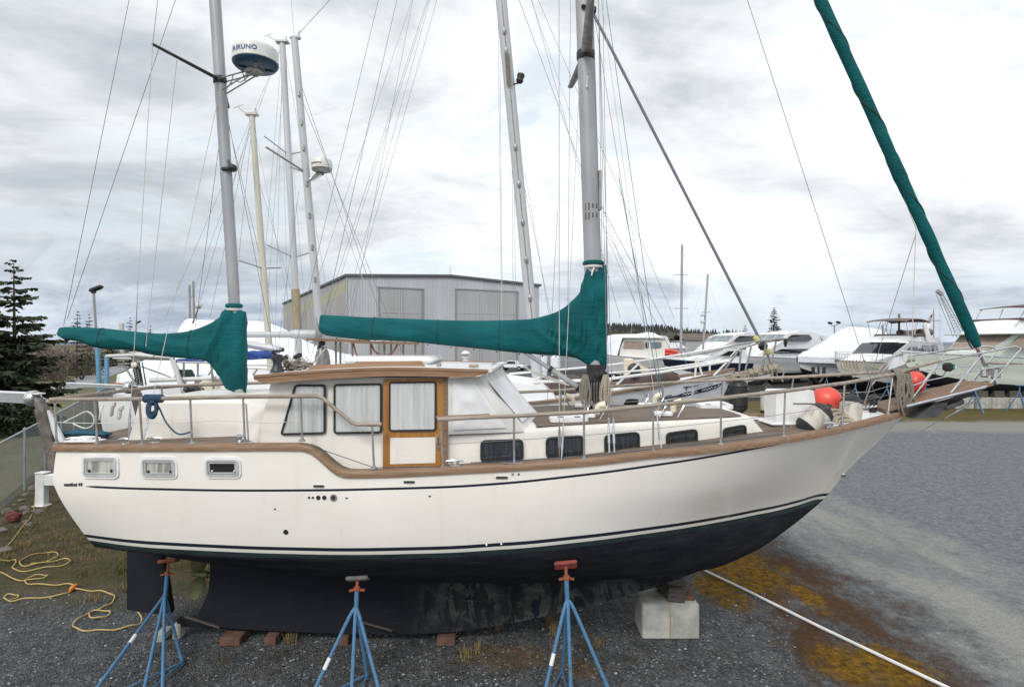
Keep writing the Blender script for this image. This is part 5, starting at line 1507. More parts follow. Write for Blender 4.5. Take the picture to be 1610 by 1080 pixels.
# ------------------------------------------------------------------ deck gear that belongs to the boat
def cowl(px, py, Y, k=1.0, flip=1):
    c = P(px, py, Y); mb = MB()
    mb.box(c + V(-.07 * flip, 0, .05 * k), (.38 * k, .26 * k, .11 * k), ch=.02)
    box = mb.build('vent_box', M['white_plastic'], boat)
    mb = MB(); q = c + V(.08 * flip, 0, .1 * k)
    pts = smooth_path([q, q + V(0, 0, .10 * k), q + V(.03 * flip, 0, .17 * k), q + V(.11 * flip, 0, .2 * k)], 4)
    mb.tube(pts, [.062 * k + .03 * k * (i / (len(pts) - 1)) ** 2 for i in range(len(pts))], 14)
    cw = mb.build('cowl', M['cream'], box)
    e = pts[-1]; mb = MB(); mb.lathe(e + V(.004 * flip, 0, 0), [(.075 * k, 0), (.075 * k, .004)], 14, axis=(flip, 0, 0)); mb.build('cowl_mouth', M['black'], box)
    for dx in (-.05, .2):
        mb = MB(); mb.tube(smooth_path([c + V(dx * flip - .1 * flip, -.2 * k, 0), c + V(dx * flip, -.17 * k, .26 * k), c + V(dx * flip + .02, 0, .33 * k), c + V(dx * flip, .17 * k, .26 * k), c + V(dx * flip - .1 * flip, .2 * k, 0)], 5), .009, 6); mb.build('vent_guard', M['steel'], box)
def roof_top(px, b_):
    X = (px - CX) * (YC - b_) / F
    return V(X, YC - b_, tz(X) + .016 + .02 * (1 - (b_ / tb(X)) ** 2))
for px, b_, k, fl in ((930, .72, .62, 1), (1050, .66, .66, 1), (908, -.6, .62, -1), (1022, -.6, .62, 1)):
    c = roof_top(px, b_); q = (c.x / c.y * F + CX, CY - (c.z - H) / c.y * F)
    cowl(q[0], q[1], c.y, k, fl)
def hatch(px, b_, w, l, lab=None):
    c = roof_top(px, b_) + V(0, 0, .03)
    o_ = round_poly([(-w / 2, -l / 2), (w / 2, -l / 2), (w / 2, l / 2), (-w / 2, l / 2)], .06, 4)
    fr = Frame(c, (1, 0, 0), (0, 1, .03), (0, -.03, 1))
    mb = MB(); ring_plate(mb, fr, o_, inset(o_, .05), -.03, .03); h_ = mb.build('deck_hatch', M['white_plastic'], boat)
    mb = MB(); plate(mb, fr, inset(o_, .045), -.02, .018); mb.build('hatch_lens', M['clear_vinyl'], h_)
    mb = MB()
    for q in (-.22, .22): mb.box(fr(w * q, -l * .3, .025), (.08, .03, .02))
    mb.build('hatch_handle', M['black'], h_)
hatch(893, .78, .52, .5); hatch(1120, -.55, .52, .5)
# white step locker and pads on the foredeck
def deck_pt(px, b_):
    X = (px - CX) * (YC - b_) / F; return V(X, YC - b_, deck_z(X, abs(b_)))
c = deck_pt(1222, .05); mb = MB()
x0 = P(1214, 0, YC - .3).x; x1 = P(1290, 0, YC - .3).x; zb_ = c.z - .02
zt1 = P(0, 613, YC - .3).z; zt2 = P(0, 634, YC - .3).z; zt3 = P(0, 662, YC - .3).z
xm = P(1282, 0, YC - .3).x; xk = P(1238, 0, YC - .3).x
prof = [(x0, zb_), (x0 + .01, zt1 - .03), (x0 + .04, zt1), (P(1273, 0, YC - .3).x, zt1), (P(1276, 0, YC - .3).x, zt2), (P(1290, 0, YC - .3).x, zt2 - .02), (P(1297, 0, YC - .3).x, zt2 - .05), (P(1296, 0, YC - .3).x, zt3), (P(1262, 0, YC - .3).x, zt3 - .01), (P(1258, 0, YC - .3).x, zb_)]
mb.prism([V(x, YC - .42, z) for x, z in prof], (0, .40, 0)); mb.box((x0 + .38, YC - .22, zb_ + .03), (.92, .5, .04), ch=.015)
lk = mb.build('step_locker', M['white_plastic'], boat, smooth=25)
mb = MB(); mb.box((P(1262, 0, YC - .42).x, YC - .423, zt2 + .008), (.28, .006, .014)); mb.build('locker_seam', M['black'], lk, smooth=0)
mb = MB(); rows = []
for X in [4.05 + .1 * i for i in range(19)]:
    h_ = max(hb(X) - .12, .01); rows.append([V(X, YC + h_ * q, deck_z(X, h_ * abs(q)) + .008) for q in (-1, -.6, -.2, .2, .6, 1) ])
mb.rings(rows[4:], loop=False); mb.build('foredeck_panel', M['gel2'], boat, smooth=60)
mb = MB(); rows = []
for X in [3.1 + .1 * i for i in range(10)]:
    h_ = max(hb(X) - .12, .01); rows.append([V(X, YC + h_ * q, deck_z(X, h_ * abs(q)) + .008) for q in (.25, .5, .75, 1)])
mb.rings(rows, loop=False); mb.build('foredeck_panel', M['gel2'], boat, smooth=60)
# stern davits
for s_, pix in ((-1, None), (1, None)):
    mb = MB(); y = YC + s_ * 1.02
    k0, k1, k2, k3 = P(-70, 621, YC - 1.02), P(52, 627, YC - 1.02), P(66, 641, YC - 1.02), P(84, 696, YC - 1.02)
    dx = 0
    pts = [V(p.x, y, p.z) for p in (k3, k2, k1, k0)]
    mb.beam(V(k3.x + .05, y, k3.z - .35), V(k2.x, y, k2.z), .12, .13, 0); 
    mb.tube(smooth_path([V(k2.x + .03, y, k2.z - .05), V(k2.x - .04, y, k2.z + .07), V(k1.x, y, k1.z + .01)], 4), .068, 10, 0)
    dv = mb.build('davit', M['davit_brown'] if 'davit_brown' in M else M.setdefault('davit_brown', mat('weathered_brown_davit', (.085, .07, .06), .45, c2=(.19, .17, .155), ns=6)), boat)
    mb = MB(); mb.beam(V(k1.x + .05, y, k1.z), V(k0.x, y, k0.z), .12 if s_ < 0 else .06, .12 if s_ < 0 else .04, 0); mb.build('davit_arm', M['alu'], dv, smooth=0)
    mb = MB(); e_ = .07 if s_ < 0 else .032; mb.beam(V(k1.x + .12, y, k1.z + e_), V(k0.x, y, k0.z + e_), .13 if s_ < 0 else .07, .016, 0); mb.build('davit_cap', M['gel2'], dv, smooth=0)
    mb = MB(); mb.prism([V(k2.x + .02, y - .02, k2.z + .0), V(k2.x + .10, y - .02, k2.z - .04), V(k3.x + .16, y - .02, k3.z + .02), V(k3.x + .08, y - .02, k3.z - .06)], (0, .04, 0)); mb.build('davit_gusset', M['gel2'], dv, smooth=0)
    mb = MB(); q = V(k1.x, y, k1.z); mb.lathe(q - V(.05, 0, 0), [(.1, 0), (.11, .03), (.11, .07), (.1, .1)], 12, axis=(1, 0, .1)); mb.build('davit_clamp', M['steel'], dv)
# winch on the pilothouse roof, cleats, bollards
def winch(c, k, par):
    mb = MB(); mb.lathe(c, [(.12 * k, 0), (.12 * k, .05 * k), (.085 * k, .10 * k), (.075 * k, .17 * k), (.085 * k, .22 * k), (.115 * k, .25 * k), (.118 * k, .28 * k), (.10 * k, .30 * k), (.10 * k, .32 * k), (.05 * k, .34 * k)], 20)
    return mb.build('winch', M['winch'], par)
M['winch'] = mat('dark_grey_winch', (.055, .058, .066), .4, .5, c2=(.035, .036, .04))
c = P(436, 586, YC - 1.1); c.z = roof_z(c.x) - .0; winch(c, .72, roof)
mb = MB(); q = c + V(0, 0, .23); mb.tube([q, q + V(-.05, -.06, .05), q + V(.12, -.12, .06)], .014, 6); mb.tube([q + V(.12, -.12, .05), q + V(.12, -.12, .10)], .018, 6); mb.build('winch_handle', M['black'], roof)
def cleat(c, L, par=boat, m='steel'):
    mb = MB(); mb.tube([c + V(-L / 2, 0, .06), c + V(-L / 5, 0, .07), c + V(L / 5, 0, .07), c + V(L / 2, 0, .06)], [.008, .016, .016, .008], 8)
    for s_ in (-1, 1): mb.tube([c + V(s_ * L / 6, 0, 0), c + V(s_ * L / 6, 0, .07)], .016, 8)
    mb.box(c + V(0, 0, .006), (L * .6, .06, .012), ch=.004); return mb.build('cleat', M[m], par)
def rail_top(px, b_in=.05, side=-1):
    X = (px - CX) * (YC - 1.5) / F
    for _ in range(40): X = .5 * X + .5 * (px - CX) * (YC + side * (hb(X) - b_in)) / F
    return V(X, YC + side * (hb(X) - b_in), zs(X) + .08)
cleat(rail_top(120, .12), .28, boat, 'white_plastic'); cleat(rail_top(138, .2), .34, boat, 'white_plastic'); cleat(rail_top(715, .04), .22); cleat(rail_top(196), .16); cleat(rail_top(1305, .05), .18); cleat(rail_top(243, .12), .2)
for px in (384, 806):
    c = rail_top(px, .045); mb = MB(); mb.box(c + V(0, 0, .006), (.22, .09, .012), ch=.004); mb.build('stanchion_plate', M['steel'], boat)
mb = MB(); c = rail_top(378, .12); mb.lathe(c, [(.05, 0), (.06, .02), (.06, .08), (.03, .1)], 12); mb.tube([c + V(0, -.02, .06), c + V(.08, -.03, .05)], .02, 8); mb.build('fairlead', M['steel'], boat)
mb = MB(); pts = []
for i in range(16): pts.append(deck_pt(1330 + 3.2 * i, .15) + V(0, 0, .09 + .02 * (i % 2)))
mb.tube(pts, [.018 if i % 2 else .010 for i in range(16)], 6); mb.build('anchor_chain', M['galv'], boat)
mb = MB(); c = deck_pt(1372, .1); mb.tube([c, c + V(.02, 0, .2)], .05, 10); mb.lathe(c + V(.02, 0, .2), [(.06, 0), (.08, .03), (.03, .07)], 10); mb.build('windlass', M['winch'], boat)
# ================================================================== the neighbouring white ketch
NY = 13.6
n_hb = tab((-8.7, 1.15), (-7.5, 1.5), (-5.5, 1.85), (-2, 2.0), (0, 1.9), (1.5, 1.6), (3, 1.05), (4.2, .48), (5.0, .04))
n_zs = tab((-8.7, 3.42), (-6, 3.2), (-2, 3.16), (0.5, 3.28), (1.6, 3.38), (3, 3.53), (4.2, 3.72), (5.0, 3.86))
n_bw = tab((-8.7, .6), (-7, 1.35), (-4, 1.8), (-1, 1.8), (1, 1.4), (2.4, .8), (3.4, .3), (4.0, .02), (5, 0))
n_zw = tab((-8.7, 1.9), (5, 2.0)); n_zb = tab((-8.7, 1.85), (-6, 1.4), (-3, 1.15), (0, 1.1), (2, 1.2), (3.2, 1.6), (4.0, 2.0), (4.5, 2.75), (5.0, 3.8))
nh = SailHull(NY, n_hb, n_zs, n_zw, n_zb, n_bw, -7.5, 5.0)
def planked():
    m, g, b = new_mat('white_planked_topside')
    co = g.coords(); p = g.sep(co)
    fr = g.math('FRACT', g.math('DIVIDE', g.math('SUBTRACT', p[2], g.math('MULTIPLY', p[0], .13)), .21))
    seam = g.math('LESS_THAN', fr, .05)
    n = g.noise(g.coords(scale=(.5, 1, 1)), 2, 5)
    c = g.mix(g.ramp(n, .35, .65), (.74, .76, .79), (.62, .64, .67))
    c = g.mix(g.math('MULTIPLY', seam, .3), c, (.30, .31, .33))
    c = g.mix(g.math('LESS_THAN', p[2], 1.95), c, (.02, .02, .022))
    g.link(c, b.inputs['Base Color']); b.inputs['Roughness'].default_value = .4
    return m
M['planked'] = planked()
nb = empty('sailboat', (0, NY, 0), 'older white planked ketch with dark bow scroll and bowsprit, behind the foreground sailboat', 'sailboat')
nh.mesh(90).build('hull', M['planked'], nb, smooth=50)
def nbp(px, py, Y=None): return P(px, py, NY if Y is None else Y)
mb = MB(); rows = []
for i in range(60):
    X = -7.45 + 12.35 * i / 59; rows.append([V(X, NY + max(n_hb(X) - .04, .01) * q, n_zs(X) - .05 + .06 * (1 - q * q)) for q in (-1, -.5, 0, .5, 1)])
mb.rings(rows, loop=False); mb.build('deck', M['gel2'], nb)
for s_ in (-1, 1):
    mb = MB(); rows = []
    for i in range(80):
        X = -7.5 + 12.5 * i / 79; h_ = n_hb(X); z = n_zs(X)
        rows.append([V(X, NY + s_ * (h_ + .03), z), V(X, NY + s_ * (h_ + .03), z + .04), V(X, NY + s_ * max(h_ - .1, 0), z + .04), V(X, NY + s_ * max(h_ - .1, 0), z)])
    mb.rings(rows, caps=True); mb.build('toe_rail', M['teak'], nb)
mb = MB(); mb.prism([V(-4, NY - .1, .15), V(2.2, NY - .1, .5), V(3.1, NY - .1, 1.7), V(-6, NY - .1, 1.5), V(-5.2, NY - .1, .15)], (0, .2, 0)); mb.build('keel', M['antifoul'], nb)
# bow scroll, built as a thin applied board following the hull
def on_nh(px, py, off=.012): return nh.on(px, py) + V(0, -off, 0)
mb = MB()
topc = [(1068, 619.5), (1080, 616), (1095, 613), (1110, 609), (1125, 604.5), (1137, 601)]
botc = [(1070, 624.5), (1082, 622), (1097, 618.5), (1112, 615), (1127, 610.5), (1134, 605)]
rows = [[on_nh(*a), on_nh((a[0] + b_[0]) / 2, (a[1] + b_[1]) / 2, .016), on_nh(*b_)] for a, b_ in zip(topc, botc)]
mb.rings(rows, loop=False)
mb.tube([on_nh(x, y) for x, y in ((1036, 628), (1048, 625.5), (1068, 621.5))], .018, 5); mb.tube([on_nh(x, y) for x, y in ((1036, 633.5), (1055, 630), (1064, 627.5), (1067, 624), (1071, 623))], .012, 5)
mb.tube([on_nh(x, y) for x, y in ((1045, 623.5), (1056, 621))], .007, 4)
mb.build('bow_scroll', M['navy'], nb, smooth=0)
mb = MB(); rnd = random.Random(4)
for x, y in ((1075, 620), (1080, 619.4), (1084, 618.4), (1089, 617.6), (1094, 616.4), (1105, 613.5), (1109, 612.4), (1114, 611.6), (1118, 610.2), (1124, 609), (1130, 606.2)):
    p = on_nh(x, y, .026); mb.tube([p + V(-.03, 0, -.02), p + V(0, 0, .025), p + V(.03, 0, -.005)], .008, 4)
mb.build('scroll_carving', M['planked'], nb)
mb = MB()
mb.tube([on_nh(x, y, .014) for x, y in ((1075, 608.5), (1081, 607.6), (1078.5, 613))], .016, 5); mb.tube([on_nh(x, y, .014) for x, y in ((1082, 608.5), (1084, 607))], .012, 4); mb.tube([on_nh(x, y, .014) for x, y in ((1085, 609.3), (1087, 606.5))], .012, 4)
mb.tube([on_nh(x, y, .014) for x, y in ((1089, 607.6), (1098, 605.6))], .007, 4); mb.tube([on_nh(x, y, .014) for x, y in ((1114.5, 605), (1114, 603.4), (1116, 603))], .007, 4); mb.tube([on_nh(x, y, .014) for x, y in ((1117.5, 604.4), (1120.5, 602.4))], .007, 4)
mb.build('name_lettering', M['letter_green'], nb)
mb = MB(); mb.box(nh.on(988, 632) + V(0, -.01, 0), (.42, .05, .13), ch=.02); mb.build('hull_port', M['tinted'], nb)
# bowsprit with rope lashings
mb = MB(); a, b_ = nbp(1138, 595), nbp(1223, 577.5); mb.beam(a, b_, .28, .13); bs = mb.build('bowsprit', M['teak_grey'], nb, smooth=0)
mb = MB(); mb.prism([nbp(1150, 600, NY - .1), nbp(1158, 605, NY - .1), nbp(1212, 591, NY - .1), nbp(1218, 581, NY - .1)], (0, .2, 0)); mb.build('bobstay_rail', M['gelgrey'], bs, smooth=0)
mb = MB(); rnd = random.Random(2)
for t in (.12, .2, .46, .55, .72, .82, .9):
    c = a.lerp(b_, t)
    for k in range(3): mb.tube([c + V(.03 * k + .16 * math.cos(q) * .2, .17 * math.cos(q), .1 * math.sin(q)) for q in [j * .6283 for j in range(10)]], .014, 5, closed=True)
for px, py, dy in ((1170, 590, 14), (1213, 583, 16), (1175, 588, 24), (1230, 580, 20)):
    p = nbp(px, py, NY - .2); mb.tube(smooth_path([p, p + V(.03, 0, -.1), p + V(-.02, 0, -dy * .011), p + V(.02, 0, -dy * .014)], 4), .014, 5)
mb.build('rope_lashing', M['rope_tan'], bs)
# pulpit rails of white pipe
def ntube(name, pts, Y, r, m, par=nb):
    mb = MB(); mb.tube([nbp(x, y, Y) for x, y in pts], r, 7); return mb.build(name, M[m], par)
NN, NFa = NY - 1.0, NY + 1.0
ntube('pulpit_rail', [(800, 588), (945, 575.5), (1010, 567), (1080, 556), (1140, 545), (1170, 540)], NFa, .026, 'white_plastic')
ntube('pulpit_rail', [(795, 607), (850, 600), (945, 597.5), (1040, 585), (1145, 567.5)], NN, .032, 'white_plastic')
ntube('pulpit_rail', [(945, 587.5), (1040, 580), (1131, 567)], NN, .022, 'white_plastic')
ntube('pulpit_rail', [(1080, 560), (1120, 552), (1155, 542.5), (1195, 536), (1234, 532.5)], NY - .35, .022, 'steel_dull')
ntube('pulpit_rail', [(1148, 561), (1160, 549), (1190, 540.5), (1231, 533.5)], NY + .35, .022, 'steel_dull')
for pts, Y in ((((1145, 567), (1122, 590.5)), NN), (((1160, 553), (1133, 590)), NY + .3), (((1095, 562), (1093, 591)), NN), (((1116, 556), (1116, 590)), NFa), (((1165, 550), (1162, 583)), NY), (((1204, 540), (1199, 579)), NY - .2), (((1181, 545), (1172, 582)), NY + .3), (((1220, 537), (1211, 578)), NY + .2), (((966, 590), (940, 622)), NN), (((1005, 571), (962, 612)), NN), (((1096, 563), (1104, 590)), NN), (((872, 584), (858, 605)), NFa), (((850, 592), (818, 612)), NN), (((838, 600), (822, 612)), NFa)):
    ntube('pulpit_leg', pts, Y, .022, 'white_plastic' if pts[0][0] < 1150 else 'steel_dull')
mb = MB(); c = nbp(1235, 537, NY); mb.box(c, (.07, .09, .14), ch=.02); mb.lathe(c - V(0, 0, .12), [(.02, 0), (.035, .05)], 8); mb.build('bow_lamp', M['black'], nb)
ntube('handrail', [(700, 645), (850, 631), (950, 618), (1020, 608), (1130, 592), (1150, 588)], NN - .3, .024, 'teak_grey')
# furled forestay with drum
a, b_ = nbp(1222, 592), nbp(936, 30); mb = MB(); mb.tube([nbp(1208, 560), a + (b_ - a) * 1.75], .034, 8); mb.build('forestay', M['furl_grey'] if 'furl_grey' in M else M.setdefault('furl_grey', mat('blue_grey_furled_stay', (.17, .185, .22), .55)), nb)
mb = MB(); d_ = (b_ - a).normalized(); mb.tube([nbp(1222, 592), nbp(1206, 556)], .028, 8); mb.build('stay_end', M['steel_dull'], nb)
for x0, y0, x1, y1, r_, m_ in ((1209, 557, 1204, 549, .075, 'yellow'), (1203, 548, 1196, 540, .10, 'black'), (1193, 538, 1187, 529, .068, 'yellow')):
    mb = MB(); p, q = nbp(x0, y0), nbp(x1, y1); mb.tube([p, p.lerp(q, .2), p.lerp(q, .8), q], [r_ * .7, r_, r_, r_ * .7], 10); mb.build('furling_drum', M[m_], nb)
# masts of the neighbouring ketch
nm0, nm1 = nbp(838, 520), nbp(788, 0)
mb = MB(); mast_tube(mb, along(nm0, nm1, 3.2), along(nm0, nm1, 18), .125, .12, 14)
nmast = mb.build('main_mast', M['alu_white'], nb)
mb = MB(); fr = nm1 - nm0
mb.tube([along(nm0, nm1, 4.8) + V(.0, -.125, 0), along(nm0, nm1, 17) + V(.0, -.125, 0)], .012, 4); mb.build('halyard', M['steel_dull'], nmast)
for py in (54, 85, 235, 292, 352, 410, 470):
    c = along(nm0, nm1, P(0, py, NY).z) + V(0, -.13, 0); mb = MB(); mb.blob(c, (.045, .04, .09), nu=8, nv=6); mb.build('mast_step', M['steel_dull'], nmast)
mb = MB(); c = along(nm0, nm1, P(0, 133, NY).z) + V(.22, -.08, 0); mb.lathe(c, [(.06, 0), (.085, .04), (.07, .11), (.09, .15), (.08, .2)], 10, axis=(.25, 0, 1)); mb.tube([c, c - V(.2, 0, .05)], .02, 5); mb.build('deck_light', M['black'], nmast)
mb = MB(); c = along(nm0, nm1, P(0, 115, NY).z) + V(-.02, -.14, 0)
for k in range(4): mb.tube([c + V(.03 * k - .05, -.02, .35), c + V(.025 * k, -.03, -.35)], .012, 4)
mb.build('halyard_bundle', M['rope_dirty'], nmast)
nz0, nz1 = nbp(503, 520, 13.9), nbp(463, 62, 13.9)
mb = MB(); mast_tube(mb, along(nz0, nz1, 3.2), nz1, .095, .09, 12, 0, .85)
mb.box(nz1 + V(.02, 0, .03), (.24, .12, .07), ch=.02); mb.tube([nz1, nz1 + V(-.08, 0, .9)], .006, 4); mb.tube([nz1 + V(.08, 0, .05), nz1 + V(.12, 0, .18)], .02, 6)
nmiz = mb.build('mizzen_mast', M['alu_white'], nb)
mb = MB()
for py in (150, 195, 235, 290, 340, 390, 440):
    c = along(nz0, nz1, P(0, py, 13.9).z) + V(.02, -.095, 0); mb = MB(); mb.box(c, (.05, .05, .14), ch=.015); mb.build('mast_step', M['steel_dull'], nmiz)
c = P(506, 271, 13.7); mb = MB(); rr_ = .235
mb.lathe(c, [(rr_ * .55, 0), (rr_ * .9, .03), (rr_ * .97, .07)], 28, 1); mb.lathe(c + V(0, 0, .071), [(rr_ * .97, 0), (rr_, .06), (rr_ * .97, .16), (rr_ * .85, .215), (.02, .24)], 28, 0)
vs, fs = text_mesh('raymarine', .072, extrude=0, bold=.002)
mb.add([c + V((rr_ + .002) * math.cos(-math.pi / 2 - .35 + v.x / rr_), (rr_ + .002) * math.sin(-math.pi / 2 - .35 + v.x / rr_), .16 + v.y) for v in vs], fs, 2)
mb.build('radar_dome', [M['radar_white'], M['steel_dull'], M['letter_red']], nmiz, smooth=35)
mb = MB(); q = along(nz0, nz1, c.z - .12); mb.tube([q, q + V(.15, 0, .02), c + V(.0, 0, -.01)], [.05, .045, .07], 8); mb.tube([q - V(0, 0, .12), c + V(-.1, 0, -.01)], .025, 6); mb.build('radar_bracket', M['steel'], nmiz)
for s_ in (-1, 1):
    mb = MB(); q = along(nz0, nz1, P(0, 272, 13.9).z); mb.tube([q, q + V(-.62, s_ * .75, .35)], .022, 6); mb.build('spreader', M['steel_dull'], nmiz)
mb = MB(); mb.tube([P(380, 526, 13.7), P(458, 526, 13.7)], .075, 10); mb.tube([P(458, 525.5, 13.7), P(498, 525.5, 13.7)], .10, 10); mb.build('mizzen_boom', M['alu_white'], nb)
mb = MB(); rnd = random.Random(3)
for k in range(6): p = P(500 + rnd.uniform(-4, 4), 500 + 6 * k, 13.6); mb.tube([p, p + V(rnd.uniform(-.08, .08), -.03, -.3)], .015, 4)
mb.blob(P(502, 521, 13.6), (.10, .10, .16), nu=8, nv=6, jit=.3); mb.build('gooseneck', M['steel_dull'], nb)
# rigging of the neighbour and the long fan of stays
for (x0, y0, x1, y1, Y, r_, m_) in (
        (455, 585, 595, 0, 12.6, .0055, 'wire'), (494, 570, 624, 0, 12.7, .006, 'wire'), (465, 540, 648, 0, 14.4, .004, 'wire'), (538, 580, 649, 0, 14.6, .0045, 'wire'),
        (489, 560, 672, 0, 14.7, .0045, 'wire'), (494, 565, 674, 0, 14.8, .004, 'wire'), (520, 570, 676, 0, 14.3, .004, 'wire'), (528, 560, 687, 0, 14.1, .0045, 'wire'),
        (462, 62, 519, 0, 13.9, .006, 'wire'), (600, 500, 472, 130, 13.2, .006, 'wire'), (635, 560, 472, 150, 13.0, .0055, 'wire'), (594, 505, 512, 275, 12.9, .007, 'wire_light'), (470, 300, 430, 600, 12.8, .004, 'wire'),
        (790, 600, 783, 36, 12.5, .0055, 'wire_light'), (790.5, 560, 786, 80, 12.6, .005, 'wire_light'), (808, 600, 805, 250, 14.9, .0045, 'wire'), (812, 580, 808, 250, 15, .0045, 'wire'),
        (864, 500, 826, 275, 14.9, .0045, 'wire'), (868, 505, 822, 280, 15, .0045, 'wire'), (914, 264, 816, 0, 13.3, .0055, 'wire'), (975, 500, 836, 0, 13.4, .0045, 'wire'), (1000, 480, 835, 0, 13.1, .0035, 'wire'), (1060, 500, 846, 0, 13.6, .0045, 'wire'),
        (1100, 610, 942, 318, 13.5, .006, 'wire'), (1060, 560, 944, 345, 13.5, .0045, 'wire'), (1012, 508, 945, 350, 13.4, .004, 'wire')):
    wire('stay', P(x0, y0, Y), P(x1, y1, Y), r_, m_, 0, 1.35 if y1 < 60 else 1.0, nb)
# deck gear of the neighbour
def tarp(name, pix, Y, dep, m, par, seed):
    """cloth bundle whose silhouette follows pixel points"""
    mb = MB(); rows = []
    xs_ = [p[0] for p in pix]
    tp = tab(*[(p[0], p[1]) for p in pix]); bt = tab(*[(p[0], p[2]) for p in pix])
    for i in range(25):
        px = lerp(xs_[0], xs_[-1], i / 24); a = P(px, tp(px), Y); b_ = P(px, bt(px), Y); c = (a + b_) / 2; h_ = (a.z - b_.z) / 2; e = math.sin(math.pi * (.06 + .88 * i / 24)) ** .4
        row = []
        for k in range(20):
            th = 6.2832 * k / 20; cs, sn = math.cos(th), math.sin(th)
            p = V(c.x, Y + dep * e * math.copysign(abs(sn) ** .6, sn), c.z + h_ * math.copysign(abs(cs) ** .6, cs))
            p += V(0, math.copysign(1, sn), .3) * (.07 * noise.noise(V(px * .06, th * 1.5, seed)) + .035 * ridge(V(px * .12, p.z * 2, seed)))
            row.append(p)
        rows.append(row)
    mb.rings(rows, caps=True); return mb.build(name, M[m], par, smooth=60)
tarp('covered_deck_gear', [(851, 600, 612), (858, 592, 630), (880, 589, 628), (905, 590, 625), (925, 600, 622)], NY + .1, .55, 'tarp_brown', nb, 1)
tarp('covered_deck_gear', [(978, 590, 612), (990, 580, 617), (1010, 584, 614), (1030, 578, 608), (1048, 582, 604), (1068, 596, 604)], NY + .2, .5, 'tarp_brown', nb, 2)
tarp('cloth_heap', [(1043, 602, 606), (1050, 599, 606), (1064, 603, 606)], NY - .2, .18, 'tarp_teal', nb, 3)
mb = MB(); mb.beam(nbp(990, 570, NY), nbp(1019, 586, NY), .22, .14); mb.box(nbp(988, 578, NY + .05), (.2, .22, .42), ch=.03); mb.build('windlass_cover', M['cream'], nb)
mb = MB(); mb.lathe(nbp(996, 581, NY - .25), [(.12, 0), (.14, .04), (.14, .08), (.06, .12)], 16, axis=(0, -1, .1)); mb.build('windlass', M['black'], nb)
mb = MB(); rows = []
for X, b_, zt in ((-6.6, 1.25, 3.60), (-6.4, 1.3, 3.78), (-1.9, 1.35, 3.80), (-.4, 1.25, 3.74), (.6, 1.1, 3.60), (.9, 1.05, 3.36)):
    rows.append([V(X, NY - b_, 3.1), V(X, NY - b_ + .05, zt - .04), V(X, NY - b_ + .12, zt), V(X, NY, zt + .06), V(X, NY + b_ - .12, zt), V(X, NY + b_, 3.1)])
mb.rings(rows, loop=False); mb.build('cabin', M['gel2'], nb, smooth=30)
mb = MB(); mb.tube(smooth_path([P(836, 628, NY), P(842, 624, NY - .1), P(852, 622, NY), P(847, 631, NY + .1)], 4, True), .03, 6, closed=True); mb.box(P(846, 627, NY), (.24, .2, .12), ch=.04); mb.build('rope_heap', M['rope_white'], nb)
# gallows / rack above the cabin
mb = MB(); mb.beam(P(488, 533.5, 13.0), P(580, 536.5, 13.0), .5, .05); mb.beam(P(555, 538, 12.9), P(656, 540, 12.9), .5, .05); rk = mb.build('boarding_rack', M['teak'], nb, smooth=0)
mb = MB(); mb.beam(P(490, 535.5, 13.3), P(655, 534, 13.3), .4, .05); mb.build('rack_rail', M['gel2'], rk, smooth=0)
for px, y1, Y in ((528, 600, 13.1), (554, 600, 12.9), (583, 585, 13.0), (615, 600, 13.3), (634, 590, 13.0), (653, 590, 12.9), (535, 602, 13.4), (604, 600, 13.3)):
    mb = MB(); mb.tube([P(px, 536, Y), P(px + .5, y1, Y)], .024, 7); mb.build('rack_post', M['steel_dull'], rk)
mb = MB(); mb.tube(smooth_path([P(583, 540, 12.8), P(590, 553, 12.8), P(604, 560, 12.8), P(618, 553, 12.8), P(626, 538, 12.8)], 5), .02, 6); mb.tube(smooth_path([P(556, 540, 12.8), P(560, 556, 12.8), P(567, 568, 12.8), P(575, 575, 12.8)], 5), .016, 6); mb.build('hose', M['rust'], nb)
tarp('deck_gear', [(497, 560, 590), (506, 545, 592), (514, 552, 594), (519, 580, 596)], 13.0, .12, 'steel_dull', nb, 7)
mb = MB(); c = P(506, 540, 12.9); mb.box(c, (.13, .1, .1), ch=.02); mb.box(c + V(-.05, 0, -.09), (.09, .09, .09), ch=.02); mb.build('camera_lamp', M['black'], nb)
# stern arch of white tube, solar panels, mizzen boom cover, guard rails
for nm, pts, Y, r_ in (('stern_arch', [(270, 561), (284, 605), (300, 640)], 12.2, .05), ('stern_arch', [(270, 561), (292, 603)], 14.8, .045), ('stern_arch', [(167, 560), (214, 558), (270, 562)], 12.2, .035), ('stern_arch', [(178, 563), (268, 565)], 12.9, .025), ('stern_arch', [(266, 562), (258, 556)], 13.5, .03),
                       ('arch_brace', [(196, 565), (194, 573), (210, 598), (222, 620)], 12.4, .022), ('arch_brace', [(207, 563), (218, 580), (222, 600)], 12.6, .02), ('arch_brace', [(198, 578), (214, 578)], 12.5, .014), ('arch_brace', [(222, 576), (268, 593)], 13, .014)):
    mb = MB(); mb.tube([P(x, y, Y) for x, y in pts], r_, 8); mb.build(nm, M['gelgrey'] if nm == 'stern_arch' else M['steel_dull'], nb)
mb = MB(); mb.add([P(200, 554, 12.4), P(268, 558, 12.4), P(262, 556, 14.6), P(205, 553, 14.6)], [(0, 1, 2, 3)]); mb.add([p - V(0, 0, .05) for p in (P(200, 554, 12.4), P(268, 558, 12.4), P(262, 556, 14.6), P(205, 553, 14.6))], [(3, 2, 1, 0)]); mb.build('solar_panel', M['gel2'], nb, smooth=0)
mb = MB(); a, b_ = P(216, 570, 12.5), P(222, 606, 12.5)
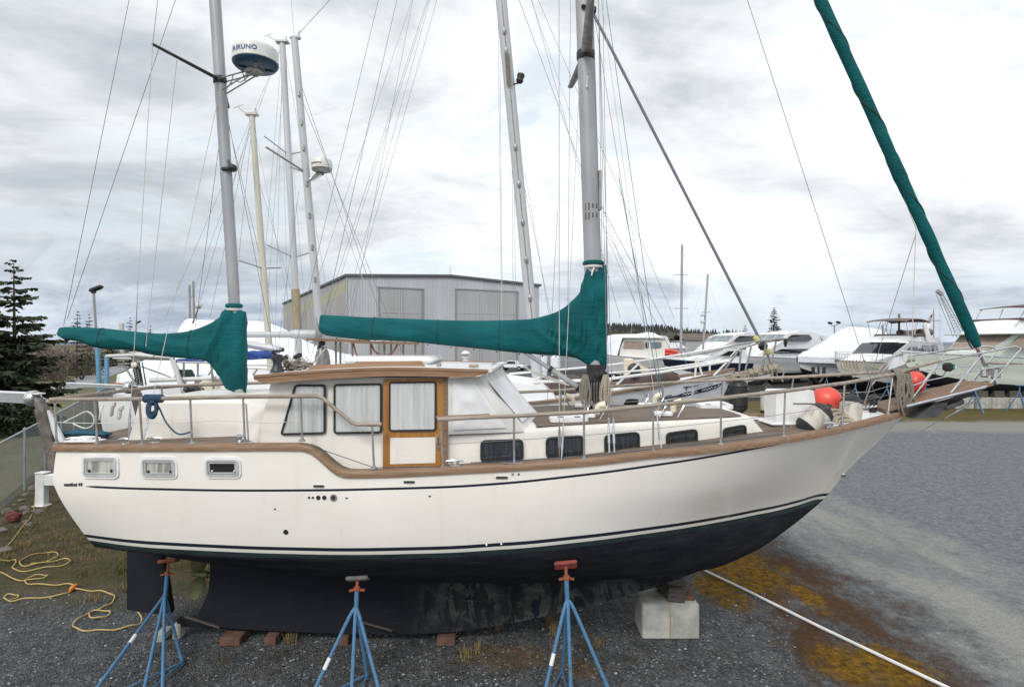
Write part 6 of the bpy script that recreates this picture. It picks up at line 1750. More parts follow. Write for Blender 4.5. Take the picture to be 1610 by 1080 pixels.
for dx in (-.07, .07):
    for dy in (-.05, .05): mb.tube([a + V(dx, dy, 0), b_ + V(dx, dy, 0)], .014, 4)
for k in range(12):
    q = a.lerp(b_, k / 12); q2 = a.lerp(b_, (k + 1) / 12); mb.tube([q + V(-.07, -.05, 0), q2 + V(.07, -.05, 0)], .009, 4); mb.tube([q + V(.07, -.05, 0), q2 + V(-.07, -.05, 0)], .009, 4)
mb.build('lattice_mast', M['black'], nb)
mb = MB(); mb.lathe(P(213, 574, 12.2), [(.03, 0), (.055, .02), (.055, .06), (.02, .08)], 12, axis=(0, -1, .2)); mb.build('stern_lamp', M['cream'], nb)
mb = MB(); mb.tube([P(236, 598, 12.3), P(300, 596, 12.3), P(386, 593, 12.3)], .045, 8); mb.build('grab_pole', M['gelgrey'], nb)
mb = MB(); mb.tube([P(190, 612, 12.0), P(260, 609.5, 12.0), P(318, 604, 12.0), P(360, 600, 12.0)], .025, 6); mb.build('handrail', M['teak_grey'], nb)
tarp('dark_canvas', [(279, 592, 594), (286, 582, 594), (293, 581, 594), (302, 592, 594)], 12.8, .2, 'tarp_green', nb, 11)
tarp('blue_canvas', [(279, 568, 570), (286, 564, 570), (304, 565, 570), (318, 568, 571)], 13.2, .2, 'sail_blue', nb, 12)
tarp('blue_canvas', [(309, 592, 602), (318, 590, 603), (328, 592, 603), (333, 596, 603)], 13.4, .2, 'cover_lightblue' if 'cover_lightblue' in M else M.setdefault('cover_lightblue', mat('light_blue_tarp', (.10, .25, .50), .7)) and 'cover_lightblue', nb, 13)
tarp('engine_gear', [(290, 608, 614), (300, 604, 617), (315, 606, 621), (330, 610, 620)], 12.4, .25, 'black', nb, 14)
for pts, Y in ((((279, 569), (336, 571)), 12.6), (((289, 570), (289, 602)), 12.6), (((311, 570), (311, 602)), 12.6), (((332, 572), (337, 620)), 12.2), (((338, 575), (320, 600)), 12.6), (((388, 579), (440, 581)), 12.6), (((388, 574), (442, 574)), 13.6), (((404, 581), (390, 600)), 12.6), (((430, 580), (418, 596)), 12.6)):
    mb = MB(); mb.tube([P(x, y, Y) for x, y in pts], .022, 6); mb.build('guard_rail', M['steel_dull'], nb)
mb = MB(); mb.lathe(P(330, 617, 12.3), [(.26, -.04), (.28, 0), (.26, .04)], 20, axis=(.3, -1, .1)); mb.build('wheel_cover', M['cream'], nb)
mb = MB(); mb.box(P(190, 606, 12.2), (.42, .1, .1), ch=.02); mb.build('stern_board', M['rust'], nb)
for k, (px, py) in enumerate(((448, 563), (468, 560))):
    mb = MB(); c = P(px, py, 12.7); mb.box(c, (.18, .12, .10), ry=-.5, ch=.03); mb.tube([c, c + V(.1, 0, -.35)], .014, 5); mb.build('outrigger_grip', M['black'], nb)
mb = MB(); mb.box(P(462, 575, 13.0), (.55, .4, .36), ch=.1); mb.build('life_raft', M['gelgrey'], nb)
mb = MB(); rnd = random.Random(12)
for k in range(14):
    c = P(450 + 2.6 * k, 578 + rnd.uniform(-4, 4), YC - .9); mb.tube(smooth_path([c + V(rnd.uniform(-.12, .12), rnd.uniform(-.1, .1), rnd.uniform(-.05, .08)) for _ in range(5)], 4, True), .011, 5, closed=True)
tag(mb.build('rope_heap', M['rope_dirty']), 'tangled grey rope heaped on the wheelhouse roof beside the winch', 'rope')
mb = MB(); 
for x0, y0, x1, y1 in ((448, 582, 456, 562), (460, 580, 452, 556), (492, 588, 500, 560), (478, 585, 512, 548), (500, 585, 480, 560)): mb.tube([P(x0, y0, 12.5), P(x1, y1, 12.6)], .014, 5)
mb.build('tackle', M['wire_light'], nb)
mb = MB(); mb.tube([P(852, 560, 15.5), P(852, 612, 15.5)], .14, 10); mb.build('tender_cover', M['shrink'], nb)
mb = MB(); mb.box(P(873, 570, 15.5), (.24, .3, .4), ch=.08); mb.build('tender_cover', M['shrink'], nb)
mb = MB(); c = P(732, 558, 12.6); mb.box(c, (.17, .26, .17), ch=.05); mb.box(c - V(0, 0, .13), (.12, .2, .08), ch=.03); mb.box(c - V(0, 0, .36), (.07, .09, .4), ch=.02); om = mb.build('outboard_motor', M['gel2'], None); tag(om, 'small white outboard motor clamped to a rail in front of the shed door', 'outboard motor')
mb = MB(); mb.box(c + V(0, -.132, .0), (.172, .006, .05)); mb.build('trim_band', M['steel_dull'], om, smooth=0)

# ================================================================== other masts with boats behind
def plain_sailboat(X0, Y, L, label, zdeck=3.0, m='gel2'):
    root = empty('sailboat', (X0, Y, 0), label, 'sailboat', 'sailboats stored behind')
    s = L / 12
    f = lambda pts: tab(*[(X0 + a * s, b) for a, b in pts])
    hl = SailHull(Y, f([(-6, .9 * s), (-3, 1.6 * s), (0, 1.8 * s), (3, 1.3 * s), (5, .5 * s), (6, .03)]), f([(-6, zdeck), (0, zdeck - .1), (6, zdeck + .45)]), f([(-6, 1.8), (6, 1.9)]), f([(-6, 1.75), (-3, 1.2), (2, 1.15), (4.4, 1.85), (5.2, 2.4), (6, zdeck + .4)]), f([(-6, .5), (-2, 1.5 * s), (1, 1.45 * s), (3.5, .6 * s), (4.4, .02), (6, 0)]), X0 - 6 * s, X0 + 6 * s)
    hl.mesh(40).build('hull', M[m], root, smooth=50)
    mb = MB(); rows = [[V(X0 + (-6 + 12 * i / 30) * s, Y + max(hl.hb(X0 + (-6 + 12 * i / 30) * s), .02) * q, hl.zs(X0 + (-6 + 12 * i / 30) * s)) for q in (-1, 0, 1)] for i in range(31)]; mb.rings(rows, loop=False); mb.build('deck', M['gelgrey'], root)
    mb = MB(); mb.box((X0 - .5 * s, Y, zdeck + .2), (5 * s, 1.9 * s, .5), ch=.2); mb.build('cabin', M[m], root)
    mb = MB(); mb.prism([V(X0 - 2 * s, Y - .1, .1), V(X0 + 1.4 * s, Y - .1, .1), V(X0 + 2 * s, Y - .1, 1.4), V(X0 - 2.2 * s, Y - .1, 1.4)], (0, .2, 0)); mb.build('keel', M['antifoul'], root)
    return root
def mast_on(root, pts, Y, r, m, spreads=(), wires=(), wrap=None, gear=True):
    a, b_ = P(pts[0][0], pts[0][1], Y), P(pts[1][0], pts[1][1], Y)
    base = along(a, b_, 2.9)
    mb = MB(); mast_tube(mb, base, b_, r, r * .9, 10, 0, .85)
    if gear:
        mb.box(b_ + V(0, 0, .03), (r * 3.4, r * 2, .06)); mb.tube([b_ + V(-r, 0, 0), b_ + V(-r * 4, 0, .25)], .012, 4); mb.tube([b_ + V(-r * 4 - .12, 0, .22), b_ + V(-r * 4 + .15, 0, .32)], .01, 4); mb.tube([b_ + V(r, 0, 0), b_ + V(r, 0, .22)], .03, 5)
    mo = mb.build('mast', M[m], root)
    for py, dx, dz_ in spreads:
        c = along(a, b_, P(0, py, Y).z)
        for s_ in (-1, 1):
            mb = MB(); mb.tube([c, c + V(dx if s_ < 0 else -dx * .55, s_ * .8, dz_)], .02, 5); mb.build('spreader', M['steel_dull'], mo)
    if wrap:
        mb = MB(); p, q = along(a, b_, P(0, wrap[0], Y).z), along(a, b_, P(0, wrap[1], Y).z); mb.tube([p, q], r * 1.12, 10); mb.build('mast_wrap', M['tan'], mo)
    for x0, y0, x1, y1, dy in wires:
        wire('stay', P(x0, y0, Y + dy), P(x1, y1, Y), .005, 'wire', parent=root)
    return mo
r1 = plain_sailboat(-6.2, 17.5, 10.5, 'sailboat with a cream painted mast, mostly hidden behind the green mizzen boom', 2.9)
mast_on(r1, ((423, 545), (396, 182)), 17.5, .10, 'mast_cream', ((422, -.35, .12),), ((470, 560, 398, 190, -1.5), (440, 590, 397, 260, -1.6), (360, 560, 396, 200, 1), (290, 560, 395, 190, 0), (330, 500, 396, 185, .4), (500, 600, 400, 260, 0)))
mb = MB(); mb.tube([P(388, 541, 16.2), P(440, 550, 16.2)], .10, 8); mb.build('boom', M['alu_white'], r1)
tarp('sail_cover', [(386, 556, 566), (398, 552, 566), (415, 553, 565), (432, 555, 564)], 16.0, .22, 'sail_blue', r1, 21)
r2 = plain_sailboat(-5.9, 20.8, 11.5, 'sailboat with a tall white mast wrapped in tan, left of the shed corner', 3.0)
mast_on(r2, ((470, 560), (444, 68)), 20.8, .125, 'alu_white', ((243, -.5, .35), (405, -.6, .3)), ((525, 520, 447, 75, 0), (405, 540, 444, 72, 0), (432, 560, 444, 80, 1), (300, 470, 443, 70, 0), (260, 500, 443, 75, -.5), (455, 600, 446, 240, -1.6), (488, 590, 447, 90, -1.6), (415, 560, 446, 110, 1)), (455, 517))
for (px, y0, y1, lab, Y) in ((300, 500, 448, 'dark bare mast left of the round radar reflector, far behind the mizzen boom', 40), (306, 500, 442, 'slim mast carrying a round grey reflector, far behind the mizzen boom', 41)):
    mb = MB(); mb.tube([P(px, 560, Y), P(px - 2, y1, Y)], .07, 6); o = mb.build('mast', M['steel_dull'])
    o['label'] = lab; o['category'] = 'mast'
    if px == 306:
        mb = MB(); mb.blob(P(312, 481, Y), (.22, .22, .22), nu=12, nv=8); mb.build('radar_reflector', M['gelgrey'], o)
for (px, yt, Y, w_, sp_, lab) in ((1071.5, 385, 62, .14, ((432, .75, 0), (485, .75, 0)), 'distant sailboat with the taller bare mast in front of the hill'), (1110, 431, 70, .13, ((491, .5, 0),), 'distant sailboat with the shorter mast and radar, right end of the hill')):
    X0 = (px - CX) * Y / F
    r_ = plain_sailboat(X0 + 1, Y, 10, lab, 2.6, 'gelgrey')
    mo = mast_on(r_, ((px - 1 if px < 1100 else px - 5, 555), (px + (1 if px < 1100 else 3), yt)), Y, w_, 'alu', (), ((px + 45, 560, px, yt + 5, 0), (px - 45, 560, px, yt + 5, 0), (px - 14, 555, px, yt + 20, -1), (px + 16, 555, px, yt + 20, -1)), None, False)
    for py, dx, _ in sp_:
        c = P(px - (1 if px < 1100 else 0), py, Y); mb = MB(); mb.tube([c + V(-dx, 0, 0), c + V(dx, 0, 0)], .03, 4); mb.build('spreader', M['steel_dull'], mo)
    if px > 1100:
        for py in (497, 508): mb = MB(); mb.lathe(P(px - 5, py, Y), [(.2, 0), (.28, .06), (.28, .2), (.1, .28)], 10); mb.build('radar_dome', M['gelgrey'], mo)

# ================================================================== motor yachts on the hard
def yacht(label, px, py, Y, heading, L, B, zs0, z_boot=1.5, zk=.4, m='gel2', name='motor_yacht', cat='motor yacht', rake=.9, dark=None, flare=.84, skirt=None):
    """bow stem head sits at the photo pixel; heading = direction of the bow in plan"""
    bow = P(px, py, Y); hd = Vector((heading[0], heading[1], 0)).normalized()
    rz = math.atan2(hd.y, hd.x)
    cen = Vector((bow.x, bow.y, 0)) - hd * (L / 2)
    root = empty(name, cen, label, cat, 'boats stored along the far side of the yard', rz)
    zbow = bow.z
    rows = []; n_ = 36; mats = [M[m], M['antifoul'], M[dark or m]]
    mb = MB()
    for i in range(n_ + 1):
        t = i / n_; u = max(0, (t - .42) / .58)
        hbq = B / 2 * (1 - u ** 2.3) * (.93 + .07 * min(1, t * 5)) + .015
        zs_ = zs0 + (zbow - zs0) * t ** 1.9
        zc = z_boot + .02 + .55 * u ** 2 * (zbow - z_boot); bc = max(hbq * (flare - .22 * u), .012)
        zl = zk + u ** 4.5 * (zbow - zk) * .55
        zbt = max(z_boot - .0 , min(zc, lerp(zl, zc, .45)))
        x = lambda z: (t - .5) * L - rake * u ** 1.5 * (1 - max(0, min(1, (z - zk) / (zbow - zk))))
        half = [(hbq, zs_), (hbq * .985, lerp(zs_, zc, .18)), (lerp(hbq, bc, .55) * (1 - .05 * u), lerp(zs_, zc, .6)), (bc, zc), (bc * .96, lerp(zc, zl, .35)), (bc * .62, lerp(zc, zl, .8)), (0, zl)]
        rows.append([V(x(z), -b_, z) for b_, z in half] + [V(x(z), b_, z) for b_, z in reversed(half[:-1])])
    mb.rings(rows, loop=False)
    nr = len(rows[0]) - 1
    mb.m = []
    for i in range(n_):
        for k in range(nr):
            kk = min(k, nr - 1 - k); mb.m.append(1 if kk >= 4 else (2 if kk <= 2 and dark else 0))
    mb.f.append(tuple(range(nr + 1))); mb.m.append(2 if dark else 0)
    mb.build('hull', mats, root, local=True, smooth=45)
    mb = MB(); dr = [[rows[i][0] + V(0, .02, -.03), V(rows[i][0].x, 0, rows[i][0].z + .05), rows[i][-1] + V(0, -.02, -.03)] for i in range(n_ + 1)]; mb.rings(dr, loop=False); mb.build('deck', M['gel2'], root, local=True)
    mb = MB(); mb.tube([r_[0] + V(0, -.015, -.04) for r_ in rows], .035, 5); mb.tube([r_[-1] + V(0, .015, -.04) for r_ in rows], .035, 5); mb.build('rub_rail', M['steel'], root, local=True)
    root['_L'] = L
    return root, rows
def house(root, name, prof, w0, w1, m, nose=(99, 1.0), smooth=20):
    """superstructure: side profile (x,z) closed polygon, half widths at its foot and top"""
    z0 = min(p[1] for p in prof); z1 = max(p[1] for p in prof)
    def w(x, z):
        k = lerp(w0, w1, (z - z0) / (z1 - z0)); 
        if x > nose[0]: k *= 1 - (1 - nose[1]) * min(1, (x - nose[0]) / max(.01, max(p[0] for p in prof) - nose[0])) ** 1.6
        return k
    mb = MB(); n_ = len(prof)
    cols = (-1, -.5, 0, .5, 1)
    rg = []
    for x, z in prof: rg.append([V(x + (0 if abs(c) == 1 else .0), c * w(x, z), z + .05 * (1 - c * c) * (1 if z > z0 + .05 else 0)) for c in cols])
    mb.rings(rg + [rg[0]], loop=False)
    for s_ in (0, -1): mb.add([r_[s_] for r_ in rg], [tuple(range(n_))])
    o = mb.build(name, M[m], root, local=True, smooth=smooth)
    o['_w'] = 0
    return o, w
def side_pane(par, w, poly, m='tinted', both=True, off=.02, name='window'):
    for s_ in ((-1, 1) if both else (-1,)):
        mb = MB(); q = round_poly([Vector(p) for p in poly], .12, 3)
        mb.rings([[V(p.x, s_ * (w(p.x, p.y) + e), p.y) for p in q] for e in (-.02, off)], caps=True); mb.build(name, M[m], par, local=True, smooth=0)
def front_pane(par, w, a, b_, u0, u1, v0, v1, m='tinted', cols=1, gap=.03, name='windscreen'):
    a = Vector(a); b_ = Vector(b_); d_ = (b_ - a); nrm = Vector((d_.y, -d_.x)).normalized()
    if nrm.x < 0: nrm = -nrm
    for k in range(cols):
        q0 = lerp(u0, u1, k / cols) + gap / 2; q1 = lerp(u0, u1, (k + 1) / cols) - gap / 2
        mb = MB(); pts = []
        for e in (-.01, .025):
            p0 = a + d_ * v0 + nrm * e; p1 = a + d_ * v1 + nrm * e
            nseg = 4; ring = []
            for j in range(nseg + 1):
                c = lerp(q0, q1, j / nseg); ring.append(V(p0.x, c * w(p0.x, p0.y), p0.y + .05 * (1 - c * c)))
            for j in range(nseg, -1, -1):
                c = lerp(q0, q1, j / nseg); ring.append(V(p1.x, c * w(p1.x, p1.y), p1.y + .05 * (1 - c * c)))
            pts.append(ring)
        mb.rings(pts, caps=True); mb.build(name, M[m], par, local=True, smooth=0)
def bow_rail(root, rows, i0, i1, h_, m='steel', r=.018, mids=1):
    for s_ in (0, -1):
        mb = MB(); ins = .10 if s_ == 0 else -.10
        top_ = [rows[i][s_] + V(0, ins if abs(rows[i][s_].y) > .12 else 0, h_) for i in range(i0, i1 + 1)]
        mb.tube(top_, r, 5)
        for k in range(mids): mb.tube([p - V(0, 0, h_ * (k + 1) / (mids + 1)) for p in top_], r * .6, 4)
        for i in range(i0, i1 + 1, 2): mb.tube([rows[i][s_] + V(0, ins if abs(rows[i][s_].y) > .12 else 0, 0), top_[i - i0]], r * .8, 4)
        mb.build('bow_rail', M[m], root, local=True)
def canopy(root, name, x0, x1, w, z, m, legs, sag=.12):
    mb = MB(); rg = []
    for i in range(9):
        t = i / 8; x = lerp(x0, x1, t); zz_ = z + sag * math.sin(math.pi * t) - .12 * abs(2 * t - 1) ** 3
        rg.append([V(x, c * w, zz_ + .10 * (1 - c * c)) for c in (-1, -.6, 0, .6, 1)] + [V(x, c * w, zz_ + .10 * (1 - c * c) - .05) for c in (1, .6, 0, -.6, -1)])
    mb.rings(rg, caps=True); o = mb.build(name, M[m], root, local=True)
    for (xa, za, xb, zb_) in legs:
        for s_ in (-1, 1): mb = MB(); mb.tube([V(xa, s_ * w * .95, za), V(xb, s_ * w * .95, zb_)], .025, 5); mb.build('canopy_leg', M['steel'], o, local=True)
    return o
def aerial(root, x, y, z, h_, lean=0): mb = MB(); mb.tube([V(x, y, z), V(x - lean, y, z + h_)], [.02, .008], 5); mb.build('aerial', M['gelgrey'], root, local=True)

# 1: big pale green-white flybridge yacht at the right edge
y1, rw = yacht('large pale green-white flybridge yacht with maroon awning at the right edge of the yard', 1418, 552, 41.5, (-.985, -.17), 19, 5.0, 3.25, 1.95, .75, 'gelgreen', rake=1.2)
ho, w = house(y1, 'deckhouse', [(-8, 3.2), (-8, 5.05), (2.7, 5.05), (4.4, 3.8), (5.2, 3.6), (5.2, 3.4)], 2.25, 2.05, 'gelgreen', (2.5, .55))
front_pane(ho, w, (4.4, 3.8), (2.7, 5.05), -.95, .95, .12, .95, 'tan_canvas', 3)
side_pane(ho, w, ((-.6, 4.1), (-.6, 4.95), (2.3, 4.95), (3.3, 4.1)), 'tan_canvas'); side_pane(ho, w, ((-1.75, 4.0), (-1.75, 4.95), (-.85, 4.95), (-.85, 4.0)), 'glass_grey'); side_pane(ho, w, ((-3.9, 4.0), (-3.9, 4.95), (-2.0, 4.95), (-2.0, 4.0)), 'glass_grey')
mb = MB(); mb.box((-2.2, 0, 5.11), (12.0, 4.9, .10), ch=.04); mb.build('roof', M['gelgreen'], y1, local=True)
fb, w2 = house(y1, 'flybridge', [(-6, 5.16), (-6, 6.0), (1.9, 6.05), (3.3, 5.16)], 2.1, 1.85, 'gel2', (0, .7))
mb = MB(); mb.box((-2.1, 0, 6.12), (8.0, 3.75, .16), ch=.05); mb.build('coaming_cover', M['maroon'], fb, local=True)
canopy(y1, 'awning', -5.4, 1.4, 1.75, 7.05, 'maroon', ((1.2, 7.0, 2.2, 5.6), (-.6, 7.0, -.2, 6.1), (-2.6, 7.0, -1.8, 6.1), (-3.2, 7.0, -2.4, 6.1), (-4.6, 7.0, -5.2, 6.1)))
bow_rail(y1, rw, 16, 35, .75)
for x, y, h_ in ((1.6, -1.7, 3.0), (-3.4, -1.2, 3.2), (-4.5, -1.6, 2.8)): aerial(y1, x, y, 6.1, h_)
mb = MB(); mb.tube([V(2.2, -1.75, 5.5), V(2.2, -1.75, 6.3)], .02, 5); mb.blob(V(2.3, -1.75, 6.32), (.3, .1, .05), nu=8, nv=5); mb.build('search_light', M['gelgrey'], y1, local=True)
mb = MB()
for x in (2.2, .6, -2.6): mb.box((x, -w2(x, 5.85) - .03, 5.85), (.18, .06, .10))
mb.box((-2.6, -w2(-2.6, 5.6) - .03, 5.5), (.14, .06, .14)); mb.build('fairlead_lamp', M['black'], fb, local=True)
mb = MB()
for x, z in ((6.2, 2.9), (1.6, 2.75), (.2, 2.75)):
    k = int((x / 19 + .5) * 36); mb.box((x, rw[k][1].y - .02, z), (.42, .10, .10), ch=.03)
mb.build('hull_port', M['tinted'], y1, local=True)
# 2: cruiser with brown awning and dinghy
y2, rw = yacht('white cruiser with brown awning and a grey dinghy on its stern, behind the orange buoys', 1313, 566, 44, (-.80, -.60), 18, 4.9, 2.75, 1.75, .45, 'gel2', rake=1.7)
ho, w = house(y2, 'deckhouse', [(-6.5, 2.8), (-6.5, 4.55), (.4, 4.6), (3.4, 3.45), (5.9, 3.1), (5.9, 2.9)], 2.05, 1.75, 'gel2', (0, .45))
front_pane(ho, w, (3.4, 3.45), (.4, 4.6), -.97, .97, .14, .88, 'tinted', 3, .02)
side_pane(ho, w, ((-1.1, 3.55), (-.9, 4.25), (.4, 4.25), (1.6, 3.55))); side_pane(ho, w, ((-3.5, 3.45), (-3.2, 4.3), (-1.9, 4.3), (-1.9, 3.45))); side_pane(ho, w, ((-5.2, 3.3), (-5.2, 4.3), (-4.1, 4.3), (-4.1, 3.3)))
fb, w2 = house(y2, 'flybridge', [(-6.2, 4.55), (-6.2, 4.95), (-.4, 5.05), (.7, 4.7), (.9, 4.55)], 1.75, 1.6, 'gel2', (-2, .6))
mb = MB(); mb.box((-2.6, 0, 5.1), (3.4, 3.0, .26), ch=.1); mb.build('flybridge_cover', M['brown_canvas'], fb, local=True)
canopy(y2, 'awning', -4.6, .4, 1.5, 6.35, 'brown_canvas', ((.3, 6.25, -.3, 5.0), (-2.2, 6.3, -1.2, 5.0), (-3.2, 6.3, -3.6, 5.0), (-4.5, 6.25, -4.0, 5.0)))
for s_ in (-1, 1): mb = MB(); mb.beam((-3.0, s_ * 1.6, 6.1), (-3.6, s_ * 1.75, 4.7), .1, .5); mb.build('radar_arch', M['gel2'], y2, local=True)
mb = MB(); mb.tube([V(-1.4, .3, 5.2), V(-4.6, -.9, 7.0), V(-4.7, -.9, 6.7)], .08, 6); mb.build('dinghy_crane', M['brown_canvas'], y2, local=True)
mb = MB(); c = V(-5.6, 0, 5.35)
pts = smooth_path([c + V(1.3, -.75, .05), c + V(-.6, -.8, 0), c + V(-1.9, -.5, .12), c + V(-2.25, 0, .2), c + V(-1.9, .5, .12), c + V(-.6, .8, 0), c + V(1.3, .75, .05)], 5)
mb.tube(pts, .27, 10); mb.box(c + V(-.3, 0, -.12), (2.6, 1.2, .12), ch=.05)
dg_ = mb.build('inflatable_dinghy', M['brown_canvas'], None, org=(0, 0, 0), local=True)
mw = Matrix.Translation(y2.location) @ Matrix.Rotation(y2.rotation_euler.z, 4, 'Z')
dg_.matrix_world = mw; ORG[dg_.name] = Vector(y2.location)
tag(dg_, 'grey-brown inflatable dinghy lashed high on the stern of the cruiser with the brown awning', 'dinghy')
mb = MB(); mb.box(c + V(.9, -.35, .0), (.5, .08, .4)); mb.build('dinghy_cradle', M['gel2'], y2, local=True)
bow_rail(y2, rw, 20, 36, .62, mids=2)
mb = MB(); mb.beam((8.2, 0, 3.35), (9.5, 0, 3.42), .5, .1); mb.build('bow_pulpit', M['gel2'], y2, local=True)
aerial(y2, -2.2, 1.2, 5.2, 3.2); aerial(y2, -2.6, -1.4, 6.2, 1.2)
# flag staff and flag
fx = P(1468, 527, 52)
fm = empty('flag_mast', fx, 'dark signal mast with crosstree flying a small flag behind the cruiser dinghy', 'flag mast')
mb = MB(); mb.tube([fx - V(0, 0, 1.5), P(1468, 488, 52)], .045, 6); mb.tube([P(1468, 488, 52), P(1468, 485, 52)], .02, 5); mb.build('pole', M['steel_dull'], fm)
mb = MB(); mb.tube([P(1457, 505.5, 52), P(1479, 504, 52)], .03, 5); mb.build('crosstree', M['steel_dull'], fm)
mb = MB(); q = [P(1466, 493, 52), P(1465.5, 503, 52), P(1458, 505, 52), P(1461, 499, 52)]
for k in range(7):
    a = q[0].lerp(q[1], k / 7); b_ = q[0].lerp(q[1], (k + 1) / 7); c = q[3].lerp(q[2], (k + 1) / 7); d_ = q[3].lerp(q[2], k / 7)
    mb.add([a, b_, c, d_, a + V(0, .02, 0), b_ + V(0, .02, 0), c + V(0, .02, 0), d_ + V(0, .02, 0)], [(0, 1, 2, 3), (7, 6, 5, 4)], k % 2)
a, b_, c, d_ = q[0], q[0].lerp(q[1], .5), q[0].lerp(q[1], .5).lerp(q[3].lerp(q[2], .5), .45), q[0].lerp(q[3], .45)
mb.add([p + V(0, -.012, 0) for p in (a, b_, c, d_)], [(0, 1, 2, 3)], 2)
mb.build('flag', [M['maroon'], M['gel2'], M['navy']], fm, smooth=0)

# 3: shrink-wrapped yacht
def wrapped(label, px, py, Y, heading, L, B, zs0, ridge_, m='shrink', zk=.4, zlow=.75):
    root, rows = yacht(label, px, py, Y, heading, L, B, zs0, 1.55, zk, 'gel2', name='wrapped_boat', cat='wrapped boat', rake=1.4)
    mb = MB(); rg = []; n_ = 48
    rp = tab(*ridge_)
    for i in range(n_ + 1):
        t = i / n_; k = int(round(t * 36)); e = rows[k]
        x = e[0].x + (.06 if i == n_ else 0); hw = abs(e[0].y) + .05; zl = e[0].z - zlow * (1 - .45 * t); zt = rp(t)
        row = []
        for c in np.linspace(-1, 1, 17):
            a = abs(c)
            if a > .82: y = hw; z = lerp(e[0].z + .1, zl, (a - .82) / .18)
            else:
                y = hw * (a / .82); s = 1 - (a / .82) ** 1.7; z = e[0].z + .1 + (zt - e[0].z) * s
            z += .05 * noise.noise(V(x * .9, c * 3, 1)) + .05 * ridge(V(x * .6 + c, c * 2.5, 4)) * (1 if a < .82 else .3)
            row.append(V(x, math.copysign(y, c), z))
        rg.append(row)
    mb.rings(rg, loop=False); mb.add(rg[0], [tuple(range(17))]); mb.build('shrink_wrap', M[m], root, local=True, smooth=60)
    return root, rows
w3, rw = wrapped('white shrink-wrapped yacht with a tall tented top between the white cruisers and the brown-awning cruiser', 1254, 562, 54, (-.78, -.62), 18, 4.8, 2.9, [(0, 5.9), (.3, 6.0), (.42, 5.95), (.52, 5.5), (.62, 4.8), (.75, 4.2), (.9, 3.6), (1, 3.2)])
# 4 and 5: two white express cruisers
def express(label, px, py, Y, L, kx=0, hd=(-.80, -.60)):
    root, rw = yacht(label, px, py, Y, hd, L, 4.9, 2.75, 1.65, .4, 'gel2', rake=1.8)
    ho, w = house(root, 'deckhouse', [(-7, 2.8), (-7, 4.6), (-6.4, 5.6), (-2.6, 5.85), (.2, 5.55), (1.7, 4.55), (5.0, 3.25), (5.0, 2.9)], 2.1, 1.7, 'gel2', (-1, .5), 30)
    front_pane(ho, w, (1.7, 4.55), (.2, 5.55), -.96, .96, .08, .86, 'glass_grey', 3, .05)
    side_pane(ho, w, ((-4.9, 5.0), (-4.2, 5.45), (-.6, 5.4), (.1, 5.15), (.6, 4.75), (-1, 4.72), (-3.9, 4.72)), 'tinted')
    side_pane(ho, w, ((-4.6, 3.35), (-4.3, 3.85), (1.6, 3.85), (3.4, 3.35)), 'tinted')
    mb = MB(); mb.box((-3.4, 0, 5.93), (1.2, .25, .12), ch=.05); mb.build('radar_bar', M['gelgrey'], ho, local=True)
    mb = MB(); mb.tube([V(-3.4, 0, 5.8), V(-3.4, 0, 6.0)], .12, 8); mb.build('radar_base', M['gelgrey'], ho, local=True)
    aerial(root, -3.2, .8, 5.8, 2.0, .8); aerial(root, -1.4, -1.0, 5.8, 2.6); aerial(root, -4.6, -.8, 5.7, 1.0)
    bow_rail(root, rw, 20, 36, .6)
    return root, rw
e4, rw4 = express('white hardtop cruiser with a dark wraparound cabin window, just left of the wrapped yacht', 1143, 558, 62, 18)
e5, rw5 = express('white hardtop cruiser further back, left of and behind its near twin', 1075, 556, 73, 17)
# 6: low sport boat with dark hull
y6, rw6 = yacht('low white sport boat with a dark hull side behind the neighbour pulpit', 1041, 563, 50, (-.86, -.5), 9.5, 3.2, 2.75, 1.75, .5, 'gel2', name='sport_boat', cat='sport boat', rake=1.3, dark='navy')
ho, w = house(y6, 'cabin', [(-4.2, 2.7), (-4.2, 3.9), (-1.8, 4.05), (.3, 3.35), (2.2, 3.15), (2.2, 2.8)], 1.4, 1.15, 'gel2', (-1, .5), 30)
front_pane(ho, w, (.3, 3.35), (-1.8, 4.05), -.95, .95, .1, .8, 'glass_grey', 2); side_pane(ho, w, ((-3.4, 3.4), (-3.2, 3.8), (-1.9, 3.8), (-.8, 3.4)), 'tinted')
# 7: old trawler yacht half under white wrap
y7, rw7 = yacht('old cream trawler yacht under white wrap, just right of the main sail cover', 918, 553, 58, (-.93, -.37), 10, 3.6, 2.9, 1.75, .45, 'gelgrey', name='trawler_yacht', cat='trawler', rake=.8)
ho, w = house(y7, 'wheelhouse', [(-3.2, 2.9), (-3.4, 4.9), (1.2, 4.95), (1.7, 3.9), (1.7, 3.0)], 1.45, 1.35, 'gel', (0, .8))
side_pane(ho, w, ((-.9, 4.0), (-.9, 4.65), (1.2, 4.65), (1.4, 4.0)), 'tan_canvas'); front_pane(ho, w, (1.7, 3.9), (1.2, 4.95), -.95, .95, .1, .75, 'tan_canvas', 3); side_pane(ho, w, ((-1.4, 4.0), (-1.4, 4.6), (-1.05, 4.6), (-1.05, 4.0)), 'tinted'); side_pane(ho, w, ((-2.9, 4.0), (-2.9, 4.6), (-1.7, 4.6), (-1.7, 4.0)), 'glass_grey')
mb = MB(); mb.box((-1.0, 0, 5.0), (5.2, 3.2, .09), ch=.03); mb.build('roof', M['gel'], y7, local=True)
mb = MB(); rg = []
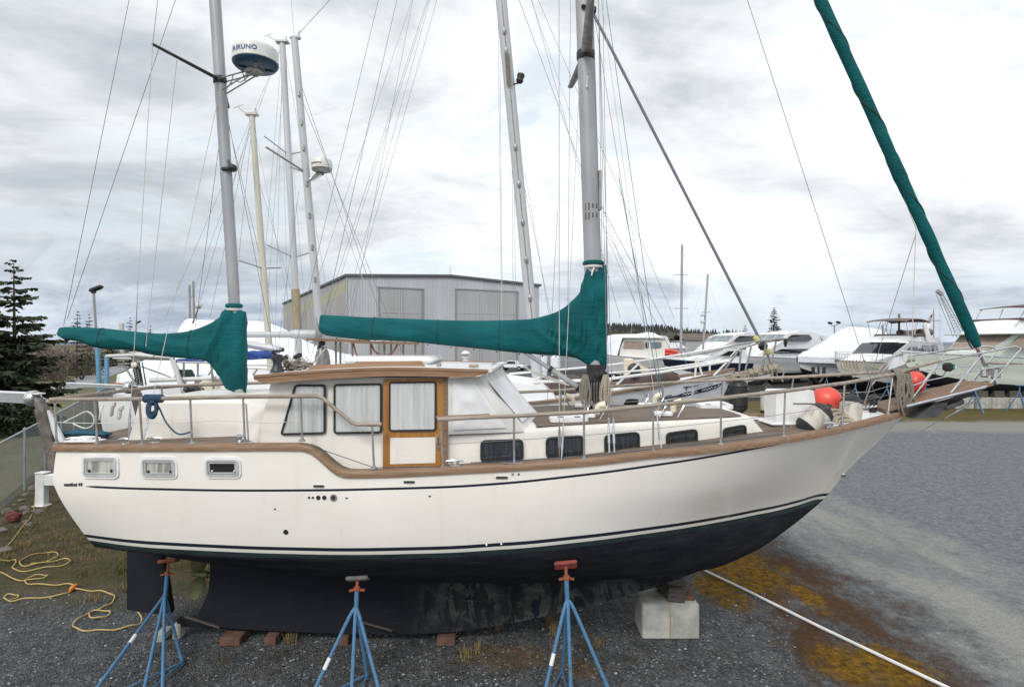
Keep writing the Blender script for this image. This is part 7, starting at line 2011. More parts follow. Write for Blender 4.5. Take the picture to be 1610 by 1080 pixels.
for x, zt, hw in ((4.6, 3.2, .3), (3.6, 3.9, .9), (2.2, 5.1, 1.35), (1.6, 5.35, 1.45), (-1.2, 5.4, 1.5), (-2.2, 5.6, 1.45), (-3.0, 5.2, 1.4)): rg.append([V(x, -hw, min(zt - .1, 5.06) if x < 1.7 else 3.1), V(x, -hw * .8, zt - .1), V(x, 0, zt), V(x, hw * .8, zt - .1), V(x, hw, min(zt - .1, 5.06) if x < 1.7 else 3.1)])
mb.rings(rg, loop=False); mb.build('shrink_wrap', M['shrink'], y7, local=True)
mb = MB()
for x in (2.4, 1.0, -.6): k = int((x / 10 + .5) * 36); mb.box((x, rw7[k][1].y + .02, 2.75), (.24, .12, .18), ch=.05)
mb.build('hull_port', M['tinted'], y7, local=True)
# 8: wrapped boats on the left, behind the mizzen
def tent(name, label, pix, Y, dep, zlow, seed):
    root = empty(name, P(pix[0][0] * .5 + pix[-1][0] * .5, 600, Y) * 1, label, 'wrapped boat', 'wrapped boats behind the mizzen')
    root.location.z = 0; ORG[root.name].z = 0
    tp = tab(*pix); mb = MB(); rg = []; x0, x1 = pix[0][0], pix[-1][0]
    for i in range(61):
        px = lerp(x0, x1, i / 60); a = P(px, tp(px), Y); e = (math.sin(math.pi * (.04 + .92 * i / 60))) ** .45
        row = []
        for c in np.linspace(-1, 1, 21):
            q = abs(c)
            if q > .8: y = dep * e; z = lerp(zlow + .9, zlow, (q - .8) / .2)
            else: y = dep * e * (q / .8); z = lerp(a.z, zlow + .9, (q / .8) ** 2.0)
            z = min(z, a.z) + .05 * noise.noise(V(a.x * .9, c * 3, seed)) + .07 * ridge(V(a.x * .7 + c, c * 2, seed + 2)) - .05
            row.append(V(a.x, Y + math.copysign(y, c), z))
        rg.append(row)
    mb.rings(rg, loop=False); mb.add(rg[0], [tuple(range(21))]); mb.add(list(reversed(rg[-1])), [tuple(range(21))]); mb.build('shrink_wrap', M['shrink'], root, smooth=60)
    xa, xb = P(x0, 0, Y).x, P(x1, 0, Y).x
    mb = MB(); rows = []
    for i in range(21):
        t = i / 20; X = lerp(xa, xb, t); hw = dep * .93 * math.sin(math.pi * (.08 + .86 * t)) ** .5
        rows.append([V(X, Y - hw, zlow + .2), V(X, Y - hw * .9, zlow - .8), V(X, Y, .9), V(X, Y + hw * .9, zlow - .8), V(X, Y + hw, zlow + .2)])
    mb.rings(rows, loop=False); mb.build('hull', M['gelgrey'], root)
    mb = MB()
    for t in (.25, .5, .75): X = lerp(xa, xb, t); mb.box((X, Y, .45), (.5, .8, .9))
    mb.build('keel_block', M['oldwood'], root)
tent('wrapped_boat', 'big white wrapped boat with a high flat top behind the mizzen mast', [(272, 548), (283, 522), (290, 506), (297, 501), (312, 503), (355, 504), (400, 503.5), (418, 507), (440, 515), (470, 531), (500, 545), (545, 556), (600, 572)], 29, 2.3, 2.2, 1)
tent('wrapped_boat', 'smaller white wrapped boat with a domed end left of the stern arch', [(203, 604), (207, 590), (218, 576), (235, 565), (252, 557), (300, 553), (360, 560), (420, 566), (520, 572), (560, 585)], 23, 2.0, 2.4, 2)
# floodlight pole, crane, low sheds and odds and ends beyond the boats
mb = MB(); mb.tube([P(1312, 575, 75), P(1312, 511, 75)], .08, 6); mb.tube([P(1306, 513, 75), P(1318, 510, 75)], .05, 5)
fl = mb.build('floodlight_pole', M['steel_dull']); tag(fl, 'floodlight pole with two lamp heads above the wrapped yacht', 'floodlight')
for px, py in ((1305, 508), (1318, 507)): mb = MB(); mb.box(P(px, py, 75), (.5, .3, .28), ry=.3, ch=.05); mb.build('lamp_head', M['black'], fl)
mb = MB(); a, b_ = P(1480, 463, 190), P(1512, 530, 190)
for k in range(14):
    t = k / 14; c = a.lerp(b_, t); c2 = a.lerp(b_, (k + 1) / 14); h0_ = .55 + 1.0 * t; h1_ = .55 + 1.0 * (k + 1) / 14
    for s_ in (-1, 1):
        mb.tube([c + V(s_ * h0_, 0, 0), c2 + V(s_ * h1_, 0, 0)], .13, 4); mb.tube([c + V(s_ * h0_, 1.4, 0), c2 + V(s_ * h1_, 1.4, 0)], .10, 4)
        mb.tube([c + V(s_ * h0_, 0, 0), c2 + V(-s_ * h1_, 0, 0)], .06, 4)
mb.box(a + V(-.6, 0, .6), (1.9, 1.0, 1.0), ry=.6)
cr = mb.build('crane_boom', M['steel_dull']); tag(cr, 'distant lattice crane boom rising beyond the far yachts', 'crane')
mb = MB()
for px in (1477, 1480): mb.tube([P(px, 464, 190), P(px - 1, 530, 190)], .04, 4)
mb.build('hoist_line', M['steel_dull'], cr)
def shed(px0, px1, y0, Y, dep, label, m, roofm, roof_h=.5):
    a, b_ = P(px0, y0, Y), P(px1, y0, Y); root = empty('low_shed', V((a.x + b_.x) / 2, Y + dep / 2, 0), label, 'shed')
    mb = MB(); mb.box(((a.x + b_.x) / 2, Y + dep / 2, a.z / 2), (b_.x - a.x, dep, a.z)); mb.build('wall', M[m], root, smooth=0)
    mb = MB(); mb.prism([V(a.x - .4, Y - .4, a.z), V(b_.x + .4, Y - .4, a.z), V(b_.x + .4, Y + dep / 2, a.z + roof_h * 2), V(a.x - .4, Y + dep / 2, a.z + roof_h * 2)], (0, 0, .15)); mb.prism([V(a.x - .4, Y + dep + .4, a.z), V(b_.x + .4, Y + dep + .4, a.z), V(b_.x + .4, Y + dep / 2, a.z + roof_h * 2), V(a.x - .4, Y + dep / 2, a.z + roof_h * 2)], (0, 0, .15)); mb.build('roof', M[roofm], root, smooth=0)
shed(1078, 1172, 535, 150, 14, 'long low shed with a rusty red roof below the hill end', 'siding_warm', 'roof_brown', .8)
shed(1020, 1076, 548, 140, 10, 'low grey shed in front of the hill, between the trawler and the sport boat', 'siding', 'gelgrey', .6)
mb = MB(); rows = []
pts = smooth_path([P(1034, 553, 66), P(1045, 551, 66), P(1062, 553, 66), P(1064, 557, 66)], 4); mb.tube(pts, .22, 8); mb.tube([p - V(0, 0, .35) for p in pts], .2, 8)
tag(mb.build('rescue_boat', M['buoy']), 'small red inflatable rescue boat between the trawler and the sport boat', 'dinghy')
# white pickup parked before the shed
def pickup():
    Y = 100; c = P(806, 581, Y); root = empty('pickup_truck', V(c.x, Y, 0), 'white crew-cab pickup truck parked in front of the right shed door', 'pickup', rz=R(160))
    mb = MB(); mb.box((0, 0, .72), (4.6, 1.75, .62), ch=.12); mb.box((1.75, 0, 1.0), (1.2, 1.66, .2), ch=.08); body = mb.build('body', M['gel2'], root, local=True)
    mb = MB(); pr = [(1.15, 1.0), (.55, 1.62), (-.75, 1.62), (-.95, 1.0)]
    mb.rings([[V(x, s_ * (.84 - .14 * (z - 1) / .62), z) for x, z in pr] for s_ in (-1, 1)], caps=True); cab = mb.build('cab', M['gel2'], root, local=True, smooth=0)
    for s_ in (-1, 1):
        mb = MB(); q = [(.95, 1.08), (.5, 1.54), (-.68, 1.54), (-.84, 1.08)]
        mb.rings([[V(x, s_ * (.845 - .14 * (z - 1) / .62 + e), z) for x, z in q] for e in (-.01, .012)], caps=True); mb.build('side_window', M['tinted'], cab, local=True, smooth=0)
    mb = MB(); mb.box((-1.6, 0, 1.035), (1.2, 1.5, .04)); mb.build('bed_liner', M['black'], root, local=True)
    for x in (1.45, -1.4):
        for s_ in (-1, 1):
            mb = MB(); mb.lathe((x, s_ * .82, .38), [(.36, -.11), (.38, -.06), (.38, .06), (.36, .11)], 18, axis=(0, 1, 0)); wh = mb.build('wheel', M['rubber'], root, local=True)
            mb = MB(); mb.lathe((x, s_ * .93, .38), [(.2, 0), (.2, .02)], 12, axis=(0, s_, 0)); mb.build('rim', M['steel'], wh, local=True)
    for s_ in (-1, 1): mb = MB(); mb.box((2.3, s_ * .62, .85), (.06, .34, .16), ch=.02); mb.build('headlight', M['glass_grey'], root, local=True)
    mb = MB(); mb.box((2.32, 0, .55), (.1, 1.7, .16), ch=.03); mb.build('bumper', M['steel_dull'], root, local=True)
pickup()
for src, dx, dy, lab in ((e5, 5.0, 17, 'pale hardtop cruiser far back between the two nearer hardtop cruisers'), (e5, -9.5, 14, 'pale hardtop cruiser far back behind the dark-hulled sport boat'), (e4, 13.5, 24, 'pale hardtop cruiser far back behind the wrapped yacht')):
    c = copy_tree(src); c.location = src.location + V(dx, dy, 0); c['label'] = lab
# stands and concrete blocks below the far yachts
def simple_stand(p, h_, label):
    mb = MB()
    for k in range(3): a = k * 2.094 + .5; mb.tube([p + V(.7 * math.cos(a), .7 * math.sin(a), 0), p + V(0, 0, h_ * .75)], .035, 5)
    mb.tube([p + V(0, 0, h_ * .7), p + V(0, 0, h_)], .04, 6); mb.box(p + V(0, 0, h_), (.4, .3, .06), ch=.02)
    tag(mb.build('boat_stand', M['bluepaint']), label, 'boat stand', 'blue stands under the far yachts')
for px, Y in ((1534, 39.2), (1603, 39.6), (1455, 40.2), (1395, 42.6), (1345, 43.4), (1300, 53)):
    p = on_ground(px, Y); simple_stand(p, 1.7, 'thin blue tripod stand propping a yacht hull on the far side of the yard')
def block(c, size, label, group, rz=0.0, m='conc', name='concrete_block', cat='concrete block'):
    mb = MB(); mb.box(V(*c) + V(0, 0, size[2] / 2), size, rz=rz, ch=.02); return tag(mb.build(name, M[m]), label, cat, group)
for i, px in enumerate((1478, 1510, 1540, 1566, 1590, 1612)):
    p = on_ground(px, 41.6); block(p, (1.3 if i % 2 else 1.0, .8, .75), 'grey concrete block in the row under the pale green-white yacht', 'concrete blocks under the far yacht', .05 * i)
    block(p + V(.1, .1, .75), (.7, .6, .45), 'dark timber cribbing on a concrete block under the pale green-white yacht', 'timber cribbing under the far yacht', 0, 'oldwood', 'timber_block', 'timber block')
for i, (px, Y) in enumerate(((1325, 46), (1365, 49), (1400, 52), (1280, 58), (1320, 61), (1170, 67), (1205, 69), (1250, 71), (1085, 53), (960, 60), (1000, 61))):
    p = on_ground(px, Y); block(p, (.9, .7, .95), 'dark timber keel block carrying a boat at the far side of the yard', 'keel blocks under the far boats', .3, 'oldwood', 'timber_block', 'timber block')
# ================================================================== props under and around the boat
def jack_stand(top, base, label, feet, padrot=0.0, tilt=0.0, pad='redwood', first=True):
    """three-legged blue stand: threaded screw and pad on top, a sleeve, splayed pipe legs with a bottom brace"""
    root = empty('jack_stand', V(base.x, base.y, 0), label, 'jack stand', 'blue jack stands along the near side of the hull')
    ap = V(base.x, base.y, base.z)
    mb = MB(); mb.tube([ap - V(0, 0, .14), ap + (top - ap) * .62], .030, 10); mb.lathe(ap - V(0, 0, .06), [(.034, 0), (.042, .02), (.034, .05)], 10); mb.build('sleeve', M['bluepaint'], root)
    mb = MB(); mb.tube([ap + (top - ap) * .6, top], .020, 8); sc = mb.build('screw', M['rust'], root)
    n_ = ap + (top - ap) * .62; mb = MB()
    for a in (.3, 3.44): d_ = V(math.cos(a), .3 * math.sin(a), -.18); mb.beam(n_, n_ + d_ * .10, .035, .022)
    mb.lathe(n_ - V(0, 0, .02), [(.04, 0), (.045, .02), (.04, .05)], 8); mb.build('wing_nut', M['rust'], sc)
    mb = MB(); mb.box(top + V(0, .0, .0), (.29, .05, .14), rx=tilt, ry=padrot, ch=.018); pd = mb.build('pad', M[pad], root)
    for k, f in enumerate(feet):
        f = Vector(f); mb = MB(); hip = ap + (f - ap) * .04 - V(0, 0, .02)
        kn = ap + V((f.x - ap.x) * .12, (f.y - ap.y) * .12, -.10)
        mb.tube(smooth_path([ap - V(0, 0, .02), kn, kn + (f - kn) * .5, f], 4), .023, 8); lg = mb.build('leg', M['bluepaint'], root)
        if k == 0:
            d_ = (f - kn).normalized(); q = kn + d_ * (.52 if pad != 'oldwood' else .62); mb = MB(); mb.tube([q, q + d_ * .14], .026, 10); st = mb.build('sticker', M['white_plastic'], lg)
    fb = [Vector(f) + V(0, 0, .06) for f in feet]
    mb = MB()
    for i in range(len(fb) - 1): mb.tube([fb[-1], fb[i]], .014, 6) if i < 2 else None
    mb.build('brace', M['bluepaint'], root)
    return root
def gp(px, py): return G(px, py)
def pad_at(px, py):
    fr = hull.frame(px, py); return fr(0, 0, .032), math.atan2(-fr.W.y, fr.W.z)
t1, k1_ = pad_at(266, 878); b1 = V(t1.x - .03, t1.y - .05, P(262, 931, t1.y).z)
jack_stand(t1, b1, 'blue jack stand with rusty pad under the stern, between rudder and propeller', [gp(118, 1128), gp(222, 1104), gp(255, 1112), gp(288, 1046)], -.12, k1_, 'rust')
t2, k2_ = pad_at(563, 905); b2 = V(t2.x - .01, t2.y - .05, P(562, 950, t2.y).z)
jack_stand(t2, b2, 'blue jack stand with grey worn pad under the middle of the hull', [gp(478, 1118), gp(551, 1124), gp(606, 1122), gp(578, 1066)], -.06, k2_, 'pad_grey')
t3, k3_ = pad_at(888.5, 884); b3 = V(t3.x + .02, t3.y - .05, P(891, 939, t3.y).z)
jack_stand(t3, b3, 'blue jack stand with red padded top touching the forward part of the hull', [gp(847, 1128), gp(899, 1128), gp(972, 1118), gp(884, 1060)], -.10, k3_, 'redwood')
# ecology block with timber under the forefoot
bl = G(1010, 1005); br_ = G(1100, 1005); w_ = br_.x - bl.x; zt = (1005 - 950) * bl.y / F
mb = MB(); mb.box((bl.x + w_ / 2, bl.y + .30, zt / 2), (w_, .60, zt), ch=.018); cb = mb.build('concrete_block', M['conc'])
tag(cb, 'big pale concrete block with a rust streak carrying timber under the bow', 'concrete block')
mb = MB(); mb.box((bl.x + w_ * .49, bl.y - .0015, zt * .5), (.022, .004, zt * .96)); mb.build('rust_streak', mat('rust_stain', (.30, .215, .12), .9, c2=(.38, .30, .2), ns=9), cb, smooth=0)
z0 = zt
mb = MB(); c = P(1056, 925, bl.y + .34); mb.box((c.x, bl.y + .40, z0 + .155), (.30, .44, .31), ry=.10, rz=.15, ch=.015); tag(mb.build('timber_block', M['oldwood']), 'dark timber block standing on the concrete block under the bow', 'timber block')
mb = MB(); c = P(1063, 935, bl.y + .1); mb.box((c.x, bl.y + .12, z0 + .11), (.27, .14, .21), ry=.12, ch=.012); tag(mb.build('timber_block', M['oldwood']), 'smaller dark timber wedge leaning at the front of the concrete block under the bow', 'timber block')
mb = MB(); c = P(1083, 940, bl.y + .3); mb.box((c.x, bl.y + .32, z0 + .045), (.16, .40, .08), rz=-.2, ch=.01); tag(mb.build('timber_plank', M['redblock']), 'thin reddish board lying at the right on the concrete block under the bow', 'board')
# keel blocks
for px, py, w_, h_, dpt, m, lab in ((374, 1000, .30, .12, .5, 'redblock', 'reddish timber under the after end of the keel'), (432, 1004, .17, .13, .5, 'redblock', 'short brown timber under the keel beside the dry weeds'), (545, 1003, .14, .12, .5, 'redblock', 'small reddish timber under the keel behind the middle stand'),
                                    (703, 1001, .27, .14, .5, 'redblock', 'red-faced timber under the fore end of the keel'), (280, 983, .14, .17, .3, 'conc', 'small concrete lump under the after tip of the keel')):
    p = G(px, py); mb = MB(); mb.box((p.x, YC, .06), (w_, dpt, .125), rz=.05, ch=.012)
    tag(mb.build('keel_block', M[m]), lab, 'keel block')
mb = MB(); mb.box((P(281, 0, YC).x, YC, .12), (.12, .16, .24), ch=.02); tag(mb.build('keel_block', M['conc']), 'small concrete block propping the tip of the keel shoe', 'keel block')
mb = MB(); mb.beam(P(290, 968, YC - .28), P(345, 986, YC - .34), .035, .02); tag(mb.build('timber_plank', M['oldwood']), 'thin grey stick leaning against the keel shoe near the stern stand', 'stick')
mb = MB(); mb.beam(P(565, 976, YC - .24), P(617, 991, YC - .30), .035, .02); tag(mb.build('timber_plank', M['oldwood']), 'thin grey stick leaning against the keel beside the middle stand', 'stick')
# long white pipe on the gravel
mb = MB(); a = G(1092, 889, .03); b_ = G(1500, 1086, .03); mb.tube([a + (b_ - a) * t + V(.02 * math.sin(7 * t), 0, 0) for t in (-.15, 0, .3, .6, 1)], .024, 8); tag(mb.build('pipe', M['white_plastic']), 'long thin white pipe lying straight across the gravel under the bow', 'pipe')
# yellow hose
def hp(x, y): return G(x / 3.096, 760 + y / 3.096, .02)
mb = MB()
for seq in ([(175, 30), (160, 140), (100, 225), (40, 300), (-10, 350)],
            [(-60, 372), (30, 375), (78, 378), (60, 412), (110, 428), (230, 410), (320, 395), (342, 375), (310, 370), (220, 385), (120, 402), (95, 383), (130, 358), (210, 338), (275, 340), (275, 360), (220, 382), (150, 395)],
            [(-60, 440), (0, 430), (60, 465), (130, 472), (200, 462), (232, 450), (200, 446), (140, 458), (122, 480), (160, 492), (260, 494), (340, 492), (368, 500), (345, 525), (280, 548), (150, 560), (60, 572), (20, 562), (30, 545), (70, 542), (90, 552), (60, 562)],
            [(350, 515), (430, 522), (500, 528), (555, 545), (545, 580), (500, 605), (440, 628), (440, 650), (490, 655), (535, 635), (515, 620), (450, 625), (400, 650), (355, 685), (375, 710), (450, 718), (550, 712), (640, 695), (690, 672), (672, 625)]):
    pts = smooth_path([hp(*q) for q in seq], 6)
    mb.tube([p + V(0, 0, .012 * (math.sin(i * .7) + 1)) for i, p in enumerate(pts)], .0115, 6)
mb.tube([P(195, 865, 9.2), P(194, 900, 9.6), hp(612, 520)], .008, 5)
ho_ = mb.build('extension_cord', M['hose']); tag(ho_, 'yellow cord looped over the grass and gravel by the stern', 'cord')
mb = MB(); a, b_ = hp(340, 528) + V(0, 0, .03), hp(372, 500) + V(0, 0, .03); mb.tube([a, a.lerp(b_, .3), a.lerp(b_, .7), b_], [.02, .045, .045, .03], 8); mb.build('plug', M['orange'], ho_)
# white post by the fence
p = G(66, 795); px_ = p.x
mb = MB(); pr = .115
mb.box((px_, p.y, .45), (.25, .2, .90), ch=.015); mb.box((px_ + .0, p.y, .015), (.36, .3, .03), ch=.01); mb.box((px_ + .42, p.y, .72), (.60, .2, .30), ch=.015); mb.box((px_ + .02, p.y, .915), (.30, .24, .035), ch=.012)
tag(mb.build('gate_post', M['white_plastic']), 'stubby white vinyl post with a side arm standing between the fence and the stern', 'post')
mb = MB(); q = G(22, 818, .04); rnd = random.Random(5)
for k in range(5): mb.tube(smooth_path([q + V(.10 * math.cos(a) * (1 + .2 * k % 2), .08 * math.sin(a), .10 * k * .4 + .05 * math.sin(3 * a)) for a in [j * 1.256 for j in range(5)]], 4, True), .03, 6, closed=True)
tag(mb.build('rope_coil', M['letter_red']), 'small dull red rope coil lying at the foot of the fence', 'rope')
# drift of stones along the fence foot
def rocks():
    rnd = random.Random(6); mb = MB()
    for k in range(70):
        t = rnd.uniform(-6, 9); p = FL + FD.normalized() * t - FN * rnd.uniform(.1, 1.0); s = rnd.uniform(.05, .17)
        mb.blob(p + V(0, 0, s * .25), (s, s * .8, s * .55), nu=7, nv=5, jit=.5, seed=k)
    tag(mb.build('stones', M['stone_grey'], smooth=40), kind='stuff')
M['stone_grey'] = mat('grey_fence_stones', (.17, .155, .135), .9, c2=(.09, .08, .065), ns=3, bump=.4, bs=20)
rocks()
# lamp posts
def lamp_post(px, ybase, ytop, Y, label, blue=True):
    base = on_ground(px + (9 if blue else 1), Y); base = V(P(px + (11 if blue else 0), 0, Y).x, Y, 0)
    root = empty('lamp_post', base, label, 'lamp post')
    top = P(px, ytop + 5, Y)
    kn = P(px + 6 if blue else px, 545 if blue else 540, Y)
    mb = MB(); mb.tube([base, kn], .15 if blue else .11, 8)
    if blue: mb.box((base.x + .38, Y + .1, kn.z * .5 - .3), (.22, .2, kn.z - .6))
    lo = mb.build('pole_base', M['bluepole'] if blue else M['steel_dull'], root)
    mb = MB(); mb.tube([kn - V(0, 0, .2), top], .085 if blue else .08, 8); mb.build('pole', M['steel_dull'], root)
    mb = MB(); h_ = P(px + (3 if blue else 3), ytop + 2, Y); mb.box(h_ + V(.05, 0, .05), (.95 if blue else .9, .45, .28), ry=-.35, ch=.10); mb.box(top + V(0, 0, -.05), (.28, .3, .2), ch=.05); mb.build('lamp_head', M['black'], root)
lamp_post(147, 640, 453, 43, 'blue-footed lamp pole with a dark floodlight head, left of the mizzen boom')
lamp_post(214, 560, 505, 100, 'distant dark street lamp above the green mizzen boom', False)
mb = MB(); q = P(191, 508, 120); mb.tube([P(191, 560, 120), q], .5, 8); tag(mb.build('chimney', M['gelgrey']), 'far pale stub chimney beside the distant street lamp', 'chimney')

# ------------------------------------------------------------------ loose gear on the foreground boat
def coil(name, c, r, n_, m, label, cat='rope', rad=.011, squash=(1, .4, 1), seed=0, tail=None, jit=.25):
    rnd = random.Random(seed); mb = MB(); pts = []
    for k in range(n_):
        kx, kz = rnd.uniform(1 - jit, 1 + jit), rnd.uniform(1 - jit, 1 + jit); o_ = V(rnd.uniform(-.1, .1) * r, rnd.uniform(-.5, .5) * r * squash[1], rnd.uniform(-.1, .1) * r)
        for j in range(10):
            a = 6.2832 * j / 10; pts.append(c + o_ + V(r * kx * math.cos(a) * squash[0], r * squash[1] * .5 * math.sin(a + seed), r * kz * math.sin(a) * squash[2]))
    mb.tube(smooth_path(pts, 3), rad, 5)
    if tail: mb.tube(smooth_path(tail, 5), rad, 5)
    return tag(mb.build(name, M[m]), label, cat)
c = rail_pt(242, 632) + V(0, -.03, -.08)
coil('rope_coil', c, .062, 15, 'rope_blue', 'blue rope coil hanging on the handrail beside the aft cabin', seed=1, squash=(.6, .8, 1.45), jit=.5, rad=.011, tail=[rail_pt(250, 640), rail_pt(262, 665), rail_pt(280, 682), rail_pt(300, 679)])
mb = MB(); q = rail_pt(241, 626.5)
for k in range(9): x = -.10 + .026 * k; mb.tube([q + V(x, .045 * math.cos(a), .045 * math.sin(a)) for a in [j * .785 for j in range(8)]], .014, 5, closed=True)
tag(mb.build('rope_wrap', M['rope_blue']), 'blue rope wound tightly round the handrail above the hanging blue coil', 'rope')
q = V(P(132, 683, YC - .75).x, YC - .75, deck_z(-5.3, .8) + .05)
coil('rope_coil', q, .17, 10, 'rope_teal2' if 'rope_teal2' in M else M.setdefault('rope_teal2', mat('dark_teal_rope', (.03, .13, .19), .85, c2=(.02, .08, .12), ns=50)) and 'rope_teal2', 'heap of dark teal rope on the after deck by the stern rail', seed=3, squash=(1.5, 1.4, .22), rad=.013, jit=.45)
mb = MB(); mb.tube(smooth_path([rail_pt(100, 664), rail_pt(118, 655), rail_pt(136, 647), rail_pt(147, 655), rail_pt(146, 668), rail_pt(133, 673), rail_pt(115, 666)], 6), .009, 6); tag(mb.build('rope_loop', M['rope_white']), 'loose loop of white hose hanging inside the stern rail', 'rope')
mb = MB(); q = rail_top(128, .15); mb.box(q + V(.05, 0, .03), (.42, .22, .025), ch=.01); mb.lathe(q + V(.1, -.03, .03), [(.06, 0), (.07, .02), (.05, .05)], 12); tag(mb.build('fender_board', M['white_plastic']), 'small white board lying on the cap rail at the stern corner', 'board')
# gear on the after deck, far side
for (px, py, Y, sx, sy, sz, m, lab, cat) in ((158, 650, YC + .9, .04, .04, .24, 'white_plastic', 'slim white staff standing on the far side of the after deck', 'staff'), (176, 645, YC + 1.0, .06, .06, .2, 'fender', 'pinkish white fender tube standing on the far after deck', 'fender'), (188, 650, YC + 1.1, .06, .08, .2, 'white_plastic', 'white plastic bracket standing on the far after deck', 'bracket')):
    c = P(px, py, Y); mb = MB(); mb.box(c, (sx, sy, sz), ch=.02, ry=.15); mb.box(c + V(.04, 0, sz * .5), (sx * .8, sy * .8, .08), ch=.01); tag(mb.build(cat.replace(' ', '_'), M[m]), lab, cat)
# fenders, buoys, rope on the bow
def fender_tube(p0, p1, r, m, label, cap='black'):
    p0, p1 = Vector(p0), Vector(p1); d_ = (p1 - p0)
    mb = MB(); ts = (0, .03, .09, .5, .91, .97, 1); rs = (.55, .85, 1, 1, 1, .85, .55)
    pts = [p0 + d_ * t for t in ts]; n_ = 16
    ax = d_.normalized(); u = ax.orthogonal().normalized(); w = ax.cross(u); rg = []
    for p, k in zip(pts, rs): rg.append([p + (u * math.cos(6.2832 * a / n_) + w * math.sin(6.2832 * a / n_)) * r * k * (1 + .025 * math.cos(8 * 6.2832 * a / n_)) for a in range(n_)])
    mb.rings(rg, caps=True); o = mb.build('fender', M[m], None); tag(o, label, 'fender')
    for e, s_ in ((p0, -1), (p1, 1)):
        mb = MB(); mb.lathe(e - ax * s_ * .02, [(r * 1.02, 0), (r * .9, .06), (r * .5, .11), (r * .2, .13), (r * .2, .17)], 14, axis=ax * s_); mb.build('end_cap', M[cap], o)
    return o
fender_tube(P(1268, 672, YC - .62), P(1293, 648, YC - .62), .17, 'fender', 'grubby white ribbed fender leaning on the foredeck in front of the step locker')
fender_tube(P(1335, 666, YC - .35), P(1339, 632, YC - .28), .155, 'fender', 'grubby white ribbed fender standing upright right of the orange buoy on the foredeck')
fender_tube(P(1205, 647, YC + 1.0), P(1205, 612, YC + 1.0), .10, 'fender', 'clean white fender hanging from the far rail left of the step locker')
fender_tube(P(1161, 640, YC + 1.2), P(1161, 605, YC + 1.2), .155, 'rubber', 'thick black fender hanging from the far rail beside the neighbour bow')
def ball(c, r, label, ax):
    ax = Vector(ax).normalized(); c = Vector(c)
    mb = MB(); mb.lathe(c, [(r * math.sin(math.pi * t) * (1.0 if t < .6 else 1 - .10 * (t - .6)), -r * 1.12 * math.cos(math.pi * t)) for t in [.02 + .96 * i / 14 for i in range(15)]], 22, axis=ax)
    o = mb.build('buoy', M['buoy']); tag(o, label, 'buoy')
    mb = MB(); e = c - ax * r * 1.1; mb.lathe(e, [(r * .30, .06), (r * .28, 0), (r * .2, -.06), (r * .12, -.12)], 12, axis=ax); mb.build('eye', M['black'], o)
    return o
ball(P(1300, 629, YC + .1), .205, 'orange-red round mooring buoy sitting behind the step locker on the foredeck', (.75, -.35, -.5))
ball(P(1438, 601, YC + .12), .155, 'orange-red round mooring buoy tucked under the pulpit rail at the bow', (-.3, -.2, -1))
c = P(1313, 655, YC - .4); mb = MB()
for k in range(7): mb.tube([c + V(.13 * math.cos(a) + .012 * k, -.03 * k + .05 * math.sin(a) - .0, .055 * math.sin(a) * (1.6 if k % 2 else 1) + .03 - .02 * k) for a in [j * .524 for j in range(12)]], .026, 6, closed=True)
tag(mb.build('rope_coil', M['rope_tan']), 'thick beige rope coil lying between the two white fenders on the foredeck', 'rope')
mb = MB(); rnd = random.Random(8)
q = rail_pt(1414, 586)
for k in range(9):
    x = -.09 + .024 * k; dn = rnd.uniform(.38, .62)
    mb.tube(smooth_path([q + V(x, .06, 0), q + V(x, 0, .055), q + V(x + .01, -.06, -.02), q + V(x + rnd.uniform(-.02, .10), -.07, -dn * .6), q + V(x + rnd.uniform(0, .12), -.04, -dn), q + V(x + .06, .03, -dn * .7), q + V(x, .06, 0)], 5), .016, 6)
tag(mb.build('rope_coil', M['rope_dirty']), 'grey-brown rope bundle hanging over the handrail at the bow', 'rope')
# rope hanks on the mast
for k, (px, m, lab) in enumerate(((919, 'rope_dirty', 'pale rope hank hanging at the after side of the main mast foot'), (952, 'rope_tan', 'pale rope hank hanging at the forward side of the main mast foot'))):
    mb = MB(); rnd = random.Random(20 + k); q = P(px, 592, YC - .2)
    for j in range(7): x = rnd.uniform(-.06, .06); L_ = rnd.uniform(.35, .62) * (1 if k else .8); mb.tube(smooth_path([q + V(x * .4, 0, .03), q + V(x - .03, -.03, -L_ * .5), q + V(x, -.02, -L_), q + V(x + .04, .0, -L_ * .5), q + V(x * .4 + .02, 0, .03)], 5), .009, 5)
    tag(mb.build('rope_hank', M[m]), lab, 'rope')
# rope hanging from the bow of the brown-awning cruiser
mb = MB(); rnd = random.Random(31)
for j in range(6):
    x0 = 1321 + 5.2 * j; d0 = rnd.uniform(15, 33); Y = 43.6 - .06 * j
    mb.tube(smooth_path([P(x0, 566, Y), P(x0 + 2, 566 + d0 * .6, Y), P(x0 + 5, 566 + d0, Y), P(x0 + 10, 566 + d0 * .6, Y), P(x0 + 10, 566, Y)], 4), .045, 5)
mb.tube(smooth_path([P(1358, 566, 43.5), P(1372, 577, 43.5), P(1388, 578, 43.5), P(1396, 566, 43.4)], 5), .05, 5)
tag(mb.build('rope_bundle', M['rope_tan']), 'big tan mooring rope bundle draped over the bow of the brown-awning cruiser', 'rope')
mb = MB(); c = P(1287, 575, 53.5); mb.tube([c, c - V(0, 0, .9)], .08, 6); mb.tube(smooth_path([c - V(.5, 0, .1), c - V(.4, 0, 1.0), c - V(0, 0, 1.5), c + V(.4, 0, -1.0), c + V(.5, 0, -.1)], 4), .14, 6); tag(mb.build('anchor', M['black']), 'black anchor hanging under the bow of the wrapped yacht', 'anchor')

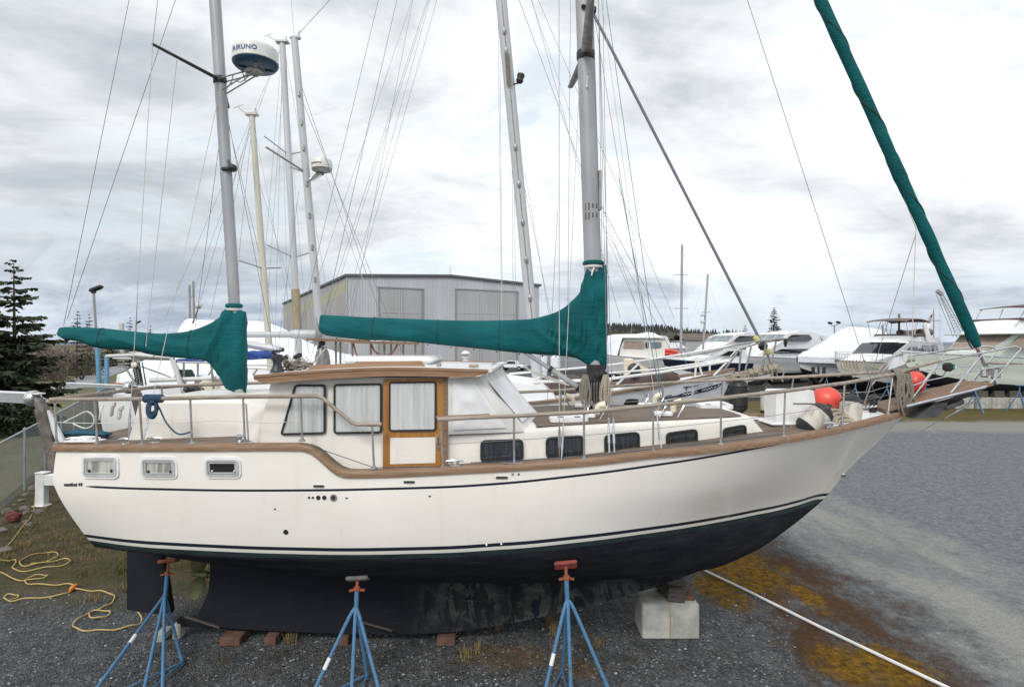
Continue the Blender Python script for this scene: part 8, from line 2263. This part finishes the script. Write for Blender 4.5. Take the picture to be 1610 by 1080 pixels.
# ------------------------------------------------------------------ weeds and dead grass
def weeds():
    rnd = random.Random(11); mb = MB()
    def tuft(p, h_, n_, sp, m):
        for i in range(n_):
            a = rnd.uniform(0, 6.28); d_ = V(math.cos(a), math.sin(a), 0); hh = h_ * rnd.uniform(.5, 1.15); ln = rnd.uniform(.15, .8) * hh
            q = p + V(rnd.gauss(0, sp), rnd.gauss(0, sp), -.01); sd = d_.cross(V(0, 0, 1)) * rnd.uniform(.0025, .0055)
            mi = q + d_ * ln * .35 + V(0, 0, hh * .65); e = q + d_ * ln + V(0, 0, hh * rnd.uniform(.75, 1))
            mb.add([q - sd, q + sd, mi + sd * .8, mi - sd * .8, e], [(0, 1, 2, 3), (3, 2, 4)], m)
    for k in range(900):          # rough grass behind and left of the stern
        px = rnd.uniform(-60, 470); py = rnd.uniform(795, 900)
        if py > 880 and rnd.random() < .5: continue
        tuft(G(px, py), rnd.uniform(.04, .13), rnd.randint(10, 24), .09, rnd.choice((0, 0, 1, 2)))
    for px, py, h_, n_, sp, m in ((866, 985, .30, 70, .035, 0), (872, 998, .22, 50, .04, 0), (925, 1020, .13, 60, .06, 1), (940, 1012, .1, 50, .06, 0), (735, 1030, .16, 40, .06, 0), (752, 1026, .22, 26, .03, 0), (784, 988, .10, 36, .04, 0), (200, 925, .16, 90, .10, 0), (145, 945, .14, 80, .09, 0), (188, 900, .2, 110, .12, 2), (130, 905, .14, 90, .1, 2), (455, 1010, .18, 60, .05, 0), (440, 1030, .12, 60, .10, 1), (50, 960, .07, 60, .1, 1), (280, 1000, .06, 40, .1, 1), (550, 1066, .08, 50, .1, 1), (800, 1050, .06, 60, .12, 1), (1070, 1050, .05, 50, .12, 1), (700, 1050, .07, 60, .15, 1), (415, 1060, .08, 60, .15, 1), (1130, 1030, .04, 40, .1, 1), (350, 1040, .1, 50, .1, 1), (35, 860, .2, 80, .1, 0), (60, 870, .16, 60, .1, 2), (5, 880, .2, 80, .1, 0)):
        tuft(G(px, py), h_, n_, sp, m)
    for k in range(160):
        px = rnd.uniform(300, 1050); py = rnd.uniform(990, 1078); tuft(G(px, py), rnd.uniform(.02, .06), rnd.randint(4, 12), .05, rnd.choice((0, 1)))
    tag(mb.build('weeds', [M['straw'], M['dry_weed'], M['green_weed']], smooth=0), kind='stuff')
M['straw'] = mat('straw_grass', (.26, .195, .085), .9, c2=(.19, .14, .06), ns=9)
M['dry_weed'] = mat('brown_weed', (.105, .075, .035), .9, c2=(.07, .055, .025), ns=9)
M['green_weed'] = mat('dull_green_grass', (.075, .085, .026), .9, c2=(.10, .095, .035), ns=9)
weeds()
def leaf_litter():
    rnd = random.Random(13); mb = MB()
    for k in range(4200):
        px = rnd.uniform(-40, 1250); py = rnd.uniform(930, 1085)
        p = G(px, py, .006); s = .005 + .020 * rnd.random() ** 2.6; mb.blob(p + V(0, 0, s * .2), (s, s * .8, s * .5), nu=5, nv=4, jit=.6, seed=k, m=0 if rnd.random() < .93 else 1)
    tag(mb.build('gravel_stones', [M['pebble'], M['pebble_pale']], smooth=0), kind='stuff')
M['pebble'] = mat('grey_pebbles', (.11, .115, .12), .85, c2=(.22, .225, .225), ns=3, thr=(.4, .6))
M['pebble_pale'] = mat('pale_pebbles', (.40, .40, .385), .85, c2=(.28, .27, .25), ns=3)
leaf_litter()
